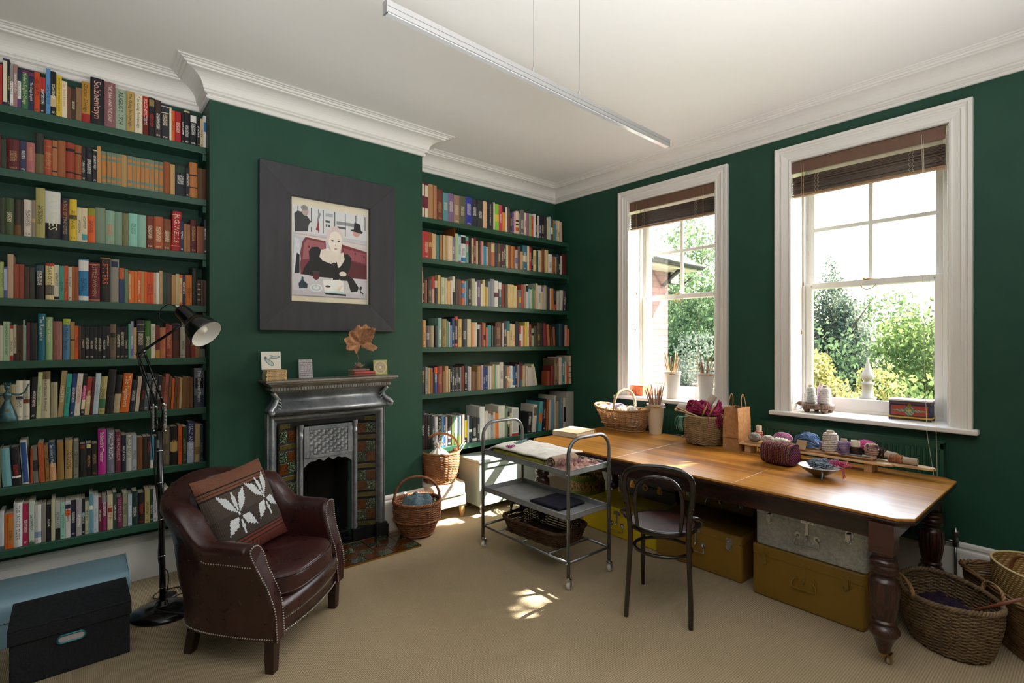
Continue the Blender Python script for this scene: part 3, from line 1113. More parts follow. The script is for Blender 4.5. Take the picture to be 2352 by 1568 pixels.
32775 152 246 0 0 #4eac8c 0
32927 191 246 0 0 #ccc4ac 0
33118 289 247 0 0 #dcd8d0 0
33407 505 271 0 0 #ccc8b8^k 0
33932 255 234 0 0 #3e303e 0
34187 257 235 0 0 #5e5858 0
34443 278 220 0 0 #e49030 0
34722 220 229 0 0 #b4bcc4 0
34941 221 229 0 0 #dcdcd8 0
35162 385 223 0 0 #2e5e9c/w.0-.1 0
35547 286 247 0 0 #303034^w 0
35833 246 240 0 0 #8e8c94 0
36079 248 264 0 0 #4e1824 0
36327 281 249 0 0 #7e2e38/#3a8a8a.0-.3 0
36607 419 226 0 0 #bcac7c 0
37058 296 220 0 0 #dcc8bc 0
37354 1118 206 0 0 #ccc4bc 1
38472 416 239 -14 0 #dcd8b4 0
39578 471 160 0 -80 #8e4428 0
40083 545 217 0 -80 #6e2828 0
40662 714 300 0 -80 #6e5e48!#8a7a5a.2-.8 1
41399 467 310 0 -80 #dcc0ac 0
41890 401 304 0 -80 #32808a^w 0
42339 298 255 0 -80 #ccc4b4 0
42637 336 215 0 -80 #d45430 0
43033 460 324 0 -80 #ccc0a8/k.2-.22/k.4-.42/k.6-.62/k.8-.82 0
@R6 0.625 4.005
23515 386 350 0 0 #1e1e22^w 1|Salgado
23909 187 313 0 0 #321e26 0
24096 302 307 0 0 #1a1a1c^w 0
24398 243 309 0 0 #262a2c 0
24641 253 296 0 0 #3e4448^w 0
24894 309 284 0 0 #d8d8d8^k 0
25203 437 286 0 0 #262422^c 1|A WORLD TOUR
25647 220 287 0 0 #5e88ac 0
25867 206 278 0 0 #2e4c8c^w 0
26073 191 272 0 0 #ccc0b4 0
26264 482 277 0 0 #2e2e32^w 1
26762 227 271 0 0 #5e6e38 0
26989 491 273 0 0 #8ea4a4/#4e6e38.0-.4^w 1
27497 348 271 0 0 #5e6e78/#6e7e38.0-.3 0
27853 385 276 0 0 #8e7c74 0
28247 279 277 0 0 #2e2e2c/y.2-.8 0
28526 213 264 0 0 #cccccc 0
28738 429 251 0 0 #283840/w.4-.5 0
29184 521 232 0 0 #2e2e2e/w.02-.15^w 1
29732 325 226 0 0 #3e3e40^w 0
30057 623 334 0 0 #e4e4e0 1
30707 379 286 0 0 #dcd4c8 0
31113 319 259 0 0 #c4c4c0 0
31431 275 238 0 0 #9ea4ac^k 0
31707 305 268 0 0 #ccb49c 0
32012 373 254 0 0 #dc7830 0
32422 834 322 0 0 #d8d8c8 1
33304 318 295 0 0 #7e987c 0
33621 291 252 0 0 #2e2a26/c.5-.8^c 0
33912 293 238 0 0 #bcac8c 0
34205 892 285 0 0 #e0e0dc/r.0-.08!#b8bcb4.12-.96 1
36338 540 223 5 0 #201e20^w 0
37046 582 294 5 0 #ccc4b8!#6a5a4a.6-.9 1
37916 539 321 5 0 #4e9898/#c86a3a.3-.6 1
38618 394 347 3 0 #202638^w 0
39112 332 333 3 0 #b46030 0
39499 268 330 2 0 #dcd4bc 0
39834 564 332 1 0 #7e9cbc 1
40432 319 370 0 0 #ccc4b0 0
40775 299 307 0 0 #bc9c6c 0
41073 347 300 0 0 #4e84ac 0
41421 350 342 0 0 #8e98a0 0
41818 472 335 0 0 #d4ccb8!k.2-.7 0
42337 1263 396 0 0 #b4b0a8 1
"""

# ---------------------------------------------------------------- shelves and books
PAL = dict(k='#18181c', n='#22294a', r='#b43028', R='#6a2222', o='#dc5e22', O='#c8481c', b='#77482a', B='#42291a', t='#b8925e', T='#cdb287',
           c='#e4d8ba', w='#e6e3dc', y='#dcb930', g='#3f7048', G='#24412e', s='#93b39e', q='#34948e', Q='#92d0c4', u='#3474ac', U='#94c4dc',
           p='#cc8482', P='#6e2e5e', m='#ba2880', e='#8e8e8a', E='#4e4e50', v='#6a60a0', l='#8ec640')
def colr(t): return hexc(t if t[0] == '#' else PAL[t[0]])

def book_cover_mat(ink):
    t = NT('book cover ink' if ink else 'book cover')
    a = t.new('ShaderNodeVertexColor'); a.layer_name = 'Col'
    n = t.noise(45, 3, .6)
    col = t.mix(t.math('MULTIPLY', n, .30), a.outputs[0], t.mix(.5, a.outputs[0], (.03, .025, .02)))
    if ink:
        i = t.new('ShaderNodeVertexColor'); i.layer_name = 'Ink'
        n1 = t.noise(1.0, 1, .5, t.mapping((210, 60, 330)))
        f = t.ramp(n1, [(.50, (0, 0, 0)), (.53, (1, 1, 1))])
        col = t.mix(t.math('MULTIPLY', f, .85), col, i.outputs[0])
    t.set(col=col, rough=.48, spec=.35)
    return t.m
BCOV, BINK = book_cover_mat(False), book_cover_mat(True)
def pages_mat():
    t = NT('book pages')
    w = t.noise(1, 2, .5, t.mapping((900, 3, 3)))
    t.set(col=t.ramp(w, [(.3, hexc('#b7ab92')), (.7, hexc('#e2dac6'))]), rough=.9)
    return t.m
PAGES = pages_mat()
_INK = {}
def ink_mat(c):
    k = tuple(round(x, 3) for x in c)
    if k not in _INK: _INK[k] = mat('spine lettering ' + '-'.join('%d' % (x * 255) for x in k), c, .5, var=0)
    return _INK[k]

def parse_spec(spec):
    import re
    toks = re.findall(r'[\^/!]?[^\^/!]+', spec)
    base = colr(toks[0]); ink = None; bands = []
    for k in toks[1:]:
        if k[0] == '^': ink = colr(k[1:])
        else:
            if k[1] == '#': cc, rg = k[1:8], k[8:]
            else: cc, rg = k[1], k[2:]
            rg = rg.lstrip('.')
            a, b = rg.split('-')
            a = float('0.' + a) if not a.startswith('0.') and a not in ('0', '1') else float(a)
            b = float('0.' + b) if b.startswith('.') is False and b != '1' and not b.startswith('0.') else float(b) if not b.startswith('.') else float('0' + b)
            bands.append((k[0] == '!', colr(cc), a, b))
    return base, ink, bands

def book_geo(w, h, d, spec, titled, rnd):
    """spine faces -Y at y=0, left board at x=0; returns cover verts, faces, face colours, ink colours, material indexes, page-block MB"""
    base, ink, bands = parse_spec(spec)
    hard = w > .027
    bul = min(w * .14, .006) if hard else min(w * .04, .001)
    t = .0022 if hard else .0009
    xs = [0, .1, .22, .5, .78, .9, 1]
    zs = {0.0, 1.0}
    tr = None
    if ink is not None and not titled:
        a = rnd.uniform(.22, .42); tr = [(a, min(.9, a + rnd.uniform(.25, .45)))]
        if rnd.random() < .6: tr.append((.05, .10))
        for x in tr: zs.update(x)
    for _, _, a, b in bands: zs.update((a, b))
    zs = sorted(zs)
    V = []; F = []; FC = []; FI = []; MI = []
    ik = ink or base
    nx = len(xs)
    for z in zs:
        for x in xs:
            V.append((x * w, -bul * (1 - (2 * x - 1) ** 2) + bul, z * h))
    for i in range(len(zs) - 1):
        zc = (zs[i] + zs[i + 1]) / 2
        for j in range(nx - 1):
            xc = (xs[j] + xs[j + 1]) / 2
            c = base
            for ins, bc, a, b in bands:
                if a <= zc <= b and (not ins or .15 < xc < .85): c = bc
            isink = tr is not None and .2 < xc < .8 and any(a <= zc <= b for a, b in tr)
            F.append((i * nx + j, i * nx + j + 1, (i + 1) * nx + j + 1, (i + 1) * nx + j))
            FC.append(c); FI.append(ik); MI.append(1 if isink else 0)
    def bx(x0, x1, y0, y1, z0, z1):
        b = len(V)
        V.extend([(x0,y0,z0),(x1,y0,z0),(x1,y1,z0),(x0,y1,z0),(x0,y0,z1),(x1,y0,z1),(x1,y1,z1),(x0,y1,z1)])
        for f in ((0,3,2,1),(4,5,6,7),(0,1,5,4),(1,2,6,5),(2,3,7,6),(3,0,4,7)):
            F.append(tuple(b + q for q in f)); FC.append(base); FI.append(ik); MI.append(0)
    bx(0, t, bul, d, 0, h); bx(w - t, w, bul, d, 0, h)
    b = len(V)   # inner face of the spine
    V.extend([(t, bul + .0022, 0), (w - t, bul + .0022, 0), (w - t, bul + .0022, h), (t, bul + .0022, h)])
    F.append((b, b + 3, b + 2, b + 1)); FC.append(base); FI.append(ik); MI.append(0)
    V.extend([(t, bul * .4, h), (w - t, bul * .4, h)]); F.append((b + 3, b + 4, b + 5, b + 2)); FC.append(base); FI.append(ik); MI.append(0)
    ins = .004 if hard else .0006
    pb = MB().box(t + .0002, w - t - .0002, bul + .003, d - ins, ins, h - ins)
    return V, F, FC, FI, MI, pb

def cover_mesh(name, V, F, FC, FI, MI, mats, SM=None):
    me = bpy.data.meshes.new(name)
    me.from_pydata(V, [], F)
    for m_ in mats: me.materials.append(m_)
    me.polygons.foreach_set('material_index', MI)
    for nm, L in (('Col', FC), ('Ink', FI)):
        at = me.color_attributes.new(nm, 'FLOAT_COLOR', 'CORNER')
        buf = []
        for p, c in zip(me.polygons, L):
            buf.extend((*c, 1.0) * p.loop_total)
        at.data.foreach_set('color', buf)
    me.update()
    return me

ORD = ['zeroth','first','second','third','fourth','fifth','sixth','seventh','eighth','ninth','tenth','eleventh','twelfth','thirteenth','fourteenth','fifteenth','sixteenth','seventeenth','eighteenth','nineteenth']
def ordinal(n):
    if n < 20: return ORD[n]
    tens = {2: 'twent', 3: 'thirt', 4: 'fort', 5: 'fift'}[n // 10]
    return tens + ('ieth' if n % 10 == 0 else 'y-' + ORD[n % 10])
def colour_word(c):
    import colorsys
    r, g, b = [12.92 * x if x < .0031308 else 1.055 * x ** (1 / 2.4) - .055 for x in c]
    h, s, v = colorsys.rgb_to_hsv(r, g, b); h *= 360
    if v < .2: return 'black'
    if s < .13: return 'white' if v > .8 else 'grey' if v > .38 else 'charcoal'
    if 20 <= h < 65 and s < .38 and v > .6: return 'cream' if v > .74 else 'beige'
    if h < 14 or h >= 342: return ('dark red' if s > .5 else 'dark brown') if v < .45 else ('red' if s > .6 else 'dusky pink' if v > .6 else 'reddish brown')
    if h < 42: return 'dark brown' if v < .4 else 'orange' if s > .75 and v > .75 else 'brown' if v < .65 else 'tan'
    if h < 66: return 'olive' if v < .6 else 'yellow'
    if h < 165: return 'dark green' if v < .4 else 'pale green' if s < .3 else 'green'
    if h < 195: return 'teal'
    if h < 255: return 'dark blue' if v < .42 else 'pale blue' if s < .4 else 'blue'
    return 'dark purple' if v < .45 else 'mauve' if s < .5 else 'magenta'

ROWS = {'L': 8, 'R': 6}
def shelf_phrase(s):
    k = int(s[1:]); side = ('left ' if s[0] == 'L' else 'right ') + 'of fireplace'
    n = 'top' if k == 1 else 'bottom' if k == ROWS[s[0]] else ordinal(k)
    return '%s shelf %s' % (n, side)

SHELF_Z = {}
def build_books():
    rnd = random.Random(3)
    stuff = [[], [], [], [], []]; sp = MB()
    cur = None
    def stuff_add(V, F, FC, FI, MI, pb, M):
        b = len(stuff[0])
        stuff[0].extend(tuple(M @ Vector(v)) for v in V)
        stuff[1].extend(tuple(b + q for q in f) for f in F)
        stuff[2].extend(FC); stuff[3].extend(FI); stuff[4].extend(MI)
        b = len(stuff[0])
        stuff[0].extend(tuple(M @ Vector(v)) for v in pb.v)
        for f in pb.f:
            stuff[1].append(tuple(b + q for q in f)); stuff[2].append((.6, .56, .46)); stuff[3].append((.6, .56, .46)); stuff[4].append(2)
    order = 0
    tops = []
    for ln in SHELF_BOOKS.strip().split('\n'):
        if ln[0] == '@':
            cur, z, Y = ln[1:].split(); z = float(z); Y = float(Y); SHELF_Z[cur] = z; order = 0
            if cur[0] == 'L':      # the same shelf carries on out of the frame to the left
                x = -.336
                while x > -.62:
                    w = rnd.uniform(.018, .04); h = rnd.uniform(.18, .23); x -= w + .001
                    sp_ = rnd.choice(['#8a4a28', '#2a2c34^c', '#c8b898^k', '#5a2020^t', '#3e5a44', '#d0c8b4', '#a87840', '#24304a^w', '#b84a20', '#6e6a5c'])
                    stuff_add(*book_geo(w, h, .14, sp_, False, rnd), TR(x, Y, z))
            continue
        t = ''
        if '|' in ln: ln, t = ln.split('|', 1)
        x, w, h, lean, yo, spec, top = ln.split()
        x = int(x) / 1e4; w = int(w) / 1e4 - .0007; h = int(h) / 1000; lean = float(lean); yo = int(yo) / 1000; order += 1
        back = (YL if cur[0] == 'L' else YB) - .006
        front = Y + yo + rnd.uniform(0, .006)
        d = min(back - front, max(.09, h * (.62 if cur != 'R6' else .72)))
        g = book_geo(w, h, d, spec, bool(t), rnd)
        a = radians(lean)
        # a leaning book turns about the bottom corner on the side it leans to
        M = TR(x, front, z)
        if lean > 0: M = TR(x + w * cos(a), front, z) @ RY(a) @ TR(-w, 0, 0)
        elif lean < 0: M = TR(x, front, z) @ RY(a)
        if top == '1':
            base, ink, bands = parse_spec(spec)
            cw = colour_word(base)
            if bands and (bands[0][3] - bands[0][2]) > .12 and colour_word(bands[0][1]) != cw: cw = cw + ' and ' + colour_word(bands[0][1])
            if h > .26: cw = 'tall ' + cw
            if w < .02: cw = 'thin ' + cw
            lab = '%s book, %s from left on %s' % (cw, ordinal(order), shelf_phrase(cur))
            me = cover_mesh('book', *g[:5], [BCOV, BINK])
            o = bpy.data.objects.new('book', me); COL.objects.link(o); o.matrix_world = M
            setp(o, lab, 'book', 'books on the ' + shelf_phrase(cur))
            obj('page_block', g[5], PAGES, o)
            if t and ink is not None:
                V, F, tw = text_geo(t, 1.0)
                bul = min(w * .14, .006) if w > .027 else .001
                size = min(w * (.78 if len(t) < 14 else .66), h * .80 / tw)
                z0 = h * .94 if size * tw > h * .5 else h * .5 + size * tw / 2
                mt = MB()
                # reads from the top down; hugs the rounded spine
                vv = []
                for vx, vy, _ in V:
                    px = w / 2 + (vy - .34) * size
                    q = 2 * px / w - 1
                    vv.append((px, -bul * (1 - q * q) + bul - .0005, z0 - vx * size))
                mt.add(vv, F)
                obj('title_lettering', mt, ink_mat(ink), o)
        else:
            if t and spec.find('^') < 0: pass
            stuff_add(*g[:6], M)
    me = cover_mesh('books', *stuff, [BCOV, BINK, PAGES])
    o = bpy.data.objects.new('books', me); COL.objects.link(o)
    setp(o, 'smaller books filling the remaining places on the green shelves', 'books', kind='stuff')
build_books()

def shelves():
    names = {1: 'topmost', 2: 'second highest', 3: 'third highest', 4: 'fourth highest', 5: 'fifth highest', 6: 'sixth highest', 7: 'second lowest', 8: 'lowest'}
    for s, z in SHELF_Z.items():
        left = s[0] == 'L'; k = int(s[1:])
        x0, x1 = (XL, CX0) if left else (CX1, XW)
        y0 = (4.07 if left else 4.09); y1 = YL if left else YB
        if s == 'R6': y0 = 3.985
        nm = names[k] if left or k < 6 else 'lowest'
        o = obj('shelf_board', MB().box(x0, x1, y0, y1, z - .046, z - .0005), SHELFP, bevel=.003,
                label='%s dark green wooden shelf in the alcove %s of the fireplace' % (nm, 'left' if left else 'right'), cat='shelf',
                group='painted bookshelves %s of the fireplace' % ('left' if left else 'right'))
        for xa, xb in (((CX0 - .022, CX0),) if left else ((XW - .024, XW), (CX1, CX1 + .024))):
            obj('shelf_cleat', MB().box(xa, xb, y0 + .012, y1, z - .092, z - .046), SHELFP, o, bevel=.002)
shelves()

# ---------------------------------------------------------------- fireplace
def iron(name, c1, c2, rough):
    t = NT(name)
    n = t.noise(7, 6, .65); n2 = t.noise(60, 4, .6)
    f = t.math('ADD', t.math('MULTIPLY', n, .75), t.math('MULTIPLY', n2, .25))
    t.set(col=t.ramp(f, [(.3, hexc(c1)), (.7, hexc(c2))]), metal=.6, rough=t.math('ADD', t.math('MULTIPLY', n2, .25), rough))
    t.bump(n2, .12, .001)
    return t.m
IRON = iron('burnished cast iron', '#62676f', '#b0b4ba', .28)
IRONM = iron('worn cast iron mantel', '#6a665f', '#a8a29a', .32)
IRONK = iron('blackened iron', '#141416', '#2a2a2d', .4)
def glaze(name, stops, scale):
    t = NT(name)
    n = t.noise(scale, 5, .7, dist=1.5)
    t.set(col=t.ramp(n, [(p, hexc(c)) for p, c in stops]), rough=.12, coat=.5)
    t.bump(n, .25, .002)
    return t.m
TILE_A = glaze('amber mottled glaze', [(.38, '#120a06'), (.47, '#3e1d0c'), (.53, '#7a4218'), (.57, '#20100a')], 110)
TILE_B = glaze('dark green mottled glaze', [(.36, '#0a0d0a'), (.5, '#18251a'), (.57, '#3c5a3a'), (.63, '#c8ccb8'), (.68, '#1a2218')], 95)
TILE_C = glaze('olive strip glaze', [(.35, '#1c160c'), (.5, '#574b20'), (.62, '#2c3820')], 90)
GROUT = mat('dark grout', '#15120f', .9)
U3 = lambda w, d: [(w, 0), (w, -d), (-w, -d), (-w, 0)]
FX = 1.487
def fireplace():
    r = thing('fireplace', 'Victorian cast iron fireplace with tiled cheeks on the green chimney breast', 'fireplace', (FX, YC, 0))
    MXZ = Matrix(((1, 0, 0, 0), (0, 0, -1, 0), (0, 1, 0, 0), (0, 0, 0, 1)))
    # mantel slab and its mouldings
    m = MB().box(-.502, .502, -.218, -.001, 1.308, 1.325)
    obj('mantel_shelf', m, IRONM, r, bevel=.005)
    pr = [(-.02, 1.308), (.062, 1.308), (.062, 1.300), (.050, 1.296), (.044, 1.286), (.036, 1.281), (.030, 1.272), (.030, 1.250), (.020, 1.246), (.014, 1.238), (-.02, 1.236)]
    obj('mantel_moulding', MB().sweep(pr, U3(.42, .145)), IRONM, r)
    m = MB()
    for i in range(44):
        x = -.435 + i * .0202
        m.box(x, x + .011, -.183, -.174, 1.254, 1.270)
    for s_ in (-1, 1):
        for i in range(8):
            y = -.165 + i * .0202
            m.box(s_ * .4485, s_ * .459, y, y + .011, 1.254, 1.270)
    obj('dentil_band', m, IRON, r)
    pr = [(0, 1.240), (.062, 1.240), (.056, 1.228), (.045, 1.212), (.037, 1.195), (.036, 1.178), (.044, 1.158), (.058, 1.138), (.072, 1.122), (.080, 1.108), (.082, 1.096), (.078, 1.086), (.070, 1.080), (0, 1.080)]
    obj('frieze', MB().sweep(pr, U3(.372, .075), smooth=True), IRON, r)
    for s_ in (-1, 1):   # acanthus scroll at each end of the frieze
        m = MB()
        pts = [(s_ * (.425 + .012), -.142, 1.236), (s_ * .412, -.128, 1.205), (s_ * .408, -.122, 1.18), (s_ * .425, -.140, 1.148), (s_ * .452, -.165, 1.122), (s_ * .462, -.172, 1.104), (s_ * .452, -.166, 1.09), (s_ * .438, -.155, 1.094), (s_ * .438, -.152, 1.106), (s_ * .446, -.160, 1.108)]
        m.tube(smooth_path(pts, 5), [.016] * 15 + [.018] * 10 + [.014] * 12 + [.010] * 9, 8)
        for k in range(4):
            z = 1.20 - k * .024
            m.tube(smooth_path([(s_ * .415, -.125, z), (s_ * .39, -.120 - k * .008, z - .01), (s_ * .375, -.118 - k * .010, z - .028)], 4), [.009, .0088, .0085, .008, .007, .006, .005, .004, .003], 6)
        obj('scroll_bracket', m, IRON, r)
    pr = [(0, -.004), (0, .030), (.006, .040), (.016, .048), (.024, .062), (.034, .074), (.046, .078), (.056, .072), (.060, .060), (.066, .058), (.070, .068), (.078, .070), (.080, .062), (.080, 0)]
    m2 = MB().sweep(pr, [(-.377, .085), (-.377, 1.000), (.377, 1.000), (.377, .085)], smooth=False)
    obj('surround', MB().add(m2.v, m2.f, 0, False, MXZ), IRON, r, bevel=.002)
    for s_ in (-1, 1):
        obj('plinth_block', MB().box(s_ * .366, s_ * .474, -.098, 0, 0, .098).box(s_ * .370, s_ * .468, -.09, 0, .098, .112), IRONK, r, bevel=.003)
        # splayed tile cheek
        a, b = Vector((s_ * .378, -.062, 0)), Vector((s_ * .234, -.004, 0))
        d = (b - a); nrm = Vector((d.y, -d.x, 0)).normalized()
        if nrm.y > 0: nrm = -nrm
        m = MB()
        def cell(u0, u1, z0, z1, mi, off=.004):
            p0 = a + d * u0 + nrm * off; p1 = a + d * u1 + nrm * off
            q0 = a + d * u0 - nrm * .004; q1 = a + d * u1 - nrm * .004
            V = [(p0.x, p0.y, z0), (p1.x, p1.y, z0), (p1.x, p1.y, z1), (p0.x, p0.y, z1), (q0.x, q0.y, z0), (q1.x, q1.y, z0), (q1.x, q1.y, z1), (q0.x, q0.y, z1)]
            m.add(V, [(0, 1, 2, 3), (1, 5, 6, 2), (0, 3, 7, 4), (3, 2, 6, 7), (0, 4, 5, 1)], mi)
        cell(0, 1, .09, 1.0, 3, 0)
        z = .105; k = 0
        while z < .96:
            cell(.04, .96, z, z + .034, 2); z += .052
            for row in range(2):
                if z + .08 > .99: break
                cell(.04, .49, z, z + .079, (k + row) % 2); cell(.51, .96, z, z + .079, (k + row + 1) % 2); z += .083
            z += .016; k += 1
        obj('tile_panel', m, [TILE_A, TILE_B, TILE_C, GROUT], r, bevel=.001)
        m = MB().lathe([(.020, .02), (.020, .05), (.013, .056), (.0125, .10), (.0125, .86), (.015, .87), (.019, .875), (.019, .90), (.015, .905), (.016, .93), (.022, .945), (.022, .975)], 16, M=TR(s_ * .212, -.030, 0))
        m.box(s_ * .190, s_ * .236, -.022, 0, 0, .99)
        obj('column', m, IRON, r)
    for q in (MB().box(-.377, -.19, -.055, -.004, .0, .10), MB().box(.19, .377, -.055, -.004, 0, .10)): obj('inner_foot', q, IRONK, r, bevel=.003)
    obj('inner_rail', MB().box(-.377, .377, -.03, -.004, .965, 1.0), IRONK, r, bevel=.003)
    # hood plate with a shaped lower edge and a woven panel
    low = []
    for i in range(41):
        x = -.188 + .376 * i / 40
        t = abs(x) / .188
        z = .690 + .012 * cos(t * pi * 5) * (1 - t) - .045 * max(0, (t - .62) / .38) ** 1.5
        low.append((x, z))
    m = MB().prism(low + [(.188, .955), (-.188, .955)], .016, .030, M=MXZ)
    m.box(-.188, -.150, -.040, -.028, .72, .955).box(.150, .188, -.040, -.028, .72, .955).box(-.150, .150, -.040, -.028, .925, .955).box(-.150, .150, -.040, -.028, .712, .736)
    obj('hood', m, IRON, r, bevel=.003)
    m = MB()
    nx, nz = 10, 8; w = .30 / nx; h = .188 / nz
    for i in range(nx):
        for j in range(nz):
            x0 = -.15 + i * w; z0 = .737 + j * h
            if (i + j) % 2 == 0:
                m.grid([[(x0 - w * .3 + 1.6 * w * a / 6, -.031 - .010 * sin(pi * a / 6), z0 + h * (.14 + .72 * b)) for a in range(7)] for b in range(2)], smooth=True)
                m.box(max(-.15, x0 - w * .3), min(.15, x0 + 1.3 * w), -.034, -.03, z0 + h * .12, z0 + h * .88)
            else:
                m.grid([[(x0 + w * (.2 + .6 * b), -.031 - .008 * sin(pi * a / 6), z0 - h * .3 + 1.6 * h * a / 6) for b in range(2)] for a in range(7)], smooth=True)
    obj('basketweave_panel', m, IRON, r)
    m = MB()
    for i in range(9):
        x = -.16 + i * .04
        m.tube([(x, .02, .10), (x, -.035, .10), (x, -.035, .045)], .005, 6)
    m.box(-.18, .18, -.04, -.03, .095, .105).box(-.18, .18, -.04, -.03, .04, .05)
    m.box(-.19, .19, -.05, .22, .0, .012)
    obj('grate', m, IRONK, r)
    return r
fireplace()

m = MB().box(.955, 2.045, 3.497, 3.885, .0005, .008, 2)
nx, ny = 10, 4
for i in range(nx):
    for j in range(ny):
        x0 = .960 + 1.080 * i / nx; y0 = 3.502 + .378 * j / ny
        m.box(x0 + .0015, x0 + 1.08 / nx - .0015, y0 + .0015, y0 + .378 / ny - .0015, .008, .013, (i + j) % 2)
m.box(.950, 2.050, 3.491, 3.497, 0, .012, 3).box(2.045, 2.050, 3.497, 3.885, 0, .012, 3).box(.95, .955, 3.497, 3.885, 0, .012, 3)
obj('hearth', m, [TILE_A, TILE_B, GROUT, BRASS], bevel=.0008, label='hearth of mottled brown and green tiles on the floor before the fireplace', cat='hearth')

# ---------------------------------------------------------------- framed picture
def picture():
    cx, cz = 1.5155, 2.291
    r = thing('framed_picture', 'large picture in a wide charcoal wooden frame above the fireplace', 'picture', (cx, YC, cz))
    MXZ = Matrix(((1, 0, 0, 0), (0, 0, -1, 0), (0, 1, 0, 0), (0, 0, 0, 1)))
    ow, oh, iw, ih = .5285, .609, .311, .394
    b = ow - iw
    t = NT('charcoal painted wood')
    n = t.noise(18, 5, .6, t.mapping((1, 1, .12)))
    t.set(col=t.ramp(n, [(.3, hexc('#29292f')), (.7, hexc('#34343b'))]), rough=.42); t.bump(n, .25, .001)
    fm = t.m
    for nm, poly in (('frame_left', [(-ow, -oh), (-iw, -ih), (-iw, ih), (-ow, oh)]), ('frame_right', [(ow, oh), (iw, ih), (iw, -ih), (ow, -oh)]),
                     ('frame_top', [(-ow, oh), (-iw, ih), (iw, ih), (ow, oh)]), ('frame_bottom', [(ow, -oh), (iw, -ih), (-iw, -ih), (-ow, -oh)])):
        m = MB()
        V = [(x, -.050 if abs(x) > ow - .01 else -.040, z) for x, z in poly] + [(x, -.004, z) for x, z in poly]
        m.add(V, [(0, 1, 2, 3), (7, 6, 5, 4), (0, 4, 5, 1), (1, 5, 6, 2), (2, 6, 7, 3), (3, 7, 4, 0)])
        obj(nm, m, fm, r, bevel=.0015)
    C = {}
    def L(c):
        if c not in C: C[c] = len(C)
        return C[c]
    m = MB(); lay = [0]
    W2, H2 = .292, .340                      # half size of the printed picture
    z0 = -.004
    def P(c, pts, raw=False):
        lay[0] += 1
        y = -.0125 - lay[0] * .00006
        m.add([((s * 2 - 1) * W2, y, z0 + (q * 2 - 1) * H2) for s, q in pts], [tuple(range(len(pts)))], L(c))
    def E(c, s, q, rs, rq, a0=0, a1=360, n=22):
        P(c, [(s + rs * cos(radians(a0 + (a1 - a0) * i / n)), q + rq * sin(radians(a0 + (a1 - a0) * i / n))) for i in range(n)])
    def B(c, s0, s1, q0, q1): P(c, [(s0, q0), (s1, q0), (s1, q1), (s0, q1)])
    B('#c6c9cf', 0, 1, 0, 1)
    B('#d9dbde', .0, 1, .70, 1); B('#aab0b8', .42, .52, .92, .955); B('#8d9096', .57, .83, .845, .885); B('#5a5c62', .58, .70, .80, .825)
    B('#4c4e54', .42, .48, .85, .875); B('#3d3f45', .425, .445, .80, .83); B('#3d3f45', .46, .48, .80, .83)
    for s in (.065, .235, .33, .39, .545, .69, .84, .975): B('#34363a', s - .005, s + .005, .72 + .1 * (s > .8), .985)
    P('#8f8a92', [(.36, .94), (.345, .90), (.335, .86), (.325, .80), (.31, .86), (.33, .95)])
    P('#3a3c42', [(.02, .90), (.06, .935), (.14, .925), (.19, .88), (.235, .83), (.20, .79), (.19, .72), (.03, .70)])
    E('#b8a09c', .155, .945, .045, .055); E('#8d8a8a', .145, .975, .045, .03); E('#d6d8dc', .255, .80, .05, .03)
    P('#8a3038', [(.29, .75), (.31, .80), (.32, .86), (.335, .80), (.34, .74)])
    E('#c99f98', .845, .775, .055, .045); P('#26272c', [(.775, .795), (.93, .775), (.945, .80), (.915, .81), (.905, .885), (.82, .90), (.81, .815), (.775, .81)])
    P('#dcd3d4', [(0, .70), (.3, .69), (.6, .66), (1, .665), (1, .60), (.1, .65)])
    P('#c4b8bc', [(.03, .69), (.4, .68), (1, .65), (1, .64), (.4, .665), (.03, .675)])
    P('#7c3440', [(.10, .20), (.09, .45), (.12, .60), (.16, .655), (.42, .635), (.45, .20)])
    P('#a06068', [(.12, .40), (.14, .58), (.18, .63), (.41, .61), (.40, .45)])
    P('#7a2c3a', [(.64, .62), (1, .565), (1, .10), (.6, .20)]); P('#5a1c2a', [(.75, .44), (1, .40), (1, .12), (.74, .2)])
    P('#98505a', [(.66, .58), (.98, .54), (.98, .42), (.7, .46)])
    P('#e4d8cc', [(.15, .672), (.42, .648), (.42, .636), (.15, .655)]); P('#e4d8cc', [(.65, .632), (1, .585), (1, .572), (.65, .62)])
    for s, q in ((.2, .55), (.33, .53), (.83, .53), (.96, .50), (.9, .42)): E('#5c2430', s, q, .014, .014, n=10)
    B('#cfccd4', 0, 1, 0, .235); P('#c4c1cc', [(0, 0), (1, 0), (1, .05), (0, .06)])
    P('#d6dbe4', [(0, .24), (.02, .64), (.08, .62), (.1, .40), (.07, .26)]); P('#1b1b1f', [(.05, .47), (.085, .45), (.085, .25), (.02, .24)])
    P('#131317', [(.20, .50), (.24, .55), (.32, .56), (.36, .53), (.37, .44), (.45, .40), (.60, .36), (.66, .40), (.66, .50), (.72, .52), (.78, .47), (.76, .36), (.72, .27), (.80, .23), (.88, .13), (.86, .08), (.77, .07), (.72, .20), (.55, .22), (.28, .22), (.12, .24), (.14, .31), (.21, .40)])
    P('#e9e0d4', [(.36, .53), (.46, .56), (.52, .50), (.60, .50), (.66, .53), (.68, .45), (.64, .38), (.60, .345), (.50, .38), (.38, .41), (.34, .45)])
    E('#dccfcf', .545, .685, .115, .135); E('#d6c6c8', .55, .775, .05, .04); P('#eadfd3', [(.49, .60), (.61, .60), (.62, .50), (.48, .50)])
    E('#efe6dc', .553, .640, .092, .122)
    for s in (.513, .598):
        E('#6a5458', s, .652, .020, .008, n=12); E('#24262c', s, .650, .009, .008, n=10); P('#8a7470', [(s - .024, .668), (s, .676), (s + .024, .668), (s, .672)])
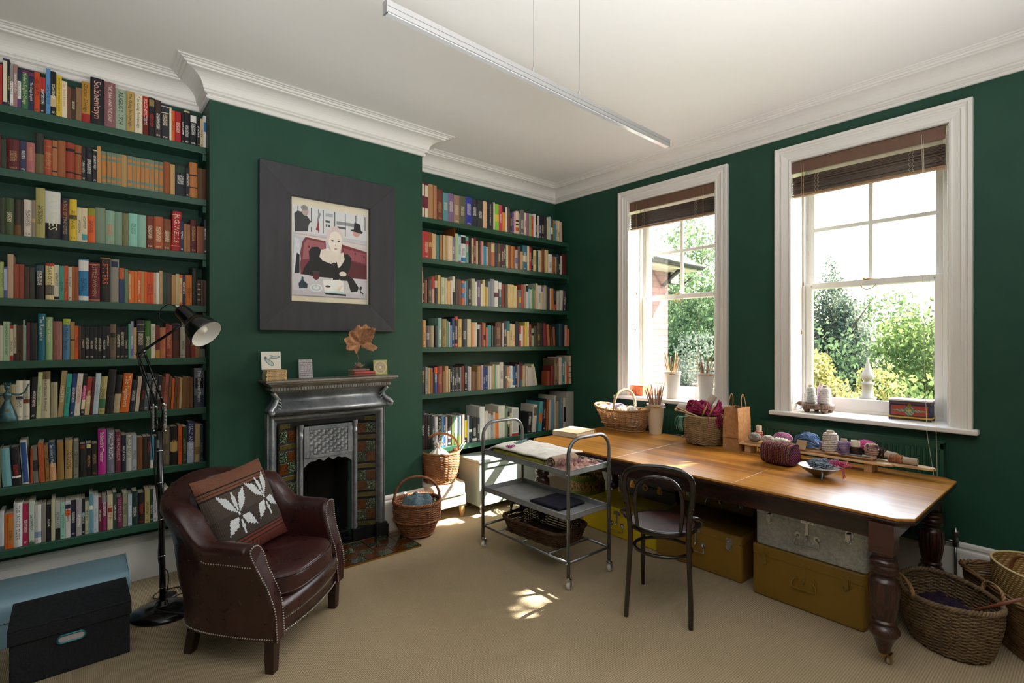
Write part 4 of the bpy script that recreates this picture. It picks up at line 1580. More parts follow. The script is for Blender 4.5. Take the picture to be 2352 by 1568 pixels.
    P('#d8c6bc', [(.553, .62), (.566, .592), (.553, .588), (.545, .592)]); P('#a8646a', [(.53, .560), (.545, .566), (.556, .563), (.568, .566), (.582, .560), (.556, .551)])
    P('#0d0d10', [(.50, .42), (.505, .385), (.53, .40), (.555, .395), (.57, .415), (.585, .36), (.575, .31), (.62, .26), (.6, .20), (.52, .20), (.50, .31)])
    for s in (.523, .555): E('#8a8a50', s, .375, .006, .004, n=8)
    E('#e6dcd0', .655, .275, .05, .03); P('#131317', [(.62, .25), (.70, .25), (.74, .20), (.62, .2)])
    P('#f0f0ee', [(.38, .19), (.60, .205), (.66, .19), (.67, .055), (.41, .045)]); P('#17181c', [(.40, .05), (.70, .04), (.70, .02), (.42, .028)]); P('#c2dce2', [(.41, .06), (.62, .075), (.67, .06), (.67, .045), (.41, .045)])
    E('#3a3a3e', .45, .12, .035, .012, n=12); P('#e8ddc8', [(.55, .08), (.64, .15), (.66, .14), (.60, .07)])
    E('#dfe4e8', .295, .095, .085, .045); E('#a8b0ba', .295, .095, .06, .03); E('#dfe4e8', .295, .098, .045, .022)
    P('#c8ccd0', [(.288, .10), (.302, .10), (.298, .20), (.292, .20)]); E('#5a2028', .295, .235, .045, .05); E('#3a3a40', .295, .275, .05, .012)
    P('#173a44', [(.07, .13), (.10, .165), (.11, .185), (.13, .185), (.14, .165), (.185, .13), (.18, .085), (.08, .08)]); E('#2a5a66', .12, .195, .014, .016, n=10)
    P('#202024', [(.90, .15), (.93, .14), (.91, .09), (.95, .06), (.94, .05), (.90, .08), (.89, .12)])
    B('#8a8890', 0, 1, -.004, .004)
    mats = [mat('print colour ' + c, c, .5, var=.05, vs=30) for c in C]
    obj('print', m, mats, r)
    obj('mount', MB().box(-iw - .004, iw + .004, -.0125, -.004, -ih - .004, ih + .004), mat('cream mount board', '#e2d8c2', .8, var=.02), r)
    m = MB().box(-iw, -iw + .004, -.038, -.012, -ih, ih).box(iw - .004, iw, -.038, -.012, -ih, ih).box(-iw, iw, -.038, -.012, ih - .004, ih).box(-iw, iw, -.038, -.012, -ih, -ih + .004)
    obj('inner_lip', m, mat('black frame lip', '#1b1b1d', .5), r)
picture()

# ---------------------------------------------------------------- things on the mantelpiece
ZM = 1.3255
KRAFT = ['#c9a878', '#d4b686', '#c4a070', '#d8bc90', '#ccae80', '#c09a68']
for i, c in enumerate(KRAFT):
    b = thing('book', '%s of six old tan paperbacks piled at the left end of the mantelpiece' % ('lowest', 'second from bottom', 'third from bottom', 'fourth from bottom', 'second from top', 'topmost')[i], 'book', (1.065 + random.uniform(-.003, .003), 3.845, ZM + i * .0122), radians(random.uniform(-3, 3)), 'tan paperbacks piled on the mantelpiece')
    cm = mat('old tan paper cover %d' % i, c, .75, var=.25, vs=35)
    w, d, t = .068, .052, .0118
    m = MB().box(-w, w, -d, -d + .0012, 0, t).box(-w, w, -d, d, 0, .0009).box(-w, w, -d, d, t - .0009, t)
    obj('cover', m, cm, b)
    obj('page_block', MB().box(-w + .001, w - .001, -d + .0012, d - .001, .0009, t - .0009), PAGES, b)
    m = MB(); x = -w + .012
    while x < w - .02:
        L_ = random.uniform(.004, .012); m.box(x, x + L_, -d - .0003, -d, t * .35, t * .68); x += L_ + random.uniform(.002, .005)
    obj('spine_print', m, mat('faded brown print', '#6a4024', .7, var=0), b)

def leaning(name, label, cat, x, y, z, w, h, t, build, rz=0, tilt=9):
    r = thing(name, label, cat, (x, y, z), rz)
    build(r, TR(0, 0, 0) @ RX(-radians(tilt)), w, h, t)
    return r
def canvas1(r, M, w, h, t):
    obj('canvas', MB().box(-w, w, -t, 0, 0, h, M=M), mat('white primed canvas', '#dfdcd4', .8, var=.03), r, bevel=.001)
    m = MB()
    def el(cx, cz, a, b, rot, mi):
        R = RZ(0)
        pts = []
        for i in range(20):
            q = 2 * pi * i / 20; px, pz = a * cos(q), b * sin(q) * (1 + .25 * cos(q))
            pts.append((cx + px * cos(rot) - pz * sin(rot), -t - .0004 - mi * .0001, cz + px * sin(rot) + pz * cos(rot)))
        m.add([tuple(M @ Vector(p)) for p in pts], [tuple(range(20))], mi)
    el(-.016, .055, .042, .016, -.75, 0); el(-.012, .050, .030, .010, -.75, 1); el(.022, .086, .038, .011, .12, 0); el(.024, .088, .026, .006, .12, 1); el(-.038, .085, .010, .008, .3, 2); el(.0, .098, .014, .004, -.1, 2)
    obj('painted_shoes', m, [mat('grey green paint', '#7d918f', .7), mat('pale green paint', '#b4c2bf', .7), mat('dark grey paint', '#56666a', .7)], r)
leaning('small_canvas', 'small white canvas painted with grey shoes, leaning above the tan paperback pile', 'painting', 1.060, 3.905, ZM + .0735, .066, .128, .010, canvas1)
def tablet(r, M, w, h, t):
    q = NT('printed grey slab')
    n = q.noise(28, 5, .7); n2 = q.noise(1, 2, .5, q.mapping((160, 160, 90)))
    f = q.ramp(n2, [(.52, (0, 0, 0)), (.56, (1, 1, 1))])
    q.set(col=q.mix(q.math('MULTIPLY', f, .35), q.ramp(n, [(.3, hexc('#8d8a94')), (.7, hexc('#c2bfc4'))]), hexc('#4a3a44')), rough=.6)
    obj('slab', MB().box(-w, w, -t, 0, 0, h, M=M), q.m, r, bevel=.003)
    m = MB()
    for k in range(7):
        z = .018 + k * .016; x = -w + .008
        while x < w - .012:
            L_ = random.uniform(.003, .010); m.box(x, x + L_, -t - .0006, -t + .001, z, z + .004, M=M); x += L_ + .003
    m.box(-w + .006, w - .006, -t - .0006, -t + .001, h - .046, h - .044, M=M)
    obj('worn_print', m, mat('faded mauve print', '#54444e', .7, var=.2), r)
leaning('printed_slab', 'small grey slab with worn print leaning at mid mantelpiece', 'ornament', 1.300, 3.905, ZM, .050, .140, .014, tablet, 0, 6)
def tile1(r, M, w, h, t):
    obj('tile', MB().box(-w, w, -t, 0, 0, h, M=M), mat('yellow green glaze', '#a3a05e', .45, var=.15, vs=20), r, bevel=.002)
    m = MB()
    for k, (rr, mi) in enumerate(((.054, 0), (.050, 1), (.040, 2), (.030, 1), (.020, 2), (.011, 0))):
        pts = [tuple(M @ Vector((rr * cos(2*pi*i/28), -t - .0004 - k * .00015, h / 2 + rr * sin(2*pi*i/28)))) for i in range(28)]
        m.add(pts, [tuple(range(28))], mi)
    obj('ring_pattern', m, [mat('cream ring', '#d3cdb6', .5), mat('sand ring', '#b5a383', .5, var=.2, vs=60), mat('buff ring', '#a5967c', .5, var=.25, vs=60)], r)
leaning('ringed_tile', 'small square tile with a pale round ring pattern at the right end of the mantelpiece', 'ornament', 1.912, 3.925, ZM, .060, .121, .010, tile1, radians(-3), 6)
for i, (c, w, d, t, dx, wd) in enumerate((('#6a4438', .090, .060, .021, .003, 'bottom brown'), ('#a83c40', .086, .058, .019, .002, 'middle red'), ('#7d564e', .066, .055, .019, -.022, 'top faded red'))):
    z = ZM + (0, .0212, .0404)[i]
    b = thing('book', '%s book of the pile of three under the dried leaf' % wd, 'book', (1.712 + dx, 3.845, z), radians((-1, 1.5, -2)[i]), 'three books piled under the dried leaf')
    cm = mat('mantel book cloth %d' % i, c, .6, var=.15, vs=40)
    m = MB().box(-w, w, -d, d, 0, .002).box(-w, w, -d, d, t - .002, t)
    m.grid([[(x, -d - .004 * sin(pi * k / 6), t * k / 6) for x in (-w, w)] for k in range(7)])
    m.box(-w, w, -d, -d + .002, 0, t)
    obj('cover', m, cm, b)
    obj('page_block', MB().box(-w + .003, w - .003, -d + .002, d - .003, .002, t - .002), PAGES, b)
    obj('spine_bands', MB().box(-w * .75, -w * .7, -d - .0045, -d, .002, t - .002).box(w * .7, w * .75, -d - .0045, -d, .002, t - .002), mat('dull gilt', '#8a6a3a', .4, .6), b)

def dried_leaf():
    r = thing('dried_leaf_ornament', 'dried brown sycamore leaf on a stalk set in a twig cluster on books', 'ornament', (1.688, 3.85, ZM + .0605))
    m = MB(); rnd = random.Random(5)
    for i in range(90):
        a = rnd.uniform(0, 2 * pi); e = rnd.uniform(-.1, 1.3)
        d = Vector((cos(a) * cos(e), sin(a) * cos(e) * .8, abs(sin(e)) * .9))
        p0 = Vector((rnd.uniform(-.012, .012), rnd.uniform(-.01, .01), .008)); L_ = rnd.uniform(.025, .048)
        p1 = p0 + d * L_ * .6 + Vector((rnd.uniform(-.006, .006), rnd.uniform(-.006, .006), 0)); p2 = p1 + d * L_ * .4 + Vector((rnd.uniform(-.008, .008), rnd.uniform(-.008, .008), rnd.uniform(0, .006)))
        for p in (p0, p1, p2): p.z = max(.003, p.z)
        m.tube([p0, p1, p2], [.0026, .0024, .0016], 5)
    obj('twig_base', m, mat('pale brown twig', '#9c8270', .8, var=.25, vs=60), r)
    obj('stalk', MB().tube(smooth_path([(-.002, 0, .02), (.004, -.002, .07), (-.008, -.004, .105), (-.012, -.006, .128), (.006, -.010, .155), (.012, -.014, .19)], 5), [.0022] * 13 + [.0030] * 6 + [.0018] * 7, 6), mat('leaf stalk', '#8d6a52', .6), r)
    # crinkled five-lobed blade, hinged at the top of the stalk and tilted toward the room
    base = Vector((.012, -.014, .19))
    lob = [(-172, .050), (-150, .085), (-130, .075), (-106, .128), (-90, .122), (-76, .158), (-60, .130), (-46, .150), (-35, .142), (-18, .165), (-6, .140), (8, .166), (22, .150), (34, .160), (50, .118), (66, .096), (84, .090), (102, .132), (118, .112), (134, .050), (165, .012)]
    rows = []
    N = 90
    def rad(a):
        for i in range(len(lob) - 1):
            if lob[i][0] <= a <= lob[i + 1][0]:
                t = (a - lob[i][0]) / (lob[i + 1][0] - lob[i][0]); t = t * t * (3 - 2 * t)
                return lerp(lob[i][1], lob[i + 1][1], t) + .005 * sin(a * .9)
        return .012
    for k in range(9):
        row = []
        for i in range(N):
            a = -172 + 337 * i / (N - 1)
            R = rad(a) * k / 8; q = radians(a)
            x, z = R * sin(q), R * cos(q)
            y = .018 * mnoise.noise(Vector((x * 28, z * 28, 3))) + .010 * sin(a * .10) * k / 8 - .05 * (R / .15) ** 2 * .5 - abs(sin(q * 2.2)) * .02 * k / 8
            row.append((base.x + x, base.y + y - z * .15, base.z + z * .97))
        rows.append(row)
    t = NT('dry leaf'); n = t.noise(35, 5, .65)
    t.set(col=t.ramp(n, [(.3, hexc('#7a4a2c')), (.7, hexc('#b98a66'))]), rough=.65); t.bump(n, .5, .003)
    obj('leaf_blade', MB().grid(rows), t.m, r, solid=.0008)
    m = MB()
    for a in (-76, -18, 30, 102, -150):
        R = rad(a) * .92; q = radians(a)
        pts = []
        for k in range(9):
            s_ = R * k / 8; x, z = s_ * sin(q), s_ * cos(q)
            y = .018 * mnoise.noise(Vector((x * 28, z * 28, 3))) + .010 * sin(a * .10) * (s_ / max(R, .01)) - .05 * (s_ / .15) ** 2 * .5 - abs(sin(q * 2.2)) * .02 * s_ / max(R, .01) - .001
            pts.append((base.x + x, base.y + y - z * .15, base.z + z * .97))
        m.tube(pts, [.0016 - .0001 * k for k in range(9)], 5)
    obj('leaf_veins', m, mat('leaf vein', '#a97b58', .6), r)
dried_leaf()

# ---------------------------------------------------------------- leather armchair
def leather_mat():
    t = NT('oxblood leather')
    n = t.noise(5, 5, .65); n2 = t.noise(16, 4, .7, None, 1.2); v = t.voro(190, None, 'DISTANCE_TO_EDGE')
    f = t.math('ADD', t.math('MULTIPLY', n, .6), t.math('MULTIPLY', n2, .4))
    t.set(col=t.ramp(f, [(.30, hexc('#2a1312')), (.55, hexc('#371a18')), (.78, hexc('#4a2622'))]), rough=t.ramp(n2, [(.3, (.25,) * 3), (.7, (.36,) * 3)]), spec=.5)
    c = t.voro(26, None, 'DISTANCE_TO_EDGE')
    h = t.math('ADD', t.math('MULTIPLY', t.ramp(v.outputs[0], [(0, (0,) * 3), (.15, (1,) * 3)]), .25), t.math('ADD', t.math('MULTIPLY', n2, .7), t.math('MULTIPLY', t.ramp(c.outputs[0], [(0, (0,) * 3), (.05, (1,) * 3)]), .2)))
    t.bump(h, .18, .002)
    return t.m
LEA = leather_mat()
STUD = mat('dull pewter stud', '#bdb6ad', .3, 1.0, var=.1)
DWOOD = wood('dark stained beech', '#1a0c09', '#341a12', .35, (6, 6, 1))

def studs(m, pts, step, r, nrm=None):
    P = [Vector(p) for p in pts]; acc = 0
    for i in range(len(P) - 1):
        L_ = (P[i + 1] - P[i]).length
        while acc < L_:
            c = P[i].lerp(P[i + 1], acc / max(L_, 1e-6))
            m.ball(c, r, 6); acc += step
        acc -= L_

def armchair():
    R = radians(41.3)
    r = thing('leather_armchair', 'dark oxblood leather tub armchair with studded edges and square wooden legs', 'armchair', (.967, 2.815, 0), R)
    # plan of the outer shell at seat height, from the front of the left arm round the back (x right, y back)
    def plan(s):
        pts = [(-.345, .0), (-.350, .12), (-.345, .26), (-.325, .40), (-.275, .52), (-.17, .595), (0, .615), (.17, .595), (.275, .52), (.325, .40), (.345, .26), (.350, .12), (.345, .0)]
        q = s * (len(pts) - 1); i = min(int(q), len(pts) - 2); t = q - i
        p0 = pts[max(i - 1, 0)]; p1 = pts[i]; p2 = pts[i + 1]; p3 = pts[min(i + 2, len(pts) - 1)]
        f = lambda a, b, c, d: .5 * (2 * b + (c - a) * t + (2 * a - 5 * b + 4 * c - d) * t * t + (3 * b - a - 3 * c + d) * t ** 3)
        return Vector((f(p0[0], p1[0], p2[0], p3[0]), f(p0[1], p1[1], p2[1], p3[1]), 0))
    def ss(a, b, x):
        x = max(0, min(1, (x - a) / (b - a))); return x * x * (3 - 2 * x)
    def height(s):
        u = abs(s - .5) * 2                     # 0 back centre, 1 arm front
        return .635 + .155 * (1 - ss(.42, .62, u)) + .085 * (1 - ss(.0, .45, u)) - .01 * ss(.6, 1, u)
    NS = 73; rows = []
    front = []
    for i in range(NS):
        s = i / (NS - 1)
        p = plan(s); d = (plan(min(1, s + .004)) - plan(max(0, s - .004))).normalized()
        n = Vector((-d.y, d.x, 0))              # points away from the seat on the left of travel
        if n.dot(p - Vector((0, .22, 0))) < 0: n = -n
        u = abs(s - .5) * 2
        h = height(s); th = lerp(.105, .078, ss(.45, .7, u))
        fl = lerp(.075, .028, ss(.35, .75, u))  # the back leans out more than the arms
        sb = .105 * ss(.80, 1.0, u)             # the arm tops stand back from the foot of the arm front
        prof = [(0, .165), (.004, .20), (.008, .30), (.012 + fl * .25, .42), (.012 + fl * .6, h - .16), (.018 + fl * .95, h - .09), (.030 + fl, h - .045), (.028 + fl, h - .018), (.014 + fl, h - .003), (-.012 + fl, h + .004),
                (-.045 + fl, h), (fl - th + .008, h - .022), (fl - th - .006, h - .06), (fl * .75 - th - .004, h - .12), (fl * .3 - th, .46), (-th, .36), (-th, .165)]
        row = []
        for o, z in prof:
            k = ss(.20, .66, z)
            off = Vector((0, sb * k, 0)) - Vector((0, .012 * sin(pi * min(1, max(0, (z - .2) / .3))) * ss(.9, 1, u), 0))
            row.append(tuple(p + n * o + off + Vector((0, 0, z))))
        rows.append(row)
        if i in (0, NS - 1): front.append(row)
    m = MB().grid(rows)
    for row in front:
        m.add(row, [tuple(range(len(row)))], 0, False)
    sh = obj('shell', m, LEA, r, bevel=.006)
    # arm fronts: a padded facing with two rows of studs
    for row, sgn in ((front[0], -1), (front[1], 1)):
        P = [Vector(q) for q in row]
        c = Vector((0, -.010, 0))
        q = MB()
        n = len(P); half = n // 2
        loop = [p + c for p in P]
        ctr = [(loop[i] + loop[n - 1 - i]) / 2 for i in range(n)]
        inn = [loop[i].lerp(ctr[i], .25) + Vector((0, -.010, 0)) for i in range(n)]
        q.grid([[tuple(x) for x in P], [tuple(x) for x in loop], [tuple(x) for x in inn]], cu=True)
        for i in range(half):
            q.add([tuple(inn[i]), tuple(inn[i + 1]), tuple(inn[n - 2 - i]), tuple(inn[n - 1 - i])], [(0, 1, 2, 3)], 0, True)
        obj('arm_front', q, LEA, r)
        q = MB()
        ed = [loop[i].lerp(ctr[i], .20) + Vector((0, -.011, 0)) for i in range(n)]
        studs(q, smooth_path(ed, 4), .0125, .0042)
        obj('stud_row', q, STUD, r)['kind'] = 'stuff'
    # studded seams round the outside
    q = MB()
    studs(q, [Vector(rows[i][1]) + Vector((0, 0, -.02)) for i in range(NS)], .0125, .0036)
    studs(q, [Vector(rows[i][5]) + Vector((0, 0, .0)) for i in list(range(0, 16))], .0125, .0034)
    obj('stud_row', q, STUD, r)['kind'] = 'stuff'
    # seat cushion, bowed at the front
    def cush():
        N = 56; rowsc = []
        for z, k in ((.335, .90), (.325, .96), (.335, .995), (.36, 1.0), (.40, 1.0), (.425, .99), (.438, .95), (.446, .80), (.452, .5), (.455, .02)):
            row = []
            for j in range(N):
                a = 2 * pi * j / N; ca, sa = cos(a), sin(a)
                e = .42
                x = .272 * (abs(ca) ** e) * (1 if ca >= 0 else -1); y = .275 * (abs(sa) ** e) * (1 if sa >= 0 else -1)
                if y < 0: y -= .035 * (1 - (x / .272) ** 2)
                w = .0035 * mnoise.noise(Vector((x * 22, y * 9, z * 30)))
                row.append((x * k + w, .262 + y * k, z + w * 1.5))
            rowsc.append(row)
        return MB().grid(rowsc, cu=True)
    cu = obj('seat_cushion', cush(), LEA, r)
    q = MB()
    for z in (.428, .345):
        pts = []
        for j in range(72):
            a = 2 * pi * j / 72; ca, sa = cos(a), sin(a)
            x = .270 * (abs(ca) ** .42) * (1 if ca >= 0 else -1); y = .273 * (abs(sa) ** .42) * (1 if sa >= 0 else -1)
            if y < 0: y -= .035 * (1 - (x / .272) ** 2)
            pts.append((x, .262 + y, z))
        q.tube(pts, .0055, 6, closed=True)
    obj('piping', q, LEA, cu)
    # front rail
    rr = []
    for o, z in ((0, .165), (-.012, .17), (-.014, .20), (-.012, .232), (-.022, .238), (-.030, .26), (-.030, .29), (-.020, .318), (.0, .328), (.06, .328)):
        rr.append([(x, .018 + o - .030 * (1 - (x / .275) ** 2), z) for x in [-.275 + .55 * i / 16 for i in range(17)]])
    obj('front_rail', MB().grid(rr), LEA, r)
    obj('seat_deck', MB().box(-.29, .29, .05, .36, .165, .325).box(-.19, .19, .36, .53, .165, .325), LEA, r)
    q = MB()
    for z in (.236, .172):
        studs(q, [(x, .018 - .019 - .030 * (1 - (x / .275) ** 2), z) for x in [-.27 + .54 * i / 20 for i in range(21)]], .0125, .0046)
    obj('stud_row', q, STUD, r)['kind'] = 'stuff'
    for x, y, k in ((-.305, .03, 0), (.305, .03, 0), (-.205, .515, 1), (.205, .515, 1)):
        q = MB()
        a = .027; s_ = .03 if k else 0
        V = [(x - a, y - a, .17), (x + a, y - a, .17), (x + a, y + a, .17), (x - a, y + a, .17)]
        b = a * .82; dx = (x / abs(x)) * (.012 if k else 0)
        V += [(x + dx - b, y + s_ - b, 0), (x + dx + b, y + s_ - b, 0), (x + dx + b, y + s_ + b, 0), (x + dx - b, y + s_ + b, 0)]
        q.add(V, [(0, 1, 2, 3), (7, 6, 5, 4), (0, 4, 5, 1), (1, 5, 6, 2), (2, 6, 7, 3), (3, 7, 4, 0)])
        obj('leg', q, DWOOD, r, bevel=.003)
armchair()

def kilim_mat():
    t = NT('kilim weave')
    co = t.co('UV')
    sep = t.new('ShaderNodeSeparateXYZ'); t.link(co, sep.inputs[0])
    v = sep.outputs[1]
    K, BR, RU, DK = hexc('#463d38'), hexc('#7c5442'), hexc('#7a3a2e'), hexc('#2c2727')
    base = t.ramp(v, [(0, hexc('#5e2c26')), (.10, hexc('#6a352b')), (.125, DK), (.14, RU), (.17, DK), (.185, RU), (.205, DK), (.22, K), (.50, hexc('#554a44')), (.745, DK), (.765, BR), (.79, DK), (.80, BR), (.825, DK), (.84, BR), (.86, BR)], 'CONSTANT')
    n = t.noise(1, 3, .6, t.mapping((8, 160, 1), kind='UV'))
    base = t.mix(t.math('MULTIPLY', n, .5), base, hexc('#241f1e'))
    t.set(col=base, rough=.95, spec=.1)
    w = t.wave(8, t.mapping((1, 3.6, 1), kind='UV'), 1.0, 'Y', 2)
    w2 = t.wave(16, t.mapping((1, 1, 1), kind='UV'), .6, 'X', 2)
    t.bump(t.math('MULTIPLY', w, w2), .6, .003)
    return t.m
def cushion():
    # square kilim cushion, standing diagonally against the chair back
    r = thing('kilim_cushion', 'brown striped kilim cushion with pale stepped leaf motifs, propped in the leather armchair', 'cushion', (.742, 3.015, .452))
    R = radians(41.3)
    S = .235; N = 26
    ux = Vector((cos(R - .10), sin(R - .10), 0)); back = Vector((-sin(R - .10), cos(R - .10), 0))
    up = (Vector((0, 0, 1)) * cos(radians(24)) + back * sin(radians(24))).normalized()
    nrm = ux.cross(up).normalized()
    roll = radians(2.5)
    U = ux * cos(roll) + up * sin(roll); V = up * cos(roll) - ux * sin(roll)
    c0 = V * S * 1.04 + U * .02
    def P(a, b, side):
        k = (1 - abs(a) ** 2.6) * (1 - abs(b) ** 2.6)
        sc = 1 - .045 * (1 - abs(b) ** 2) * abs(a) ** 3
        sc2 = 1 - .045 * (1 - abs(a) ** 2) * abs(b) ** 3
        return c0 + U * a * S * sc * 1.06 + V * b * S * sc2 + nrm * side * (.062 * max(0, k) ** .55 + .002) + nrm * .004 * mnoise.noise(Vector((a * 4, b * 4, side)))
    m = MB(); uv = []
    for side in (1, -1):
        rows = [[P(-1 + 2 * i / N, -1 + 2 * j / N, side) for i in range(N + 1)] for j in range(N + 1)]
        if side < 0: rows = [rw[::-1] for rw in rows]
        m.grid([[tuple(p) for p in rw] for rw in rows])
    o = obj('cover', m, kilim_mat(), r)
    L_ = o.data.uv_layers.new(name='UVMap')
    nv = (N + 1) * (N + 1)
    for lp in o.data.loops:
        i = lp.vertex_index % nv
        L_.data[lp.index].uv = ((i % (N + 1)) / N, (i // (N + 1)) / N)
    # two stepped motifs worked in pale wool
    pale = mat('pale wool motif', '#b9bcc0', .95, var=.12, vs=120, bump=.4, bs=300)
    lobes = [[(.0, .02), (.10, .30), (.0, .62), (-.10, .30)], [(.03, .02), (.42, .22), (.60, .58), (.22, .42)], [(-.03, .02), (-.42, .22), (-.60, .58), (-.22, .42)],
             [(.04, -.06), (.46, -.10), (.62, -.42), (.20, -.30)], [(-.04, -.06), (-.46, -.10), (-.62, -.42), (-.20, -.30)], [(.0, -.08), (.07, -.30), (.0, -.56), (-.07, -.30)]]
    def inside(x, y, poly):
        c = False; n = len(poly)
        for i in range(n):
            x1, y1 = poly[i]; x2, y2 = poly[i - 1]
            if (y1 > y) != (y2 > y) and x < (x2 - x1) * (y - y1) / (y2 - y1) + x1: c = not c
        return c
    for k, (ca, cb, rot) in enumerate(((-.36, -.04, .0), (.46, .08, .12))):
        q = MB(); n = 34; sz = .62
        for i in range(n):
            for j in range(n):
                x = -1 + 2 * (i + .5) / n; y = -1 + 2 * (j + .5) / n
                if any(inside(x * .66 * (1 if True else 1), y * .66, lb) for lb in lobes) or (x * x + y * y) < .008:
                    V4 = []
                    for dx, dy in ((0, 0), (1, 0), (1, 1), (0, 1)):
                        xx = -1 + 2 * (i + dx) / n; yy = -1 + 2 * (j + dy) / n
                        xr = xx * cos(rot) - yy * sin(rot); yr = xx * sin(rot) + yy * cos(rot)
                        V4.append(tuple(P(ca + xr * .40, cb + yr * .62, 1) + nrm * .0016))
                    q.add(V4, [(0, 1, 2, 3)], 0, True)
        obj('leaf_motif', q, pale, r)
cushion()

# ---------------------------------------------------------------- black floor lamp
def floor_lamp():
    r = thing('floor_lamp', 'tall black jointed floor lamp with sprung arms standing behind the armchair', 'floor lamp', (.385, 3.62, 0))
    BLK = mat('gloss black enamel', '#0a0a0c', .22, 0, var=0, coat=.25)
    CH = mat('chrome', '#d5d6d8', .12, 1.0, var=.02)
    right = Vector((.761, -.649, 0)); up = Vector((0, 0, 1)); toward = Vector((-.649, -.761, 0))
    a = atan2(.649, -.761) + pi
    obj('base', MB().lathe([(0, 0), (.165, 0), (.172, .006), (.170, .016), (.150, .030), (.11, .043), (.06, .052), (.03, .058), (.026, .075), (0, .078)], 48, sx=1.0, sy=.88, M=RZ(-.705)), BLK, r)
    top = right * -.02 + up * 1.075
    p0 = Vector((0, 0, .07)); dirp = (top - p0).normalized()
    obj('pole', MB().tube([p0, p0.lerp(top, .5), top], .0165, 16), BLK, r)
    m = MB()
    for z in (.09, .29, .52, .75, .95):
        c = p0.lerp(top, z / 1.075)
        m.tube([c - dirp * .003, c + dirp * .003], .0182, 14)
    obj('collar', m, CH, r)
    obj('maker_plate', MB().box(-.006, .006, -.0192, -.0165, 0, .05, M=TR(*(p0.lerp(top, .90))) @ RZ(-.705)), mat('silver plate', '#c9cacc', .3, .9), r)
    bracket = top + up * .02
    m = MB()
    for s_ in (-1, 1):
        m.tube([top - up * .01, bracket + right * .018 * s_ + up * .03, bracket + right * .022 * s_ + up * .09, bracket + right * .012 * s_ + up * .14], [.010, .008, .007, .006], 8)
    obj('yoke', m, BLK, r)
    for s_ in (-1, 1):   # springs
        pts = []
        for i in range(110):
            t = i / 109; q = i * 2 * pi / 6
            pts.append(bracket + right * (.034 * s_ + .008 * cos(q)) + toward * .008 * sin(q) + up * (-.01 + .13 * t))
        m = MB().tube(pts, .0016, 4)
        m.ball(bracket + right * .034 * s_ + up * .13, .009, 8).ball(bracket + right * .034 * s_ - up * .02, .007, 8)
        obj('spring', m, CH, r)
    j1 = top + up * .15 + right * .004
    elbow = right * -.130 + up * 1.535
    d = (elbow - j1).normalized(); sd = d.cross(toward).normalized()
    m = MB()
    for s_ in (-1, 1):
        m.tube([j1 + sd * .020 * s_, elbow + sd * .020 * s_], .0062, 4)
    obj('lower_arm', m, BLK, r)
    m = MB()
    for t in (.12, .48, .95):
        c = j1.lerp(elbow, t); m.tube([c - sd * .026, c + sd * .026], .0045, 8)
    for c in (j1 + sd * .024, j1 - sd * .024, elbow + sd * .026, elbow - sd * .026): m.ball(c + toward * .006, .0075, 8)
    obj('arm_pin', m, CH, r)
    neck = right * .150 + up * 1.700 + toward * .05
    obj('upper_arm', MB().tube([elbow - sd * .01, elbow.lerp(neck, .5), neck], [.0085, .0075, .0075], 8), BLK, r)
    obj('neck_joint', MB().tube([neck + up * .016, neck - up * .016], .008, 10).tube([neck - right * .02 - up * .01, neck + right * .028 + up * .016], .0085, 8), CH, r)
    # shade: a cap and a flared bell, opening down to the right
    ax = (right * .77 + up * -.62 + toward * .16).normalized()
    capc = neck + right * -.005 + up * .085 + toward * .02
    q = ax.to_track_quat('Z', 'Y').to_matrix().to_4x4()
    M = Matrix.Translation(capc) @ q
    prof = [(.0, .0), (.028, .0), (.036, .006), (.040, .02), (.043, .10), (.047, .118), (.062, .132), (.076, .155), (.084, .185), (.088, .215), (.090, .232)]
    obj('shade', MB().lathe(prof + [(.0885, .233), (.086, .215), (.082, .186), (.074, .158), (.060, .136), (.045, .122)], 36, M=M), BLK, r)
    obj('shade_lining', MB().lathe([(.0872, .231), (.0845, .213), (.0805, .186), (.0725, .159), (.059, .138), (.03, .126), (0, .124)], 36, M=M), mat('white enamel lining', '#f0efec', .4, var=0), r)
    obj('bulb', MB().lathe([(.012, .126), (.014, .14), (.026, .165), (.030, .185), (.024, .205), (.0, .214)], 16, M=M), mat('pearl bulb glass', '#f2f0ea', .3, var=0), r)
    obj('cap_knuckle', MB().lathe([(.014, -.028), (.017, -.018), (.017, 0), (.012, .0)], 14, M=M), CH, r)
    b0 = capc - ax * .025
    pts = smooth_path([b0, b0 - right * .05 + up * .012, b0 - right * .095 - up * .02, b0 - right * .10 - up * .065, b0 - right * .055 - up * .095, neck - right * .02 - up * .012], 6)
    m = MB().tube(pts, .0032, 6)
    pts = smooth_path([elbow + toward * .02 - right * .01, bracket - right * .055 + up * .11, bracket - right * .05 - up * .05, top - right * .024 - up * .30, right * -.022 + up * .5, right * -.024 + up * .3, right * .030 + up * .24, right * .020 + up * .12, right * -.018 + up * .075 + toward * .03, toward * .08 + up * .062 + right * .02, toward * .06 + right * .15 + up * .030, toward * .02 + right * .21 + up * .009, right * .25 - toward * .05 + up * .006], 6)
    m.tube(pts, .0032, 6)
    obj('cable', m, mat('black rubber cable', '#0d0d0f', .55, var=0), r)
floor_lamp()
m = MB().lathe([(0, .0), (.046, 0), (.05, .006), (.05, .02), (.045, .026), (0, .027)], 24, M=TR(.43, 3.80, .004))
t_ = thing('cable_switch', 'round black foot switch with its lead on the carpet behind the lamp base', 'switch', (.0, 0, 0))
obj('switch_body', m, mat('black plastic', '#101012', .45, var=0), t_)
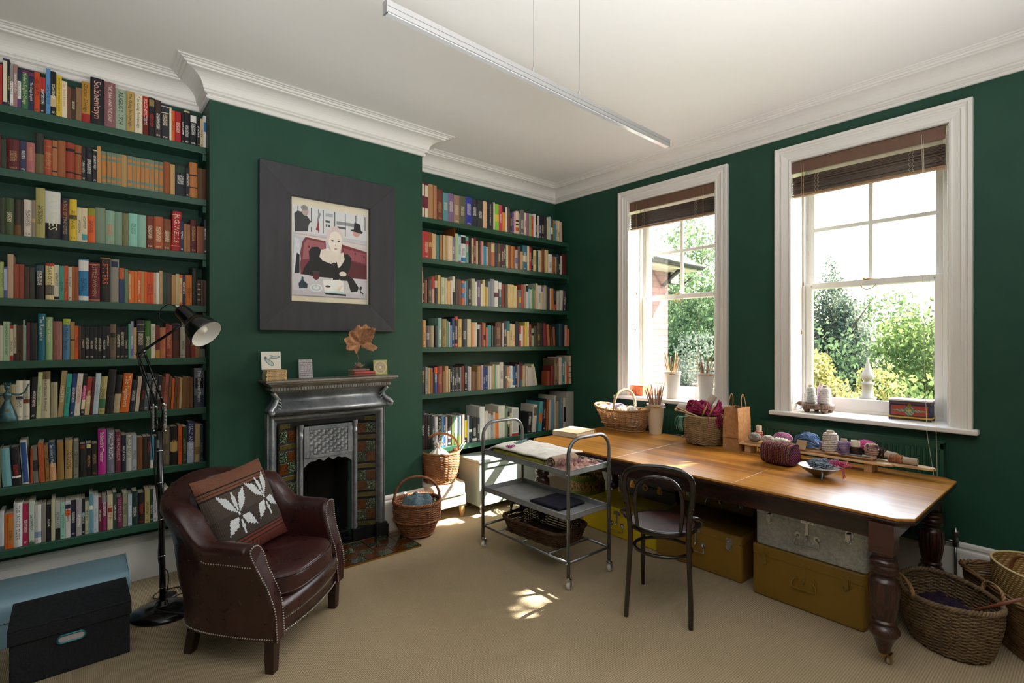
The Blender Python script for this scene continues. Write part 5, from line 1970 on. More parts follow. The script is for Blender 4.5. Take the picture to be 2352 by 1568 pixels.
m = MB().tube(smooth_path([(.39, 3.80, .012), (.36, 3.86, .008), (.40, 3.93, .006), (.50, 3.93, .006), (.52, 3.86, .006), (.62, 3.78, .006), (.72, 3.74, .006)], 6), .0038, 6).tube(smooth_path([(.47, 3.80, .012), (.55, 3.80, .006), (.66, 3.70, .006)], 5), .0038, 6)
obj('lead', m, bpy.data.materials['black rubber cable'], t_)

# ---------------------------------------------------------------- storage boxes at the left
def dark_box():
    r = thing('storage_box', 'dark charcoal fabric storage box with lid before the pale blue trunk', 'box', (-.0165, 3.44, 0), radians(.5))
    t = NT('charcoal woven fabric')
    n = t.noise(1, 3, .7, t.mapping((60, 60, 500))); n2 = t.noise(1, 3, .7, t.mapping((500, 500, 60)))
    f = t.math('MULTIPLY', t.math('ADD', n, n2), .5)
    t.set(col=t.ramp(f, [(.35, hexc('#17181b')), (.65, hexc('#34363b'))]), rough=.9, spec=.2); t.bump(f, .4, .001)
    obj('body', MB().box(-.222, .222, -.165, .165, .001, .235), t.m, r, bevel=.004)
    m = MB().box(-.229, .229, -.172, .172, .262, .270).box(-.229, .229, -.172, -.166, .200, .262).box(-.229, .229, .166, .172, .20, .262).box(-.229, -.223, -.166, .166, .20, .262).box(.223, .229, -.166, .166, .20, .262)
    obj('lid', m, t.m, r, bevel=.003)
    def oval(a, b, n=32): return [((a - b) * (1 if cos(q) > 0 else -1) + b * cos(q), b * sin(q)) for q in [2 * pi * (i + .5) / n for i in range(n)]]
    m = MB().tube([(x - .005, -.168, .166 + z) for x, z in oval(.052, .0185)], .0042, 8, closed=True)
    obj('label_frame', m, mat('teal metal rim', '#2f7f88', .35, .7), r)
    m = MB(); P = oval(.050, .017)
    m.add([(x - .005, -.1675, .166 + z) for x, z in P], [tuple(range(len(P)))])
    obj('label_card', m, mat('pale label card', '#b9b6ba', .7), r)
dark_box()
def trunk(name, label, x0, y0, z0, w, d, h, paint, facing, hw='plain', lidh=.055, group=None):
    """metal trunk; w along the front, d deep; facing: rotation of the local -Y front"""
    r = thing(name, label, 'trunk', (x0, y0, z0), facing, group)
    w2, d2 = w / 2, d / 2
    def rbox(z_0, z_1, rt, rb, g=0):
        k = 5; prof = []
        rows = []
        R = .022
        ring0 = []
        def ring(ins, z):
            pts = []
            for cx, cy, a0 in ((w2 - R, d2 - R, 0), (-w2 + R, d2 - R, 90), (-w2 + R, -d2 + R, 180), (w2 - R, -d2 + R, 270)):
                for i in range(5):
                    a = radians(a0 + 90 * i / 4); rr = max(R - ins, .001)
                    pts.append((cx + rr * cos(a) + g * cos(a), cy + rr * sin(a) + g * sin(a), z))
            return pts
        if rb:
            for i in range(k + 1): a = pi / 2 * i / k; rows.append(ring(rb * (1 - sin(a)), z_0 + rb * (1 - cos(a))))
        else: rows.append(ring(0, z_0))
        if rt:
            for i in range(k + 1): a = pi / 2 * i / k; rows.append(ring(rt * (1 - cos(a)), z_1 - rt * (1 - sin(a))))
        else: rows.append(ring(0, z_1))
        m = MB().grid(rows, cu=True)
        n = len(rows[0])
        m.add(rows[0], [tuple(range(n - 1, -1, -1))]); m.add(rows[-1], [tuple(range(n))])
        return m
    zs = h - lidh
    obj('body', rbox(.002, zs, 0, .012), paint, r)
    obj('lid', rbox(zs + .002, h, .016, 0, .0015), paint, r)
    obj('seam', MB().box(-w2 + .008, w2 - .008, -d2 + .001, d2 - .001, zs - .001, zs + .003), BLACKHOLE, r)
    METAL = {'plain': STEEL, 'same': paint, 'brass': BRASS}[hw]
    yf = -d2 - .002
    for s_ in (-1, 1):
        x = s_ * (w2 - .085); lt = MB()
        pl = [(-.020, .026), (-.012, .034), (0, .030), (.012, .034), (.020, .026), (.016, .012), (.021, 0), (.016, -.014), (.022, -.030), (.012, -.046), (0, -.054), (-.012, -.046), (-.022, -.030), (-.016, -.014), (-.021, 0), (-.016, .012)]
        MX = TR(x, yf, zs) @ RX(pi / 2)
        lt.prism(pl, -.001, .002, M=MX)
        lt.box(x - .010, x + .010, yf - .014, yf - .002, zs - .030, zs + .012)
        lt.tube([(x - .008, yf - .014, zs + .010), (x + .008, yf - .014, zs + .010)], .005, 8)
        lt.tube(smooth_path([(x - .009, yf - .010, zs - .016), (x - .010, yf - .016, zs - .034), (x, yf - .018, zs - .042), (x + .010, yf - .016, zs - .034), (x + .009, yf - .010, zs - .016)], 3), .0025, 6)
        for dx, dz in ((-.013, .024), (.013, .024), (-.015, -.036), (.015, -.036)): lt.ball((x + dx, yf - .002, zs + dz), .003, 6)
        obj('latch', lt, METAL, r)
    hd = MB(); zc = zs - .075 if h > .15 else h * .42
    for s_ in (-1, 1):
        hd.prism([(-.014, .016), (0, .024), (.014, .016), (.018, 0), (.012, -.016), (-.012, -.016), (-.018, 0)], -.001, .003, M=TR(s_ * .052, yf, zc) @ RX(pi / 2))
        hd.ball((s_ * .052, yf - .006, zc), .007, 8)
    hd.tube(smooth_path([(-.052, yf - .008, zc), (-.064, yf - .012, zc - .018), (-.066, yf - .013, zc - .042), (-.056, yf - .013, zc - .050), (.056, yf - .013, zc - .050), (.066, yf - .013, zc - .042), (.064, yf - .012, zc - .018), (.052, yf - .008, zc)], 3), .0034, 8)
    obj('handle', hd, METAL, r)
    hp = MB().prism([(-.036, .0), (-.034, .016), (-.018, .026), (0, .030), (.018, .026), (.034, .016), (.036, 0)], -.001, .003, M=TR(0, yf, zs + .006) @ RX(pi / 2))
    if h > .15:
        hp.prism([(-.006, .006), (.006, .006), (.008, -.05), (.004, -.075), (0, -.085), (-.004, -.075), (-.008, -.05)], .002, .005, M=TR(0, yf, zs) @ RX(pi / 2))
        hp.tube([(0, yf - .008, zc + .012), (0, yf - .012, zc - .008), (.0, yf - .008, zc - .016)], .004, 6)
    for dx in (-.022, 0, .022): hp.ball((dx, yf - .003, zs + .014), .0032, 6)
    obj('hasp', hp, METAL, r)
    return r
BLUE = mat('pale blue enamel', '#86abbd', .28, var=.04, vs=4)
def blue_trunk():
    r = thing('metal_trunk', 'pale blue metal trunk lying under the lowest left shelf', 'trunk', (-.255, 3.915, 0))
    w2, d2, h = .49, .185, .245
    prof = [(-d2, .002), (-d2, .15), (-d2, .19)] + [(-d2 + .05 * (1 - cos(a)), .195 + .05 * sin(a)) for a in [pi / 2 * i / 7 for i in range(8)]] + [(d2 - .01, .245), (d2, .235), (d2, .002)]
    rows = [[(-w2, y, z) for y, z in prof], [(w2, y, z) for y, z in prof]]
    m = MB().grid(rows, smooth=True)
    for rw in rows: m.add(rw, [tuple(range(len(rw)))])
    o = obj('case', m, BLUE, r)
    obj('edge_binding', MB().tube([(w2, y, z) for y, z in prof[1:-1]], .004, 6), mat('pale blue rim', '#9cc0cf', .25), r)
    obj('seam', MB().box(-w2, w2, -d2 - .001, -d2 + .001, .128, .131), BLACKHOLE, r)
    m = MB()
    for x in (-.36, -.20, -.02, .16, .33, .45):
        for y in (.02, .12): m.ball((x, y, .2455), .0045, 6, sc=(1, 1, .5))
    obj('rivet', m, mat('blue rivet', '#a4c2cf', .3, .3), r)
blue_trunk()

# ---------------------------------------------------------------- ornaments on the shelves
def figurine():
    r = thing('bronze_figurine', 'small verdigris bronze figurine of a woman with outstretched arms at the sixth left shelf', 'figurine', (-.300, 4.045, 1.1470))
    V = mat('verdigris bronze', '#4a6a70', .45, .75, var=.45, vs=40, bump=.3, bs=90)
    m = MB().lathe([(0, 0), (.042, 0), (.046, .006), (.042, .03), (.034, .06), (.024, .09), (.015, .112), (.011, .120), (.014, .132), (.019, .146), (.021, .156), (.014, .164), (.007, .169), (.006, .176), (.010, .182), (.013, .192), (.011, .203), (.005, .209), (0, .210)], 20, sy=.8)
    for s_, pts in ((-1, [(-.016, 0, .156), (-.045, -.004, .148), (-.072, -.006, .162)]), (1, [(.016, 0, .156), (.050, -.004, .150), (.074, -.006, .168), (.084, -.008, .195)])):
        m.tube(smooth_path(pts, 4), [.006] * 5 + [.004] * (len(smooth_path(pts, 4)) - 5), 6)
        e = Vector(pts[-1])
        for k in range(3): m.tube([e, e + Vector((s_ * .004 + (k - 1) * .006, 0, .016))], .0018, 5)
    for k in range(9): m.tube([(.010 * cos(k * .7), .008 * sin(k * .7), .203), (.016 * cos(k * .7), .012 * sin(k * .7), .216 + .004 * (k % 2))], .0028, 5)
    obj('figure', m, V, r)
    obj('skirt_panel', MB().box(-.005, .008, -.030, -.024, .062, .072), mat('gold patch', '#a98a4a', .35, .8), r)
figurine()
def carved_sheep():
    r = thing('carved_sheep', 'small cream carved wooden sheep standing on the fifth shelf right of the fireplace', 'figurine', (3.545, 4.155, 1.1130), radians(12))
    Wd = mat('cream carved wood', '#dccda0', .55, var=.08, vs=30)
    sk = smooth_path([(.10, 0, .062), (.094, 0, .066), (.05, 0, .070), (0, 0, .068), (-.05, 0, .070), (-.078, 0, .082), (-.098, 0, .098), (-.112, 0, .108), (-.126, 0, .104), (-.134, 0, .098)], 3)
    rad = [.008, .022, .030, .034, .036, .037, .037, .036, .036, .036, .036, .037, .038, .038, .036, .033, .028, .025, .023, .022, .024, .026, .026, .024, .02, .017, .013, .008]
    m = MB().tube(sk, [rad[min(i, len(rad) - 1)] for i in range(len(sk))], 12)
    obj('body', m, Wd, r)
    for x in (-.062, .072):
        for y in (-.018, .018):
            obj('leg', MB().lathe([(.008, 0), (.009, .012), (.012, .03), (.016, .05)], 10, M=TR(x, y, 0)), Wd, r)
    m = MB()
    for y in (-1, 1): m.ball((-.104, y * .026, .112), .010, 8, sc=(1, .6, 1.3))
    obj('ear', m, Wd, r)
carved_sheep()
m = MB().lathe([(0, 0), (.044, 0), (.047, .004), (.047, .168), (.045, .172), (.041, .172), (.041, .01), (0, .01)], 32)
obj('paper_tube', m, mat('buff cardboard', '#a8866a', .8, var=.08), loc=(3.345, 4.07, .6252), label='short buff cardboard tube standing among the big books on the bottom right shelf', cat='tube')

# ---------------------------------------------------------------- stool and chest in the right alcove
def footstool():
    r = thing('footstool', 'low square footstool in cream patterned fabric holding the upper wicker basket', 'stool', (2.535, 3.985, 0))
    t = NT('cream fabric with faint sprigs')
    n = t.noise(14, 4, .6); f = t.ramp(n, [(.60, (0,) * 3), (.66, (1,) * 3)])
    t.set(col=t.mix(t.math('MULTIPLY', f, .6), hexc('#ddd3bf'), hexc('#7d776e')), rough=.9, spec=.2)
    fb = t.m
    m = MB()
    rows = []
    for z, k in ((.215, 1), (.29, 1.0), (.305, .99), (.318, .95), (.326, .86), (.330, .6), (.331, .02)):
        rows.append([((.185 * k) * (abs(cos(a)) ** .25) * (1 if cos(a) > 0 else -1), (.165 * k) * (abs(sin(a)) ** .25) * (1 if sin(a) > 0 else -1), z) for a in [2 * pi * (j + .5) / 40 for j in range(40)]])
    obj('seat_pad', m.grid(rows, cu=True), fb, r)
    obj('apron', MB().box(-.18, .18, -.16, .16, .112, .215), fb, r, bevel=.008)
    obj('piping', MB().tube([(.1855 * (abs(cos(a)) ** .25) * (1 if cos(a) > 0 else -1), .1655 * (abs(sin(a)) ** .25) * (1 if sin(a) > 0 else -1), .215) for a in [2 * pi * (j + .5) / 48 for j in range(48)]], .004, 6, closed=True), fb, r)
    for x in (-.15, .15):
        for y in (-.13, .13):
            q = MB(); a, b = .022, .014
            q.add([(x - a, y - a, .112), (x + a, y - a, .112), (x + a, y + a, .112), (x - a, y + a, .112), (x - b, y - b, 0), (x + b, y - b, 0), (x + b, y + b, 0), (x - b, y + b, 0)], [(0, 1, 2, 3), (7, 6, 5, 4), (0, 4, 5, 1), (1, 5, 6, 2), (2, 6, 7, 3), (3, 7, 4, 0)])
            obj('leg', q, wood('pale oak leg', '#b88a52', '#d6ae78', .4, (3, 3, 1)), r, bevel=.002)
footstool()
def chest():
    r = thing('wheeled_chest', 'pale green painted chest on castors in the alcove beside the footstool', 'chest', (3.235, 3.935, 0))
    PG = mat('pale green eggshell paint', '#b9c8be', .45, var=.03, vs=4)
    w2, d2 = .415, .168
    m = MB().box(-w2, w2, -d2 + .02, d2, .075, .47)
    m.box(-w2, -w2 + .05, -d2, -d2 + .025, .072, .47).box(w2 - .05, w2, -d2, -d2 + .025, .072, .47).box(-w2 + .05, w2 - .05, -d2, -d2 + .02, .42, .47).box(-w2 + .05, w2 - .05, -d2, -d2 + .02, .075, .13)
    obj('carcass', m, PG, r, bevel=.003)
    obj('lid', MB().box(-w2 - .012, w2 + .012, -d2 - .012, d2, .474, .50), PG, r, bevel=.006)
    obj('panel', MB().box(-w2 + .06, w2 - .06, -d2 + .012, -d2 + .022, .14, .41), PG, r, bevel=.003)
    for x in (-w2 + .04, w2 - .04):
        for y in (-d2 + .03, d2 - .04):
            q = MB().lathe([(.018, .07), (.018, .06), (.006, .056), (.006, .046)], 12, M=TR(x, y, 0)).lathe([(0, -.008), (.018, -.008), (.02, -.004), (.02, .004), (.018, .008), (0, .008)], 16, M=TR(x + .008, y, .021) @ RX(pi / 2))
            q.box(x - .002, x + .020, y - .013, y - .009, .018, .052).box(x - .002, x + .020, y + .009, y + .013, .018, .052)
            obj('castor', q, mat('white castor', '#d6d2cc', .4), r)
chest()

# ---------------------------------------------------------------- baskets
def wicker(name, c1, c2, rough=.6):
    if name in _MC: return _MC[name]
    t = NT(name)
    n = t.noise(22, 4, .7); n2 = t.noise(150, 3, .6)
    f = t.math('ADD', t.math('MULTIPLY', n, .65), t.math('MULTIPLY', n2, .35))
    t.set(col=t.ramp(f, [(.3, hexc(c1)), (.7, hexc(c2))]), rough=rough, spec=.4); t.bump(n2, .3, .001)
    _MC[name] = t.m; return t.m
def sgn(x): return 1 if x >= 0 else -1
def se_pt(a, rx, ry, e):
    c, s_ = cos(a), sin(a)
    return rx * abs(c) ** e * sgn(c), ry * abs(s_) ** e * sgn(s_)
def weave(shape, z0, z1, rows, stakes, r, amp, e=1.0, top=None, sub=3, lift=None):
    """over-and-under strands on a shape(t) -> (rx, ry), t 0 at the foot .. 1 at the rim; top(a) may raise the rim"""
    m = MB(); n = stakes * sub
    for i in range(rows):
        t = (i + .5) / rows
        pts = []
        for j in range(n):
            a = 2 * pi * j / n
            k = amp * sin(pi * j / sub + pi * i)
            rx, ry = shape(t); x, y = se_pt(a, rx + k, ry + k, e)
            zt = z1 + (top(a) if top else 0)
            pts.append((x, y, lerp(z0, zt, t)))
        m.tube(pts, r, 5, closed=True)
    return m
def stakes_mb(shape, z0, z1, stakes, r, e=1.0, top=None, k=7):
    m = MB()
    for j in range(stakes):
        a = 2 * pi * (j + .5) / stakes
        pts = []
        for i in range(k):
            t = i / (k - 1); rx, ry = shape(t); x, y = se_pt(a, rx, ry, e)
            pts.append((x, y, lerp(z0, z1 + (top(a) if top else 0), t)))
        m.tube(pts, r, 5)
    return m
def braid(rx, ry, z, r, turns, w, e=1.0, top=None, n=160, strands=3):
    m = MB()
    for s_ in range(strands):
        pts = []
        for j in range(n):
            a = 2 * pi * j / n; q = a * turns + 2 * pi * s_ / strands
            x, y = se_pt(a, rx + w * cos(q), ry + w * cos(q), e)
            pts.append((x, y, z + (top(a) if top else 0) + w * sin(q)))
        m.tube(pts, r, 5, closed=True)
    return m
def foot_disc(shape, z, e=1.0):
    rx, ry = shape(0); n = 40
    return [(*se_pt(2 * pi * j / n, rx, ry, e), z) for j in range(n)]
def arch(rx, z0, top, r, wraps=0, k=28, rot=0.0, y=0.0):
    pts = []
    for i in range(k + 1):
        a = pi * i / k
        x = -rx * cos(a); z = z0 + (top - z0) * sin(a) ** .75
        pts.append(RZ(rot) @ Vector((x, y, z)))
    m = MB()
    if not wraps:
        m.tube(pts, r, 10)
    else:
        m.tube(pts, r * .8, 8)
        P = [Vector(p) for p in pts]; out = []
        N = wraps * 8
        for j in range(N + 1):
            u = j / N * k; i = min(int(u), k - 1); p = P[i].lerp(P[i + 1], u - i); d = (P[i + 1] - P[i]).normalized()
            n1 = d.cross(RZ(rot) @ Vector((0, 1, 0))).normalized(); n2 = d.cross(n1)
            q = j * 2 * pi / 8
            out.append(p + n1 * r * .95 * cos(q) + n2 * r * .95 * sin(q))
        m.tube(out, r * .32, 4)
    return m
WARM = wicker('warm brown willow', '#56301c', '#aa7048')
HONEY = wicker('honey willow', '#8a5230', '#c98d5a')
DARKW = wicker('dark willow', '#2c1a10', '#5f3f28')

def basket_floor():
    r = thing('wicker_basket', 'round brown wicker basket with hoop handle on the floor beside the hearth', 'basket', (2.150, 3.735, .0135), radians(-49.5 + 20))
    shp = lambda t: ((.128 + .065 * sin(min(1, t * 1.25) * pi / 2) - .006 * max(0, t - .8) * 5) * 1.0, (.128 + .065 * sin(min(1, t * 1.25) * pi / 2)) * .95)
    obj('lower_weave', weave(shp, .006, .262, 30, 26, .0046, .0045), WARM, r)
    obj('stake', stakes_mb(shp, .004, .265, 26, .0038), WARM, r)['kind'] = 'stuff'
    obj('foot', MB().add(foot_disc(shp, .006), [tuple(range(40))]).tube([(*se_pt(2 * pi * j / 40, .132, .126, 1), .006) for j in range(40)], .006, 6, closed=True), WARM, r)
    obj('band', braid(.192, .183, .128, .005, 22, .004, strands=2), WARM, r)
    obj('rim', braid(.190, .182, .268, .0075, 16, .0085, n=220), WARM, r)
    obj('handle', arch(.185, .255, .465, .0115), WARM, r)
    obj('handle_wrap', MB().tube([(s_ * .186 + .012 * cos(q), .012 * sin(q), .25 + q * .0012) for s_ in (1,) for q in [i * .8 for i in range(48)]], .003, 5).tube([(-.186 + .012 * cos(q), .012 * sin(q), .25 + q * .0012) for q in [i * .8 for i in range(48)]], .003, 5), WARM, r)
basket_floor()
def knit_heap(name, label, loc, rx, ry, h, col, seed=1, cat='knitting', rz=0):
    m = MB(); rnd = random.Random(seed); N = 40; rows = []
    for i in range(15):
        t = i / 14; row = []
        for j in range(N):
            a = 2 * pi * j / N; k = cos(t * pi / 2) ** .7
            w = 1 + .22 * mnoise.noise(Vector((cos(a) * 1.6 + seed, sin(a) * 1.6, t * 2)))
            fold = .10 * sin(a * 5 + t * 6 + seed) * sin(t * pi)
            x = rx * k * (w + fold) * cos(a); y = ry * k * (w + fold) * sin(a)
            z = h * sin(t * pi / 2) * (1 + .30 * mnoise.noise(Vector((x * 16, y * 16, seed)))) + .012 * sin(a * 7 + seed) * sin(t * pi)
            row.append((x, y, max(.0, z)))
        rows.append(row)
    m.grid(rows, cu=True)
    t = NT(name + ' wool ' + str(seed))
    n = t.noise(40, 4, .7); w = t.wave(60, None, 3, 'Z', 2)
    t.set(col=t.ramp(n, [(.3, tuple(x * .6 for x in hexc(col))), (.7, hexc(col))]), rough=.98, spec=.1); t.bump(w, .7, .004)
    return obj(name, m, t.m, loc=loc, rz=rz, label=label, cat=cat)
knit_heap('folded_knitting', 'blue-grey knitted wool folded in the wicker basket beside the hearth', (2.150, 3.735, .205), .150, .140, .115, '#6d8593', 4)
def needle(name, label, a, b, r, m_, knob=0, group=None, cat='knitting needle'):
    a, b = Vector(a), Vector(b); L_ = (b - a).length
    m = MB().tube([a, a.lerp(b, .06), b], [.0006, r, r], 8)
    if knob: m.ball(b, knob, 10)
    return obj(name, m, m_, label=label, cat=cat, group=group)
BAMBOO = mat('bamboo needle', '#cda36c', .45, var=.12, vs=40)
needle('knitting_needle', 'dark knitting needle poking out of the wicker basket beside the hearth', (2.235, 3.66, .15), (2.29, 3.60, .36), .0032, mat('dark wooden needle', '#2a1a14', .4), .006)

def basket_stool():
    r = thing('wicker_basket', 'tall oval wicker basket with hoop handle standing on the footstool', 'basket', (2.525, 3.965, .3305), radians(-30))
    shp = lambda t: (.132 + .035 * t + .012 * sin(t * pi), .125 + .033 * t + .012 * sin(t * pi))
    obj('side_weave', weave(shp, .006, .262, 34, 26, .0042, .0042), HONEY, r)
    obj('stake', stakes_mb(shp, .004, .262, 26, .0038), HONEY, r)['kind'] = 'stuff'
    obj('foot', MB().add(foot_disc(shp, .006), [tuple(range(40))]).tube([(*se_pt(2 * pi * j / 40, .136, .129, 1), .007) for j in range(40)], .007, 6, closed=True), HONEY, r)
    obj('rim', braid(.168, .159, .266, .0058, 22, .006, n=220), HONEY, r)
    obj('handle', arch(.164, .25, .430, .012), HONEY, r)
basket_stool()
def tissue_bag():
    r = thing('muslin_bag', 'white gathered muslin bag sitting in the basket on the footstool', 'bag', (2.495, 3.955, .500))
    m = MB(); rows = []
    for rr, z in ((.09, 0), (.115, .03), (.105, .06), (.075, .095), (.04, .125), (.018, .140), (.016, .148), (.035, .165), (.046, .178), (.036, .19), (.006, .186)):
        rows.append([(rr * (1 + .14 * sin(a * 9 + z * 20)) * cos(a), rr * (1 + .14 * sin(a * 9 + z * 20)) * sin(a), z + .006 * sin(a * 4)) for a in [2 * pi * j / 64 for j in range(64)]])
    t = NT('sheer white muslin'); t.set(col=hexc('#ece9e2'), rough=.9, spec=.1)
    obj('pouch', m.grid(rows, cu=True), t.m, r)
    obj('tie', MB().tube([(.019 * cos(a), .019 * sin(a), .144) for a in [2 * pi * j / 20 for j in range(20)]], .003, 5, closed=True), mat('white ribbon', '#e4e0d8', .6), r)
tissue_bag()
needle('knitting_needle', 'longer bamboo knitting needle slanting out of the basket on the footstool', (2.52, 3.95, .40), (2.80, 3.97, .665), .003, BAMBOO)
needle('knitting_needle', 'shorter bamboo knitting needle leaning on the rim of the basket on the footstool', (2.56, 3.90, .42), (2.745, 3.88, .665), .003, BAMBOO)

# ---------------------------------------------------------------- steel trolley
GREYST = mat('grey steel tube', '#7c7d80', .33, .8, var=.12, vs=20)
ZINC = mat('dull zinc sheet', '#a2a5a8', .45, .5, var=.18, vs=12)
def trolley():
    x0, x1, y0, y1 = 2.405, 2.815, 2.262, 3.168
    cx, cy = (x0 + x1) / 2, (y0 + y1) / 2
    r = thing('trolley', 'grey tubular steel trolley with two tray shelves on white castors', 'trolley', (cx, cy, 0))
    a, b = (x1 - x0) / 2, (y1 - y0) / 2
    for y in (-b, b):
        R = .11
        pts = [(-a, y, .075), (-a, y, .968 - R)] + [(-a + R * (1 - cos(q)), y, .968 - R + R * sin(q)) for q in [pi / 2 * i / 8 for i in range(1, 9)]] + \
              [(a - R * (1 - sin(q)), y, .968 - R + R * cos(q)) for q in [pi / 2 * i / 8 for i in range(9)]] + [(a, y, .075)]
        obj('end_hoop', MB().tube(pts, .0125, 12), GREYST, r)
    def tray(z, nm):
        m = MB(); h = .036; t = .0015
        i, j = a - .006, b - .012
        m.box(-i, i, -j, j, z, z + t).box(-i, -i + t, -j, j, z, z + h).box(i - t, i, -j, j, z, z + h).box(-i, i, -j, -j + t, z, z + h).box(-i, i, j - t, j, z, z + h)
        for s_ in (-1, 1):
            m.tube([(s_ * i, -j, z + h), (s_ * i, j, z + h)], .003, 6).tube([(-i, s_ * j, z + h), (i, s_ * j, z + h)], .003, 6)
        return obj(nm, m, ZINC, r)
    tray(.724, 'top_tray'); tray(.436, 'lower_tray')
    for s_ in (-1, 1):
        obj('bottom_rail', MB().tube([(s_ * a, -b, .172), (s_ * a, b, .172)], .0095, 10), GREYST, r)
        obj('end_rail', MB().tube([(-a, s_ * b, .172), (a, s_ * b, .172)], .0095, 10), GREYST, r)
    for y in (-.27, 0, .27):
        obj('cross_bar', MB().tube([(-a, y, .176), (a, y, .176)], .007, 8), GREYST, r)
    m = MB()
    for x in (-a, a):
        for y in (-b, b):
            for z in (.74, .452, .172): m.ball((x + sgn(x) * .012, y, z), .006, 8)
    obj('bolt', m, STEEL, r)
    CW = mat('white nylon wheel', '#d9d6d0', .4, var=.03)
    for x in (-a, a):
        for y in (-b, b):
            q = MB().lathe([(.012, .08), (.015, .076), (.015, .068), (.006, .064)], 12, M=TR(x, y, 0))
            q.box(x - .012, x + .022, y - .014, y + .014, .062, .067).box(x + .002, x + .022, y - .0145, y - .012, .02, .064).box(x + .002, x + .022, y + .012, y + .0145, .02, .064)
            c = obj('castor', q, STEEL, r)
            obj('wheel', MB().lathe([(0, -.010), (.024, -.010), (.028, -.006), (.028, .006), (.024, .010), (0, .010)], 20, M=TR(x + .013, y, .0285) @ RX(pi / 2)), CW, c)
    return r
trolley()
# textiles on the top tray
def fabric(name, c1, c2, sc=18, bump=.5, extra=None):
    t = NT(name); n = t.noise(sc, 5, .7)
    t.set(col=t.ramp(n, [(.3, hexc(c1)), (.7, hexc(c2))] + (extra or [])), rough=.95, spec=.1); t.bump(t.noise(220, 3, .7), bump, .002)
    return t.m
def sheet(x0, x1, y0, y1, zf, n=44, th=.012, wav=.006, seed=0):
    rows = []
    for i in range(n + 1):
        row = []
        for j in range(n // 2 + 1):
            x = lerp(x0, x1, j / (n // 2)); y = lerp(y0, y1, i / n)
            ex = .012 * mnoise.noise(Vector((y * 9, seed, 0))) * (1 if j in (0, n // 2) else 0)
            row.append((x + ex, y + .012 * mnoise.noise(Vector((x * 9, seed, 4))) * (1 if i in (0, n) else 0), zf(j / (n // 2), i / n) + wav * mnoise.noise(Vector((x * 9, y * 9, seed)))))
        rows.append(row)
    return MB().grid(rows)
TT = .7275
m = sheet(2.428, 2.79, 2.50, 3.13, lambda a, b: TT + .050 - .02 * abs(a * 2 - 1) ** 4 - .02 * b ** 6, wav=.008, seed=3)
m2 = MB()
rows = []
for z, k in ((TT + .006, .97), (TT + .02, 1.0), (TT + .035, 1.0), (TT + .05, .97), (TT + .056, .85), (TT + .058, .4)):
    rows.append([(2.608 + .178 * k * abs(cos(a)) ** .25 * sgn(cos(a)), 2.80 + .315 * k * abs(sin(a)) ** .25 * sgn(sin(a)) , z + .006 * mnoise.noise(Vector((cos(a) * 3, sin(a) * 3, z * 40)))) for a in [2 * pi * (j + .5) / 60 for j in range(60)]])
obj('folded_cloth', m2.grid(rows, cu=True), fabric('mustard green cloth', '#7d7a2e', '#a39a48', 12), label='thick mustard green cloth folded under the white felt on the trolley', cat='cloth')
m = sheet(2.425, 2.80, 2.492, 3.14, lambda a, b: TT + .070 + .012 * sin(a * pi) - (.052 * max(0, (b - .86) / .14) ** 2) - .0 * a, wav=.006, seed=9)
r_ = thing('felt_cloth', 'white wool felt with small coloured flower tufts spread on top of the trolley', 'cloth')
obj('sheet', m, fabric('white wool felt', '#c9c4ba', '#ece8df', 14), r_, solid=.010)
rnd = random.Random(8)
for k, (x, y, c) in enumerate(((2.46, 2.90, '#b04a8a'), (2.60, 2.97, '#6f9a94'), (2.67, 3.00, '#8fb0a6'), (2.72, 3.03, '#4a4a66'))):
    m = MB()
    for i in range(26):
        a = rnd.uniform(0, 6.28); rr = rnd.uniform(.005, .032)
        p = Vector((x + rr * cos(a), y + rr * sin(a) * .8, TT + .084))
        m.tube([p, p + Vector((rnd.uniform(-.01, .01), rnd.uniform(-.01, .01), rnd.uniform(.008, .018))), p + Vector((rnd.uniform(-.018, .018), rnd.uniform(-.018, .018), .006))], .0022, 4)
    obj('wool_tuft', m, mat('tuft ' + c, c, .95, var=.25, vs=60), r_)
# roll of brown felt at the near end and the rumpled rose textile
m = MB(); rows = []
for i in range(25):
    x = lerp(2.435, 2.66, i / 24); row = []
    for j in range(64):
        a = j * .30; rr = .004 + .0024 * j * .62 / .62 * .3
        row.append((x + .003 * sin(j), 2.452 + rr * cos(a), TT + .052 + rr * sin(a)))
    rows.append(row)
obj('rolled_felt', MB().grid(rows), fabric('brown grey felt', '#7d6656', '#b09a86', 20), label='rolled brown-grey felt lying at the edge of the white felt on the trolley', cat='cloth', solid=.006)
def rumple(seed, x0, x1, y0, y1, zb, amp):
    n = 60; rows = []
    for i in range(n + 1):
        row = []
        for j in range(n + 1):
            u, v = j / n, i / n
            x = lerp(x0, x1, u); y = lerp(y0, y1, v)
            e = min(u, v, 1 - u, 1 - v) * 5; e = min(1, e)
            q = abs(mnoise.noise(Vector((x * 9, y * 16, seed)))) + .5 * abs(mnoise.noise(Vector((x * 24, y * 30, seed + 3))))
            row.append((x + .014 * mnoise.noise(Vector((y * 15, x * 8, seed))), y + .014 * mnoise.noise(Vector((x * 15, y * 8, seed + 1))), zb + e * (.008 + amp * q)))
        rows.append(row)
    return MB().grid(rows)
r_ = thing('rose_textile', 'rumpled pink and brown felted textile piled at the near end of the trolley', 'cloth')
obj('sheet', rumple(5, 2.425, 2.80, 2.285, 2.435, TT + .012, .075), fabric('rose brown felted wool', '#6f3d3c', '#c9a79a', 22, .8), r_, solid=.008)
m = MB()
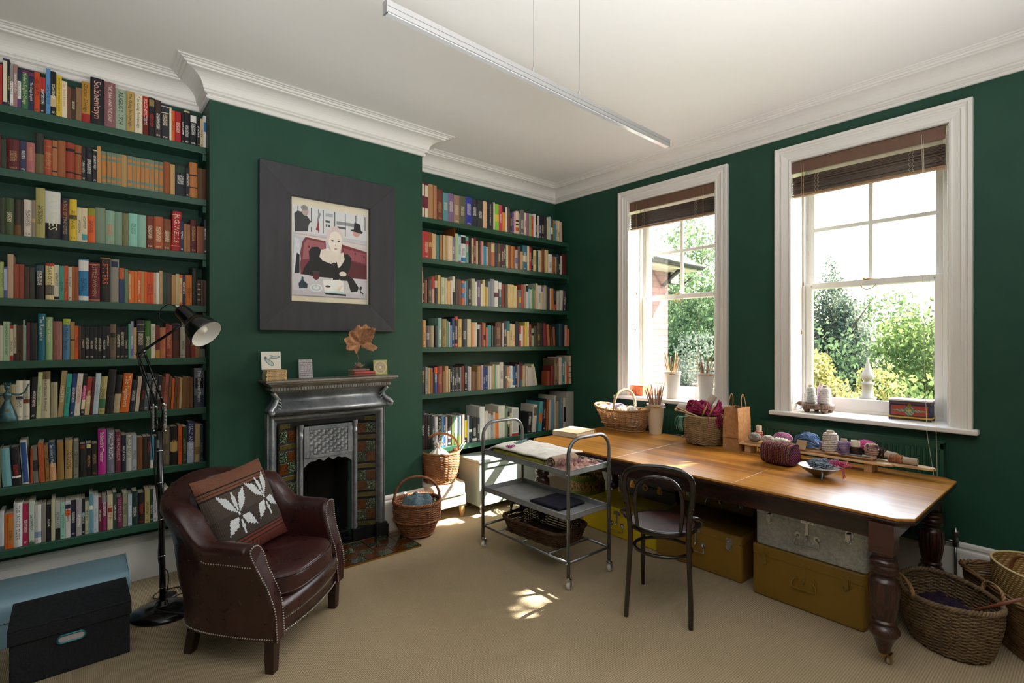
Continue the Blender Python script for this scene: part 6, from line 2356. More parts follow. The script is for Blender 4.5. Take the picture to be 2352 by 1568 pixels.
for i in range(46):
    p = Vector((rnd.uniform(2.44, 2.62), rnd.uniform(2.33, 2.47), TT + .05))
    m.tube([p, p + Vector((rnd.uniform(-.02, .02), rnd.uniform(-.02, .02), rnd.uniform(.02, .045)))], .0028, 4)
obj('fringe', m, mat('plum and cream fringe', '#b98a94', .95, var=.5, vs=40), r_)
m = sheet(2.50, 2.765, 2.44, 2.72, lambda a, b: .4400 + .010, n=20, wav=.004, seed=2)
obj('navy_cloth', m, fabric('dark navy cloth', '#22222e', '#33323f', 20), label='folded dark navy cloth lying flat on the lower tray of the trolley', cat='cloth', solid=.012)

def tray_basket():
    r = thing('wicker_tray', 'rectangular dark wicker tray basket with two handles on the bottom of the trolley', 'basket', (2.600, 2.690, .1860), radians(90 + 4))
    shp = lambda t: (.258 + .030 * t, .150 + .028 * t)
    obj('side_weave', weave(shp, .012, .105, 11, 34, .0036, .0062, e=.38), DARKW, r)
    obj('stake', stakes_mb(shp, .006, .108, 34, .0036, e=.38, k=4), DARKW, r)['kind'] = 'stuff'
    m = MB()
    for i in range(26):
        y = -.145 + .29 * i / 25
        m.tube([(-.252 + .5 * k / 24, y, .008 + .003 * sin(k * pi / 1.0 + i * pi) + .003 * sin(k * 1.57 + i * pi)) for k in range(25)], .0052, 5)
    obj('floor_weave', m, DARKW, r)
    obj('rim', braid(.290, .180, .112, .0065, 36, .007, e=.38, n=320), DARKW, r)
    for s_ in (-1, 1):
        pts = [(s_ * .285, -.055, .10), (s_ * .290, -.05, .15), (s_ * .294, -.025, .178), (s_ * .295, 0, .184), (s_ * .294, .025, .178), (s_ * .290, .05, .15), (s_ * .285, .055, .10)]
        P = smooth_path(pts, 5); q = MB()
        for k in range(2):
            q.tube([p + Vector((.006 * cos(i * .9 + k * pi), 0, .006 * sin(i * .9 + k * pi))) for i, p in enumerate(P)], .0065, 6)
        obj('handle', q, DARKW, r)
tray_basket()

# ---------------------------------------------------------------- trunks under the table
YEL = mat('yellow enamel', '#cdb21a', .3, var=.05, vs=5)
MUS = mat('mustard enamel', '#80601c', .45, var=.06, vs=5)
MUS2 = mat('ochre enamel', '#876421', .45, var=.06, vs=5)
def galv():
    t = NT('galvanised steel'); n = t.noise(55, 5, .75); n2 = t.noise(7, 3, .5)
    t.set(col=t.ramp(t.math('ADD', t.math('MULTIPLY', n, .6), t.math('MULTIPLY', n2, .4)), [(.35, hexc('#8a8c8c')), (.65, hexc('#c6c8c8'))]), metal=.45, rough=.4)
    return t.m
GALV = galv()
Q = -pi / 2
trunk('metal_trunk', 'bright yellow metal trunk under the table behind the trolley', 3.71, 2.615, 0, .75, .70, .235, YEL, Q)
trunk('metal_trunk', 'ochre metal trunk on the floor behind the bentwood chair', 3.68, 1.900, 0, .655, .70, .306, MUS2, Q, 'plain')
trunk('metal_trunk', 'shallow mustard metal trunk lying on the ochre trunk behind the bentwood chair', 3.91, 1.990, .3062, .60, .30, .150, MUS2, Q)
trunk('metal_trunk', 'mustard metal trunk on the floor under the silver trunk', 3.51, 1.177, 0, .612, .46, .322, MUS, Q, 'same', .066)
trunk('metal_trunk', 'speckled silver metal trunk on top of the mustard trunk', 3.50, 1.160, .3222, .600, .44, .246, GALV, Q, 'plain', .050)
def black_case():
    r = thing('travel_case', 'small black travel case with brass corners and locks on the yellow trunk', 'case', (3.92, 2.615, .2355), Q)
    K = mat('black leathercloth', '#1a1a1d', .45, var=.1, vs=60, bump=.2, bs=200)
    w2, d2, h = .295, .165, .178
    obj('body', MB().box(-w2, w2, -d2, d2, .001, h * .62), K, r, bevel=.006)
    obj('lid', MB().box(-w2, w2, -d2, d2, h * .625, h), K, r, bevel=.006)
    m = MB()
    for sx in (-1, 1):
        for z0, z1, zz in ((0, .04, .004), (h - .04, h, h - .004)):
            pl = [(0, 0), (.042, 0), (.034, .010), (.028, .010), (.024, .020), (.012, .024), (.010, .034), (0, .042)]
            pl = [(sx * (w2 - x), (z0 + y) if z0 == 0 else (z1 - y)) for x, y in pl]
            m.prism(pl if (sx > 0) == (z0 > 0) else pl[::-1], d2 - .001, d2 + .003, M=RX(pi / 2) @ TR(0, 0, 0))
            m.box(sx * (w2 - .001), sx * (w2 + .003), -d2, -d2 + .04, z0, z1)
    obj('corner_plate', m, BRASS, r)
    for x in (-.14, .14):
        q = MB().prism([(-.022, -.03), (.022, -.03), (.026, -.005), (.018, .02), (.010, .034), (-.010, .034), (-.018, .02), (-.026, -.005)], 0, .004, M=TR(x, -d2, h * .55) @ RX(pi / 2))
        q.box(x - .012, x + .012, -d2 - .012, -d2 - .003, h * .55 - .02, h * .55 + .018).ball((x, -d2 - .013, h * .55 - .005), .005, 8)
        obj('lock', q, BRASS, r)
    q = MB().tube([(.024 * cos(a), -d2 - .005, h * .56 + .024 * sin(a)) for a in [2 * pi * i / 24 for i in range(24)]], .005, 8, closed=True).tube([(.013 * cos(a), -d2 - .006, h * .56 + .013 * sin(a)) for a in [2 * pi * i / 20 for i in range(20)]], .003, 6, closed=True)
    obj('ring_lock', q, BRASS, r)
    m = MB()
    for i in range(22):
        x = -w2 + .05 + i * (2 * w2 - .1) / 21
        m.ball((x, -d2 - .0005, h - .012), .0028, 6).ball((x, -d2 - .0005, .012), .0028, 6)
    obj('tack', m, BRASS, r)
black_case()
def coiled(label, x, y, rad, h, z=0, green=True):
    r = thing('coiled_basket', label, 'basket', (x, y, z), 0, None)
    m = MB(); n = int(h / .0125)
    t = NT('coiled grass %.2f' % rad)
    z = t.wave(2.6, t.mapping((.02, .02, 1)), .4, 'Z', 1); k = t.noise(1, 2, .5, t.mapping((70, 70, 40)))
    g = hexc('#6f8240') if green else hexc('#8a6a40')
    t.set(col=t.mix(t.ramp(z, [(.70, (0,) * 3), (.78, (1,) * 3)]), t.ramp(k, [(.42, hexc('#5a4026')), (.5, hexc('#b89a68'))]), g), rough=.85)
    for i in range(n):
        u = i / (n - 1); rr = rad * (.72 + .28 * sin(pi * min(1, .15 + u * .95)) - .10 * max(0, u - .8) * 5 * .6)
        m.tube([(rr * cos(a), rr * sin(a), .008 + i * .0125) for a in [2 * pi * j / 48 for j in range(48)]], .0075, 7, closed=True)
    obj('coil_wall', m, t.m, r)
    obj('foot', MB().lathe([(0, .004), (rad * .78, .004), (rad * .78, .010), (0, .010)], 32), t.m, r)
coiled('larger coiled grass basket with green bands under the far end of the table', 3.70, 3.28, .165, .34)
coiled('smaller coiled grass basket under the table behind the larger coiled one', 4.02, 3.41, .100, .30, 0, False)

# ---------------------------------------------------------------- the long table
def table_top_mat():
    t = NT('polished golden mahogany')
    w = t.noise(1, 6, .65, t.mapping((26, .7, 1))); n = t.noise(1, 4, .6, t.mapping((5, .3, 1))); n2 = t.noise(1.7, 3, .6)
    f = t.math('ADD', t.math('MULTIPLY', w, .45), t.math('ADD', t.math('MULTIPLY', n, .3), t.math('MULTIPLY', n2, .28)))
    sc = t.noise(90, 3, .7, t.mapping((1, .3, 1)))
    t.set(col=t.ramp(f, [(.43, hexc('#7c4c1a')), (.50, hexc('#a56e28')), (.57, hexc('#bd8638'))]), rough=.30, spec=.4, coat=.08, coatr=.12)
    return t.m
TOPM = table_top_mat()
EDGE = wood('dark mahogany', '#1f0d08', '#44201a', .3, (5, 1, 5), .3)
TZ = .745; KT = .9828
def tp(x, y): return x * KT, y * KT
def table():
    x0, x1, y0, y1 = 3.008, 4.160, .608, 3.305
    r = thing('extending_table', 'long Victorian extending table with golden top and dark fluted legs under the windows', 'table', ((x0 + x1) / 2, (y0 + y1) / 2, 0))
    cx, cy = (x0 + x1) / 2, (y0 + y1) / 2
    c = .062
    def part(ya, yb, cut0, cut1):
        P = []
        P += [(x0 + c, ya), (x1 - c, ya), (x1, ya + c)] if cut0 else [(x0, ya), (x1, ya)]
        P += [(x1, yb - c), (x1 - c, yb), (x0 + c, yb), (x0, yb - c)] if cut1 else [(x1, yb), (x0, yb)]
        if cut0: P += [(x0, ya + c)]
        return [(x - cx, y - cy) for x, y in P]
    ys = [y0, 1.482, 2.37, y1]
    for i in range(3):
        P = part(ys[i] + (.0008 if i else 0), ys[i + 1] - (.0008 if i < 2 else 0), i == 0, i == 2)
        o = obj('top_leaf', MB().prism(P, TZ - .014, TZ), TOPM, r, bevel=.003)
        e = MB()
        for k, (ins, za, zb) in enumerate(((-.004, TZ - .026, TZ - .0145), (.006, TZ - .036, TZ - .026))):
            Q_ = [(x * (1 - ins * 1.7), y if 0 < i < 2 or False else y) for x, y in P]
            e.prism(Q_, za, zb)
        obj('edge_moulding', e, EDGE, o, bevel=.003)
    a0, a1, b0, b1 = x0 + .075 - cx, x1 - .075 - cx, y0 + .09 - cy, y1 - .09 - cy
    m = MB()
    m.box(a0, a0 + .025, b0, b1, .600, TZ - .036); obj('apron', m, EDGE, r, bevel=.003)
    obj('apron', MB().box(a1 - .025, a1, b0, b1, .600, TZ - .036), EDGE, r, bevel=.003)
    obj('apron', MB().box(a0, a1, b0, b0 + .025, .600, TZ - .036), EDGE, r, bevel=.003)
    obj('apron', MB().box(a0, a1, b1 - .025, b1, .600, TZ - .036), EDGE, r, bevel=.003)
    for k, x in enumerate((-.22, .22)):
        obj('slide_runner', MB().box(x - .03, x + .03, b0 + .03, b1 - .03, .645, .700), EDGE, r)
    prof = [(.052, .560), (.052, .548), (.040, .540), (.040, .532), (.054, .526), (.060, .516), (.060, .508), (.054, .500), (.060, .492), (.062, .480), (.057, .472), (.060, .462), (.050, .452), (.042, .448), (.042, .440), (.054, .432), (.060, .420)]
    vase = [(.064, .410), (.066, .36), (.062, .31), (.054, .26), (.047, .232)]
    foot = [(.046, .230), (.055, .222), (.055, .214), (.046, .208), (.056, .196), (.066, .182), (.068, .168), (.062, .156), (.052, .146), (.044, .13), (.034, .10), (.027, .075), (.024, .060), (0, .058)]
    for x, y in ((3.045, .728), (3.045, 3.170), (4.075, .728), (4.075, 3.170)):
        X, Y = x - cx, y - cy
        q = MB()
        q.box(X - .052, X + .052, Y - .052, Y + .052, .560, TZ - .036)
        q.lathe(prof, 28, M=TR(X, Y, 0)).lathe(foot, 28, M=TR(X, Y, 0))
        rows = []
        for rr, z in [(.060, .420)] + vase + [(.046, .230)]:
            rows.append([((rr - .004 * (.5 + .5 * cos(18 * a)) * (1 if .24 < z < .415 else 0)) * cos(a) + X, (rr - .004 * (.5 + .5 * cos(18 * a)) * (1 if .24 < z < .415 else 0)) * sin(a) + Y, z) for a in [2 * pi * j / 108 for j in range(108)]])
        q.grid(rows, cu=True)
        lg = obj('leg', q, EDGE, r, bevel=.002)
        q = MB().lathe([(.024, .072), (.024, .056), (.012, .05), (.010, .04)], 14, M=TR(X, Y, 0))
        q.box(X - .006, X + .034, Y - .030, Y - .026, .018, .054).box(X - .006, X + .034, Y - .006, Y - .002, .018, .054).box(X - .01, X + .034, Y - .030, Y + .01, .053, .057)
        ca = obj('castor', q, BRASS, lg)
        obj('castor_wheel', MB().lathe([(0, -.009), (.021, -.009), (.0255, -.004), (.0255, .004), (.021, .009), (0, .009)], 20, M=TR(X + .026, Y - .016, .0262) @ RX(pi / 2)), mat('worn ceramic wheel', '#b3a58c', .4, var=.15), ca)
table()

# ---------------------------------------------------------------- bentwood chair
def bentwood():
    r = thing('bentwood_chair', 'dark bentwood cafe chair with round seat drawn up to the long table', 'chair', (2.7195, 1.773, 0), radians(116.7))
    BW = wood('dark polished bentwood', '#0e0807', '#22120e', .25, (4, 4, 1), .4, bump=.02)
    SZ = .505
    half = [(.178, .232, 0), (.176, .205, .12), (.168, .186, .30), (.163, .182, .47), (.170, .196, .60), (.186, .216, .72), (.190, .226, .79), (.170, .234, .845), (.115, .240, .876), (.05, .242, .886)]
    full = half + [(0, .242, .888)] + [(-x, y, z) for x, y, z in half[::-1]]
    P = smooth_path(full, 6); n = len(P)
    R = [lerp(.0135, .0165, min(1, min(i, n - 1 - i) / 30)) for i in range(n)]
    obj('back_hoop', MB().tube(P, R, 12), BW, r)
    half = [(.120, .190, .52), (.128, .197, .60), (.132, .207, .68), (.122, .218, .755), (.085, .226, .806), (.04, .229, .822)]
    full = half + [(0, .229, .825)] + [(-x, y, z) for x, y, z in half[::-1]]
    obj('inner_hoop', MB().tube(smooth_path(full, 6), .0115, 10), BW, r)
    m = MB().lathe([(.150, SZ - .030), (.196, SZ - .030), (.204, SZ - .024), (.206, SZ - .010), (.203, SZ - .001), (.196, SZ + .003), (.186, SZ + .001)], 48)
    obj('seat_rim', m, BW, r)
    t = NT('embossed seat veneer')
    rad_ = t.wave(7, None, 2.5, 'X', 3, 'RINGS')
    t.set(col=t.ramp(rad_, [(.3, hexc('#24120f')), (.7, hexc('#3c201a'))]), rough=.33, coat=.2); t.bump(rad_, .25, .002)
    obj('seat', MB().lathe([(.187, SZ + .0005), (.15, SZ - .001), (.08, SZ - .003), (.0, SZ - .004)], 48).lathe([(0, SZ - .012), (.187, SZ - .012)], 48), t.m, r)
    for s_ in (-1, 1):
        P = smooth_path([(s_ * .128, -.132, SZ - .03), (s_ * .140, -.165, .34), (s_ * .146, -.195, .15), (s_ * .147, -.216, 0)], 6)
        obj('front_leg', MB().tube(P, [lerp(.016, .0135, i / (len(P) - 1)) for i in range(len(P))], 12), BW, r)
        P = smooth_path([(s_ * .166, .192, .60), (s_ * .205, .165, .598), (s_ * .228, .11, .57), (s_ * .226, .05, .535), (s_ * .212, .0, SZ - .005), (s_ * .204, -.06, SZ - .014)], 6)
        obj('side_bracket', MB().tube(P, .0115, 10), BW, r)
        P = smooth_path([(s_ * .145, -.15, .44), (s_ * .178, -.02, .345), (s_ * .168, .18, .36)], 6)
    obj('leg_ring', MB().tube([(.168 * cos(a), -.005 + .185 * sin(a), .345 + .012 * sin(a)) for a in [2 * pi * i / 48 for i in range(48)]], .0105, 10, closed=True), BW, r)
    m = MB()
    for x, y, z in ((.165, .165, .50), (-.165, .165, .50), (.187, .215, .66), (-.187, .215, .66)): m.ball((x, y, z), .008, 8)
    obj('screw', m, mat('dark screw head', '#3a342f', .35, .9), r)
bentwood()

# ---------------------------------------------------------------- things on the table
PINE = wood('pale pine board', '#b08a62', '#d8b78c', .5, (2, .5, 2))
def on_table(x, y): x, y = tp(x, y); return (x, y, TZ + .0005)
def plain_book():
    x, y = tp(3.545, 3.262)
    r = thing('book', 'thick cream book lying flat on the far end of the long table', 'book', (x, y, TZ + .0005), radians(9))
    cm = mat('cream book cloth', '#ddd0ae', .7, var=.04)
    w, d, t = .150, .132, .042
    obj('cover', MB().box(-w, w, -d, d, 0, .003).box(-w, w, -d, d, t - .003, t).box(-w, w, d - .003, d, .003, t - .003), cm, r, bevel=.001)
    obj('page_block', MB().box(-w + .005, w - .005, -d + .005, d - .003, .003, t - .003), PAGES, r)
plain_book()

# yarn
def yarn_mat(name, c1, c2, c3=None, sc=26):
    if name in _MC: return _MC[name]
    t = NT(name); n = t.noise(sc, 3, .6)
    st = [(.32, hexc(c1)), (.55, hexc(c2))] + ([(.68, hexc(c3))] if c3 else [])
    t.set(col=t.ramp(n, st), rough=.95, spec=.1); t.bump(t.noise(300, 3, .7), .5, .002)
    _MC[name] = t.m; return t.m
_BALL = {}
def yarn_ball_mb(R, seed, strands=30, r=.0032):
    rnd = random.Random(seed); m = MB(); m.ball((0, 0, 0), R * .93, 14)
    for i in range(strands):
        ax = Vector((rnd.gauss(0, 1), rnd.gauss(0, 1), rnd.gauss(0, .7))).normalized(); o1 = ax.orthogonal().normalized(); o2 = ax.cross(o1)
        off = rnd.uniform(-.55, .55) * R; rr = sqrt(max(.0001, R * R - off * off))
        m.tube([ax * off + o1 * rr * cos(a) + o2 * rr * sin(a) for a in [2 * pi * j / 22 for j in range(22)]], r, 4, closed=True)
    return m
def yarn_ball(label, loc, R, m_, seed, sc=(1, 1, 1), group=None, rot=0):
    o = obj('yarn_ball', yarn_ball_mb(R, seed), m_, loc=(loc[0], loc[1], loc[2] + R * sc[2]), label=label, cat='yarn', group=group)
    o.scale = sc; o.rotation_euler = (0, 0, rot)
    return o
Y_WHITE = yarn_mat('white yarn', '#c8c2ba', '#ece8e0'); Y_LILAC = yarn_mat('lilac yarn', '#8f86a8', '#c6bed6'); Y_CREAM = yarn_mat('cream yarn', '#c9b79a', '#ebe0cc')
Y_MULTI = yarn_mat('multicolour yarn', '#8a2a5a', '#d8b83a', '#3a5a9a', 45); Y_MAG = yarn_mat('magenta yarn', '#7c2446', '#bd4672', '#8e3358', 14)
Y_BLUE = yarn_mat('blue mohair yarn', '#3f5c8e', '#86a2cc'); Y_GREY = yarn_mat('grey yarn', '#6f6c68', '#b0aca4'); Y_PINK = yarn_mat('pink yarn', '#8a4a78', '#c78aac')
Y_DARK = yarn_mat('dark brown yarn', '#241c1a', '#4a3c38'); Y_MAUVE = yarn_mat('mauve ombre yarn', '#4a3c58', '#a08ab0', '#d8cfdc', 12); Y_FLAME = yarn_mat('flame multicolour yarn', '#c8441c', '#b04a9a', '#e8a43a', 40)
Y_TEAL = yarn_mat('teal yarn', '#2f6a62', '#7fb0a4'); Y_SLATE = yarn_mat('slate blue yarn', '#46525e', '#8a97a4')
CARD = mat('grey-buff cardboard', '#b9a996', .8, var=.06, vs=20)

def trug():
    x, y, z = on_table(4.120, 3.115)
    r = thing('yarn_trug', 'large oval wicker trug full of pale yarn at the far end of the table', 'basket', (x, y, z), radians(90))
    shp = lambda t: (.205 + .115 * t, .105 + .065 * t)
    top = lambda a: .018 * cos(2 * a)
    TW = wicker('pale willow', '#7a5230', '#c8a074')
    obj('side_weave', weave(shp, .01, .205, 21, 28, .0036, .007, e=.8, top=top), TW, r)
    obj('stake', stakes_mb(shp, .004, .207, 28, .0038, e=.8, top=top), TW, r)['kind'] = 'stuff'
    obj('foot', MB().add(foot_disc(shp, .006, .8), [tuple(range(40))]).tube([(*se_pt(2 * pi * j / 40, .208, .108, .8), .008) for j in range(40)], .008, 6, closed=True), TW, r)
    obj('rim', braid(.322, .172, .212, .0062, 34, .007, e=.8, top=top, n=260), TW, r)
    obj('handle', arch(.170, .185, .385, .012, wraps=60, rot=pi / 2), wicker('bleached handle cane', '#a88864', '#e0cbac'), r)
    return x, y, z
tx, ty, tz = trug()
for i, (dx, dy, dz, R, m_, lab) in enumerate(((-.02, .235, .125, .062, Y_WHITE, 'white yarn ball at the far end of the trug'), (.055, .17, .135, .06, Y_LILAC, 'lilac yarn ball beside the trug handle, farther side'), (-.06, .13, .125, .058, Y_WHITE, 'white yarn ball at the near side of the trug, before the handle'),
        (.02, .07, .145, .060, Y_LILAC, 'lilac yarn ball under the trug handle'), (-.055, .0, .130, .058, Y_CREAM, 'cream yarn ball in the middle of the trug'), (.06, -.03, .13, .058, Y_WHITE, 'white yarn ball at the window side of the trug'), (-.03, -.115, .13, .060, Y_WHITE, 'white yarn ball next to the multicoloured ball in the trug'), (.03, -.20, .125, .056, Y_MULTI, 'multicoloured yarn ball at the bucket end of the trug'))):
    yarn_ball(lab, (tx + dx, ty + dy, tz + dz - .02), R, m_, 20 + i)
o = obj('yarn_bed', rumple(31, -.11, .11, -.20, .20, .060, .05), Y_CREAM, loc=(tx, ty, tz), label='cream yarn filling the bottom of the trug', cat='yarn', solid=.01)

ENAMEL = mat('white enamel', '#e9e6df', .22, var=.02, vs=10)
WOODGRIP = mat('turned wooden grip', '#b58752', .5, var=.1)
def bucket(label, x, y, z, rt, rb, h, rz, grip=True):
    r = thing('enamel_bucket', label, 'bucket', (x, y, z), rz)
    obj('pail', MB().lathe([(0, .001), (rb - .003, .0), (rb, .004), (rt, h - .006), (rt + .004, h - .003), (rt + .004, h + .002), (rt - .001, h + .002), (rt - .004, h - .004), (rb - .003, .006), (0, .006)], 36), ENAMEL, r)
    m = MB()
    for s_ in (-1, 1): m.tube([(s_ * (rt + .002), -.008, h - .03), (s_ * (rt + .010), 0, h - .024), (s_ * (rt + .002), .008, h - .03)], .003, 6)
    obj('lug', m, STEEL, r)
    pts = [(-(rt + .008) * cos(pi * i / 20), -(rt + .012) * sin(pi * i / 20), h - .028 + .012 * sin(pi * i / 20)) for i in range(21)]
    obj('bail', MB().tube(pts, .0018, 6), STEEL, r)
    obj('grip', MB().tube([(-.028, -(rt + .012), h - .017), (0, -(rt + .013), h - .016), (.028, -(rt + .012), h - .017)], [.006, .008, .006], 10), WOODGRIP, r)
NEED = [BAMBOO, mat('pale birch needle', '#d9bd92', .45, var=.1), mat('brown wooden needle', '#7a5238', .4, var=.15), mat('grey metal needle', '#85827e', .3, .8), mat('mauve brown needle', '#8a6a5e', .4)]
def needles(x, y, z, n, rt, zmin, zmax, seed, label, group, fat=False):
    rnd = random.Random(seed)
    for i in range(n):
        a = 2 * pi * i / n + rnd.uniform(-.2, .2); k = rnd.uniform(.35, .80)
        L_ = rnd.uniform(zmin, zmax)
        p0 = (x - .02 * cos(a), y - .02 * sin(a), z + .012)
        rr = rt * k; sp = L_ / .26
        p1 = (x - .02 * cos(a) + (rr + .02) * cos(a) * sp, y - .02 * sin(a) + (rr + .02) * sin(a) * sp, z + L_)
        needle('knitting_needle', label, p1, p0, rnd.choice((.0028, .0034, .0042, .0062)) if fat else rnd.choice((.0026, .003, .0038)), NEED[rnd.randrange(5)], 0, group)
bx_, by_, bz_ = on_table(4.150, 2.780)
bucket('white enamel bucket of knitting needles standing on the table', bx_, by_, bz_, .080, .056, .275, radians(-52))
needles(bx_, by_, bz_ + .004, 17, .075, .36, .49, 3, 'knitting needle standing in the white bucket on the table', 'needles in the bucket on the table', True)

def yarn_basket():
    x, y, z = on_table(4.095, 2.255)
    r = thing('woven_basket', 'round woven seagrass basket on the table overflowing with magenta yarn', 'basket', (x, y, z), radians(20))
    shp = lambda t: (.150 + .020 * sin(t * pi * .9) + .004 * t, .140 + .020 * sin(t * pi * .9) + .004 * t)
    SG = wicker('twisted seagrass', '#6a5238', '#b49a72')
    obj('side_weave', weave(shp, .008, .225, 27, 24, .0052, .0045), SG, r)
    obj('stake', stakes_mb(shp, .004, .228, 24, .004), SG, r)['kind'] = 'stuff'
    obj('foot', MB().add(foot_disc(shp, .006), [tuple(range(40))]), SG, r)
    obj('rim', braid(.158, .148, .230, .0055, 20, .006, n=200), wicker('pale straw rim', '#8a7048', '#cdb58a'), r)
    return x, y, z
wx, wy, wz = yarn_basket()
def skein(label, loc, seed, m_, n=24, rx=.085, ry=.05, rz=0, tilt=0, r=.0042, lift=.05):
    rnd = random.Random(seed); m = MB()
    for i in range(n):
        a = rnd.uniform(.75, 1.05); b = rnd.uniform(.6, 1.05); ph = rnd.uniform(-.3, .3); hh = rnd.uniform(.0, lift)
        pts = []
        for j in range(26):
            q = 2 * pi * j / 26
            pts.append(((rx * a) * cos(q + ph), ry * b * sin(q) + rnd.uniform(-.0015, .0015) + ry * .5 * (rnd.random() - .5) * 0, hh * (1.1 - .9 * cos(q) ** 2) + .004 * rnd.random() + hh * .2))
        m.tube(pts, r, 4, closed=True)
    M = RZ(rz) @ RX(tilt)
    mm = MB().add(m.v, m.f, 0, True, M)
    return obj('yarn_skein', mm, m_, loc=loc, label=label, cat='yarn')
skein('large magenta yarn skein on the left side of the woven basket', (wx - .01, wy + .055, wz + .245), 1, Y_MAG, 40, .115, .075, radians(70), .1, .0045, .085)
skein('magenta yarn skein on the right side of the woven basket', (wx + .02, wy - .070, wz + .250), 2, Y_MAG, 36, .095, .070, radians(30), -.1, .0045, .085)
r_ = thing('ribbon_yarn', 'loose magenta ribbon yarn trailing down the front of the woven basket', 'yarn')
m = MB(); rnd = random.Random(12)
fx, fy = -.649, -.761
for i in range(26):
    c = Vector((wx + fx * .150 + rnd.uniform(-.02, .02) + .761 * (.06), wy + fy * .145 - .649 * .06, wz + rnd.uniform(.165, .235)))
    pts = [c + Vector((rnd.uniform(-.03, .03) * .761 + fx * rnd.uniform(0, .02), rnd.uniform(-.03, .03) * .649 + fy * rnd.uniform(0, .02), rnd.uniform(-.03, .03))) for _ in range(4)]
    m.tube(smooth_path(pts, 4), .004, 5, flat=.4)
obj('tangle', m, Y_MAG, r_)
p = Vector((wx + fx * .160 - .761 * .03, wy + fy * .160 + .649 * .03, wz + .24))
obj('trailing_end', MB().tube(smooth_path([p + Vector((.02, .02, .02)), p, p + Vector((fx * .012, fy * .012, -.06)), p + Vector((fx * .014, fy * .014, -.13))], 5), .006, 6, flat=.4), Y_MAG, r_)
r_ = thing('cardboard_tube', 'grey cardboard tube standing up among the magenta skeins', 'tube', (wx + .05, wy + .02, wz + .285)); 
obj('tube_wall', MB().lathe([(.030, 0), (.030, .13), (.027, .13), (.027, 0)], 24, M=RX(.5) @ RY(.25)), CARD, r_)
r_ = thing('cardboard_tube', 'white cardboard tube lying across the back of the woven basket', 'tube', (wx + .06, wy + .185, wz + .275)); 
obj('tube_wall', MB().lathe([(.030, -.11), (.030, .11), (.027, .11), (.027, -.11)], 24, M=RZ(-.3) @ RX(pi / 2)), mat('white card tube', '#ddd6ca', .8, var=.03), r_)
BEECH = mat('beech knob', '#d3b189', .45)
for k, (dz_, lab) in enumerate(((.0, 'lower of two ball-ended wooden needles lying over the woven basket rim'), (.018, 'upper of two ball-ended wooden needles lying over the woven basket rim'))):
    a = Vector((wx - .12, wy - .02 + .02 * k, wz + .235)); b = Vector((wx - .06 + .02 * k, wy + .235, wz + .262 + dz_))
    needle('knitting_needle', lab, a, b, .0055, BEECH, .013)
for k, lab in enumerate(('left tapered wooden crochet hook stuck in the magenta yarn', 'right tapered wooden crochet hook stuck in the magenta yarn')):
    a = Vector((wx - .11 + .03 * k, wy - .04 - .04 * k, wz + .24)); b = a + Vector((-.01 + .02 * k, -.05, .11))
    m = MB().tube([a, a.lerp(b, .5), b], [.007, .008, .0015], 8)
    obj('crochet_hook', m, NEED[0], label=lab, cat='crochet hook')
m = MB()
for i in range(16):
    p = Vector((wx - .135 + rnd.uniform(-.01, .01), wy + .10 + rnd.uniform(-.03, .03), wz + .225))
    m.tube(smooth_path([p, p + Vector((-.03, .03, -.005)), p + Vector((-.035 + rnd.uniform(-.01, .01), .035 + rnd.uniform(-.02, .02), -.06)), p + Vector((-.03, .03, -rnd.uniform(.08, .13)))], 3), .0026, 4)
obj('yarn_tail', m, Y_TEAL, label='teal yarn strands hanging over the left rim of the woven basket', cat='yarn')

def paper_bag():
    x, y = tp(4.075, 1.965)
    r = thing('paper_bag', 'brown paper carrier bag with twisted handles on the table beside the woven basket', 'bag', (x, y, TZ + .0005), radians(-2))
    t = NT('brown kraft paper'); n = t.noise(30, 4, .6); cr = t.noise(7, 3, .6)
    t.set(col=t.ramp(n, [(.3, hexc('#9a6e46')), (.7, hexc('#b98a5e'))]), rough=.75, spec=.2); t.bump(cr, .4, .01)
    w, d, h = .098, .064, .335
    rows = []
    for z, k in ((0, 1.0), (.10, 1.0), (.102, 1.006), (.22, .97), (.335, .86)):
        pts = []
        for (ax, ay), (bx, by) in (((-1, -1), (1, -1)), ((1, -1), (1, 1)), ((1, 1), (-1, 1)), ((-1, 1), (-1, -1))):
            for i in range(6):
                u = i / 6; X = lerp(ax, bx, u) * w * (1 - .03 * (1 - k) * 5); Y = lerp(ay, by, u) * d * k
                if abs(ax - bx) < .1: X -= sgn(ax) * .040 * (z / h) ** 1.4 * sin(pi * u)
                pts.append((X, Y, z))
        rows.append(pts)
    obj('body', MB().grid(rows, cu=True, smooth=False).add([(-w, -d, .001), (w, -d, .001), (w, d, .001), (-w, d, .001)], [(3, 2, 1, 0)]), t.m, r, solid=.0008)
    m = MB().add([(-w - .0012, -d, .002), (-w - .0012, d, .002), (-w - .0012, 0, .072)], [(0, 1, 2)])
    m.box(-w - .001, w + .001, -d - .0008, d + .0008, .100, .102)
    obj('fold', m, mat('kraft paper fold', '#a57a50', .75), r)
    for s_ in (-1, 1):
        y = s_ * d * .84
        P = smooth_path([(-.034, y * .98, .28), (-.034, y, .345), (-.026, y * .9, .40), (-.006, y * .85, .432), (.012, y * .85, .430), (.030, y * .9, .39), (.036, y, .34), (.036, y * .98, .28)], 5)
        obj('handle', MB().tube(P, .0032, 6), mat('twisted paper cord', '#b08256', .75, var=.15, vs=200), r)
paper_bag()
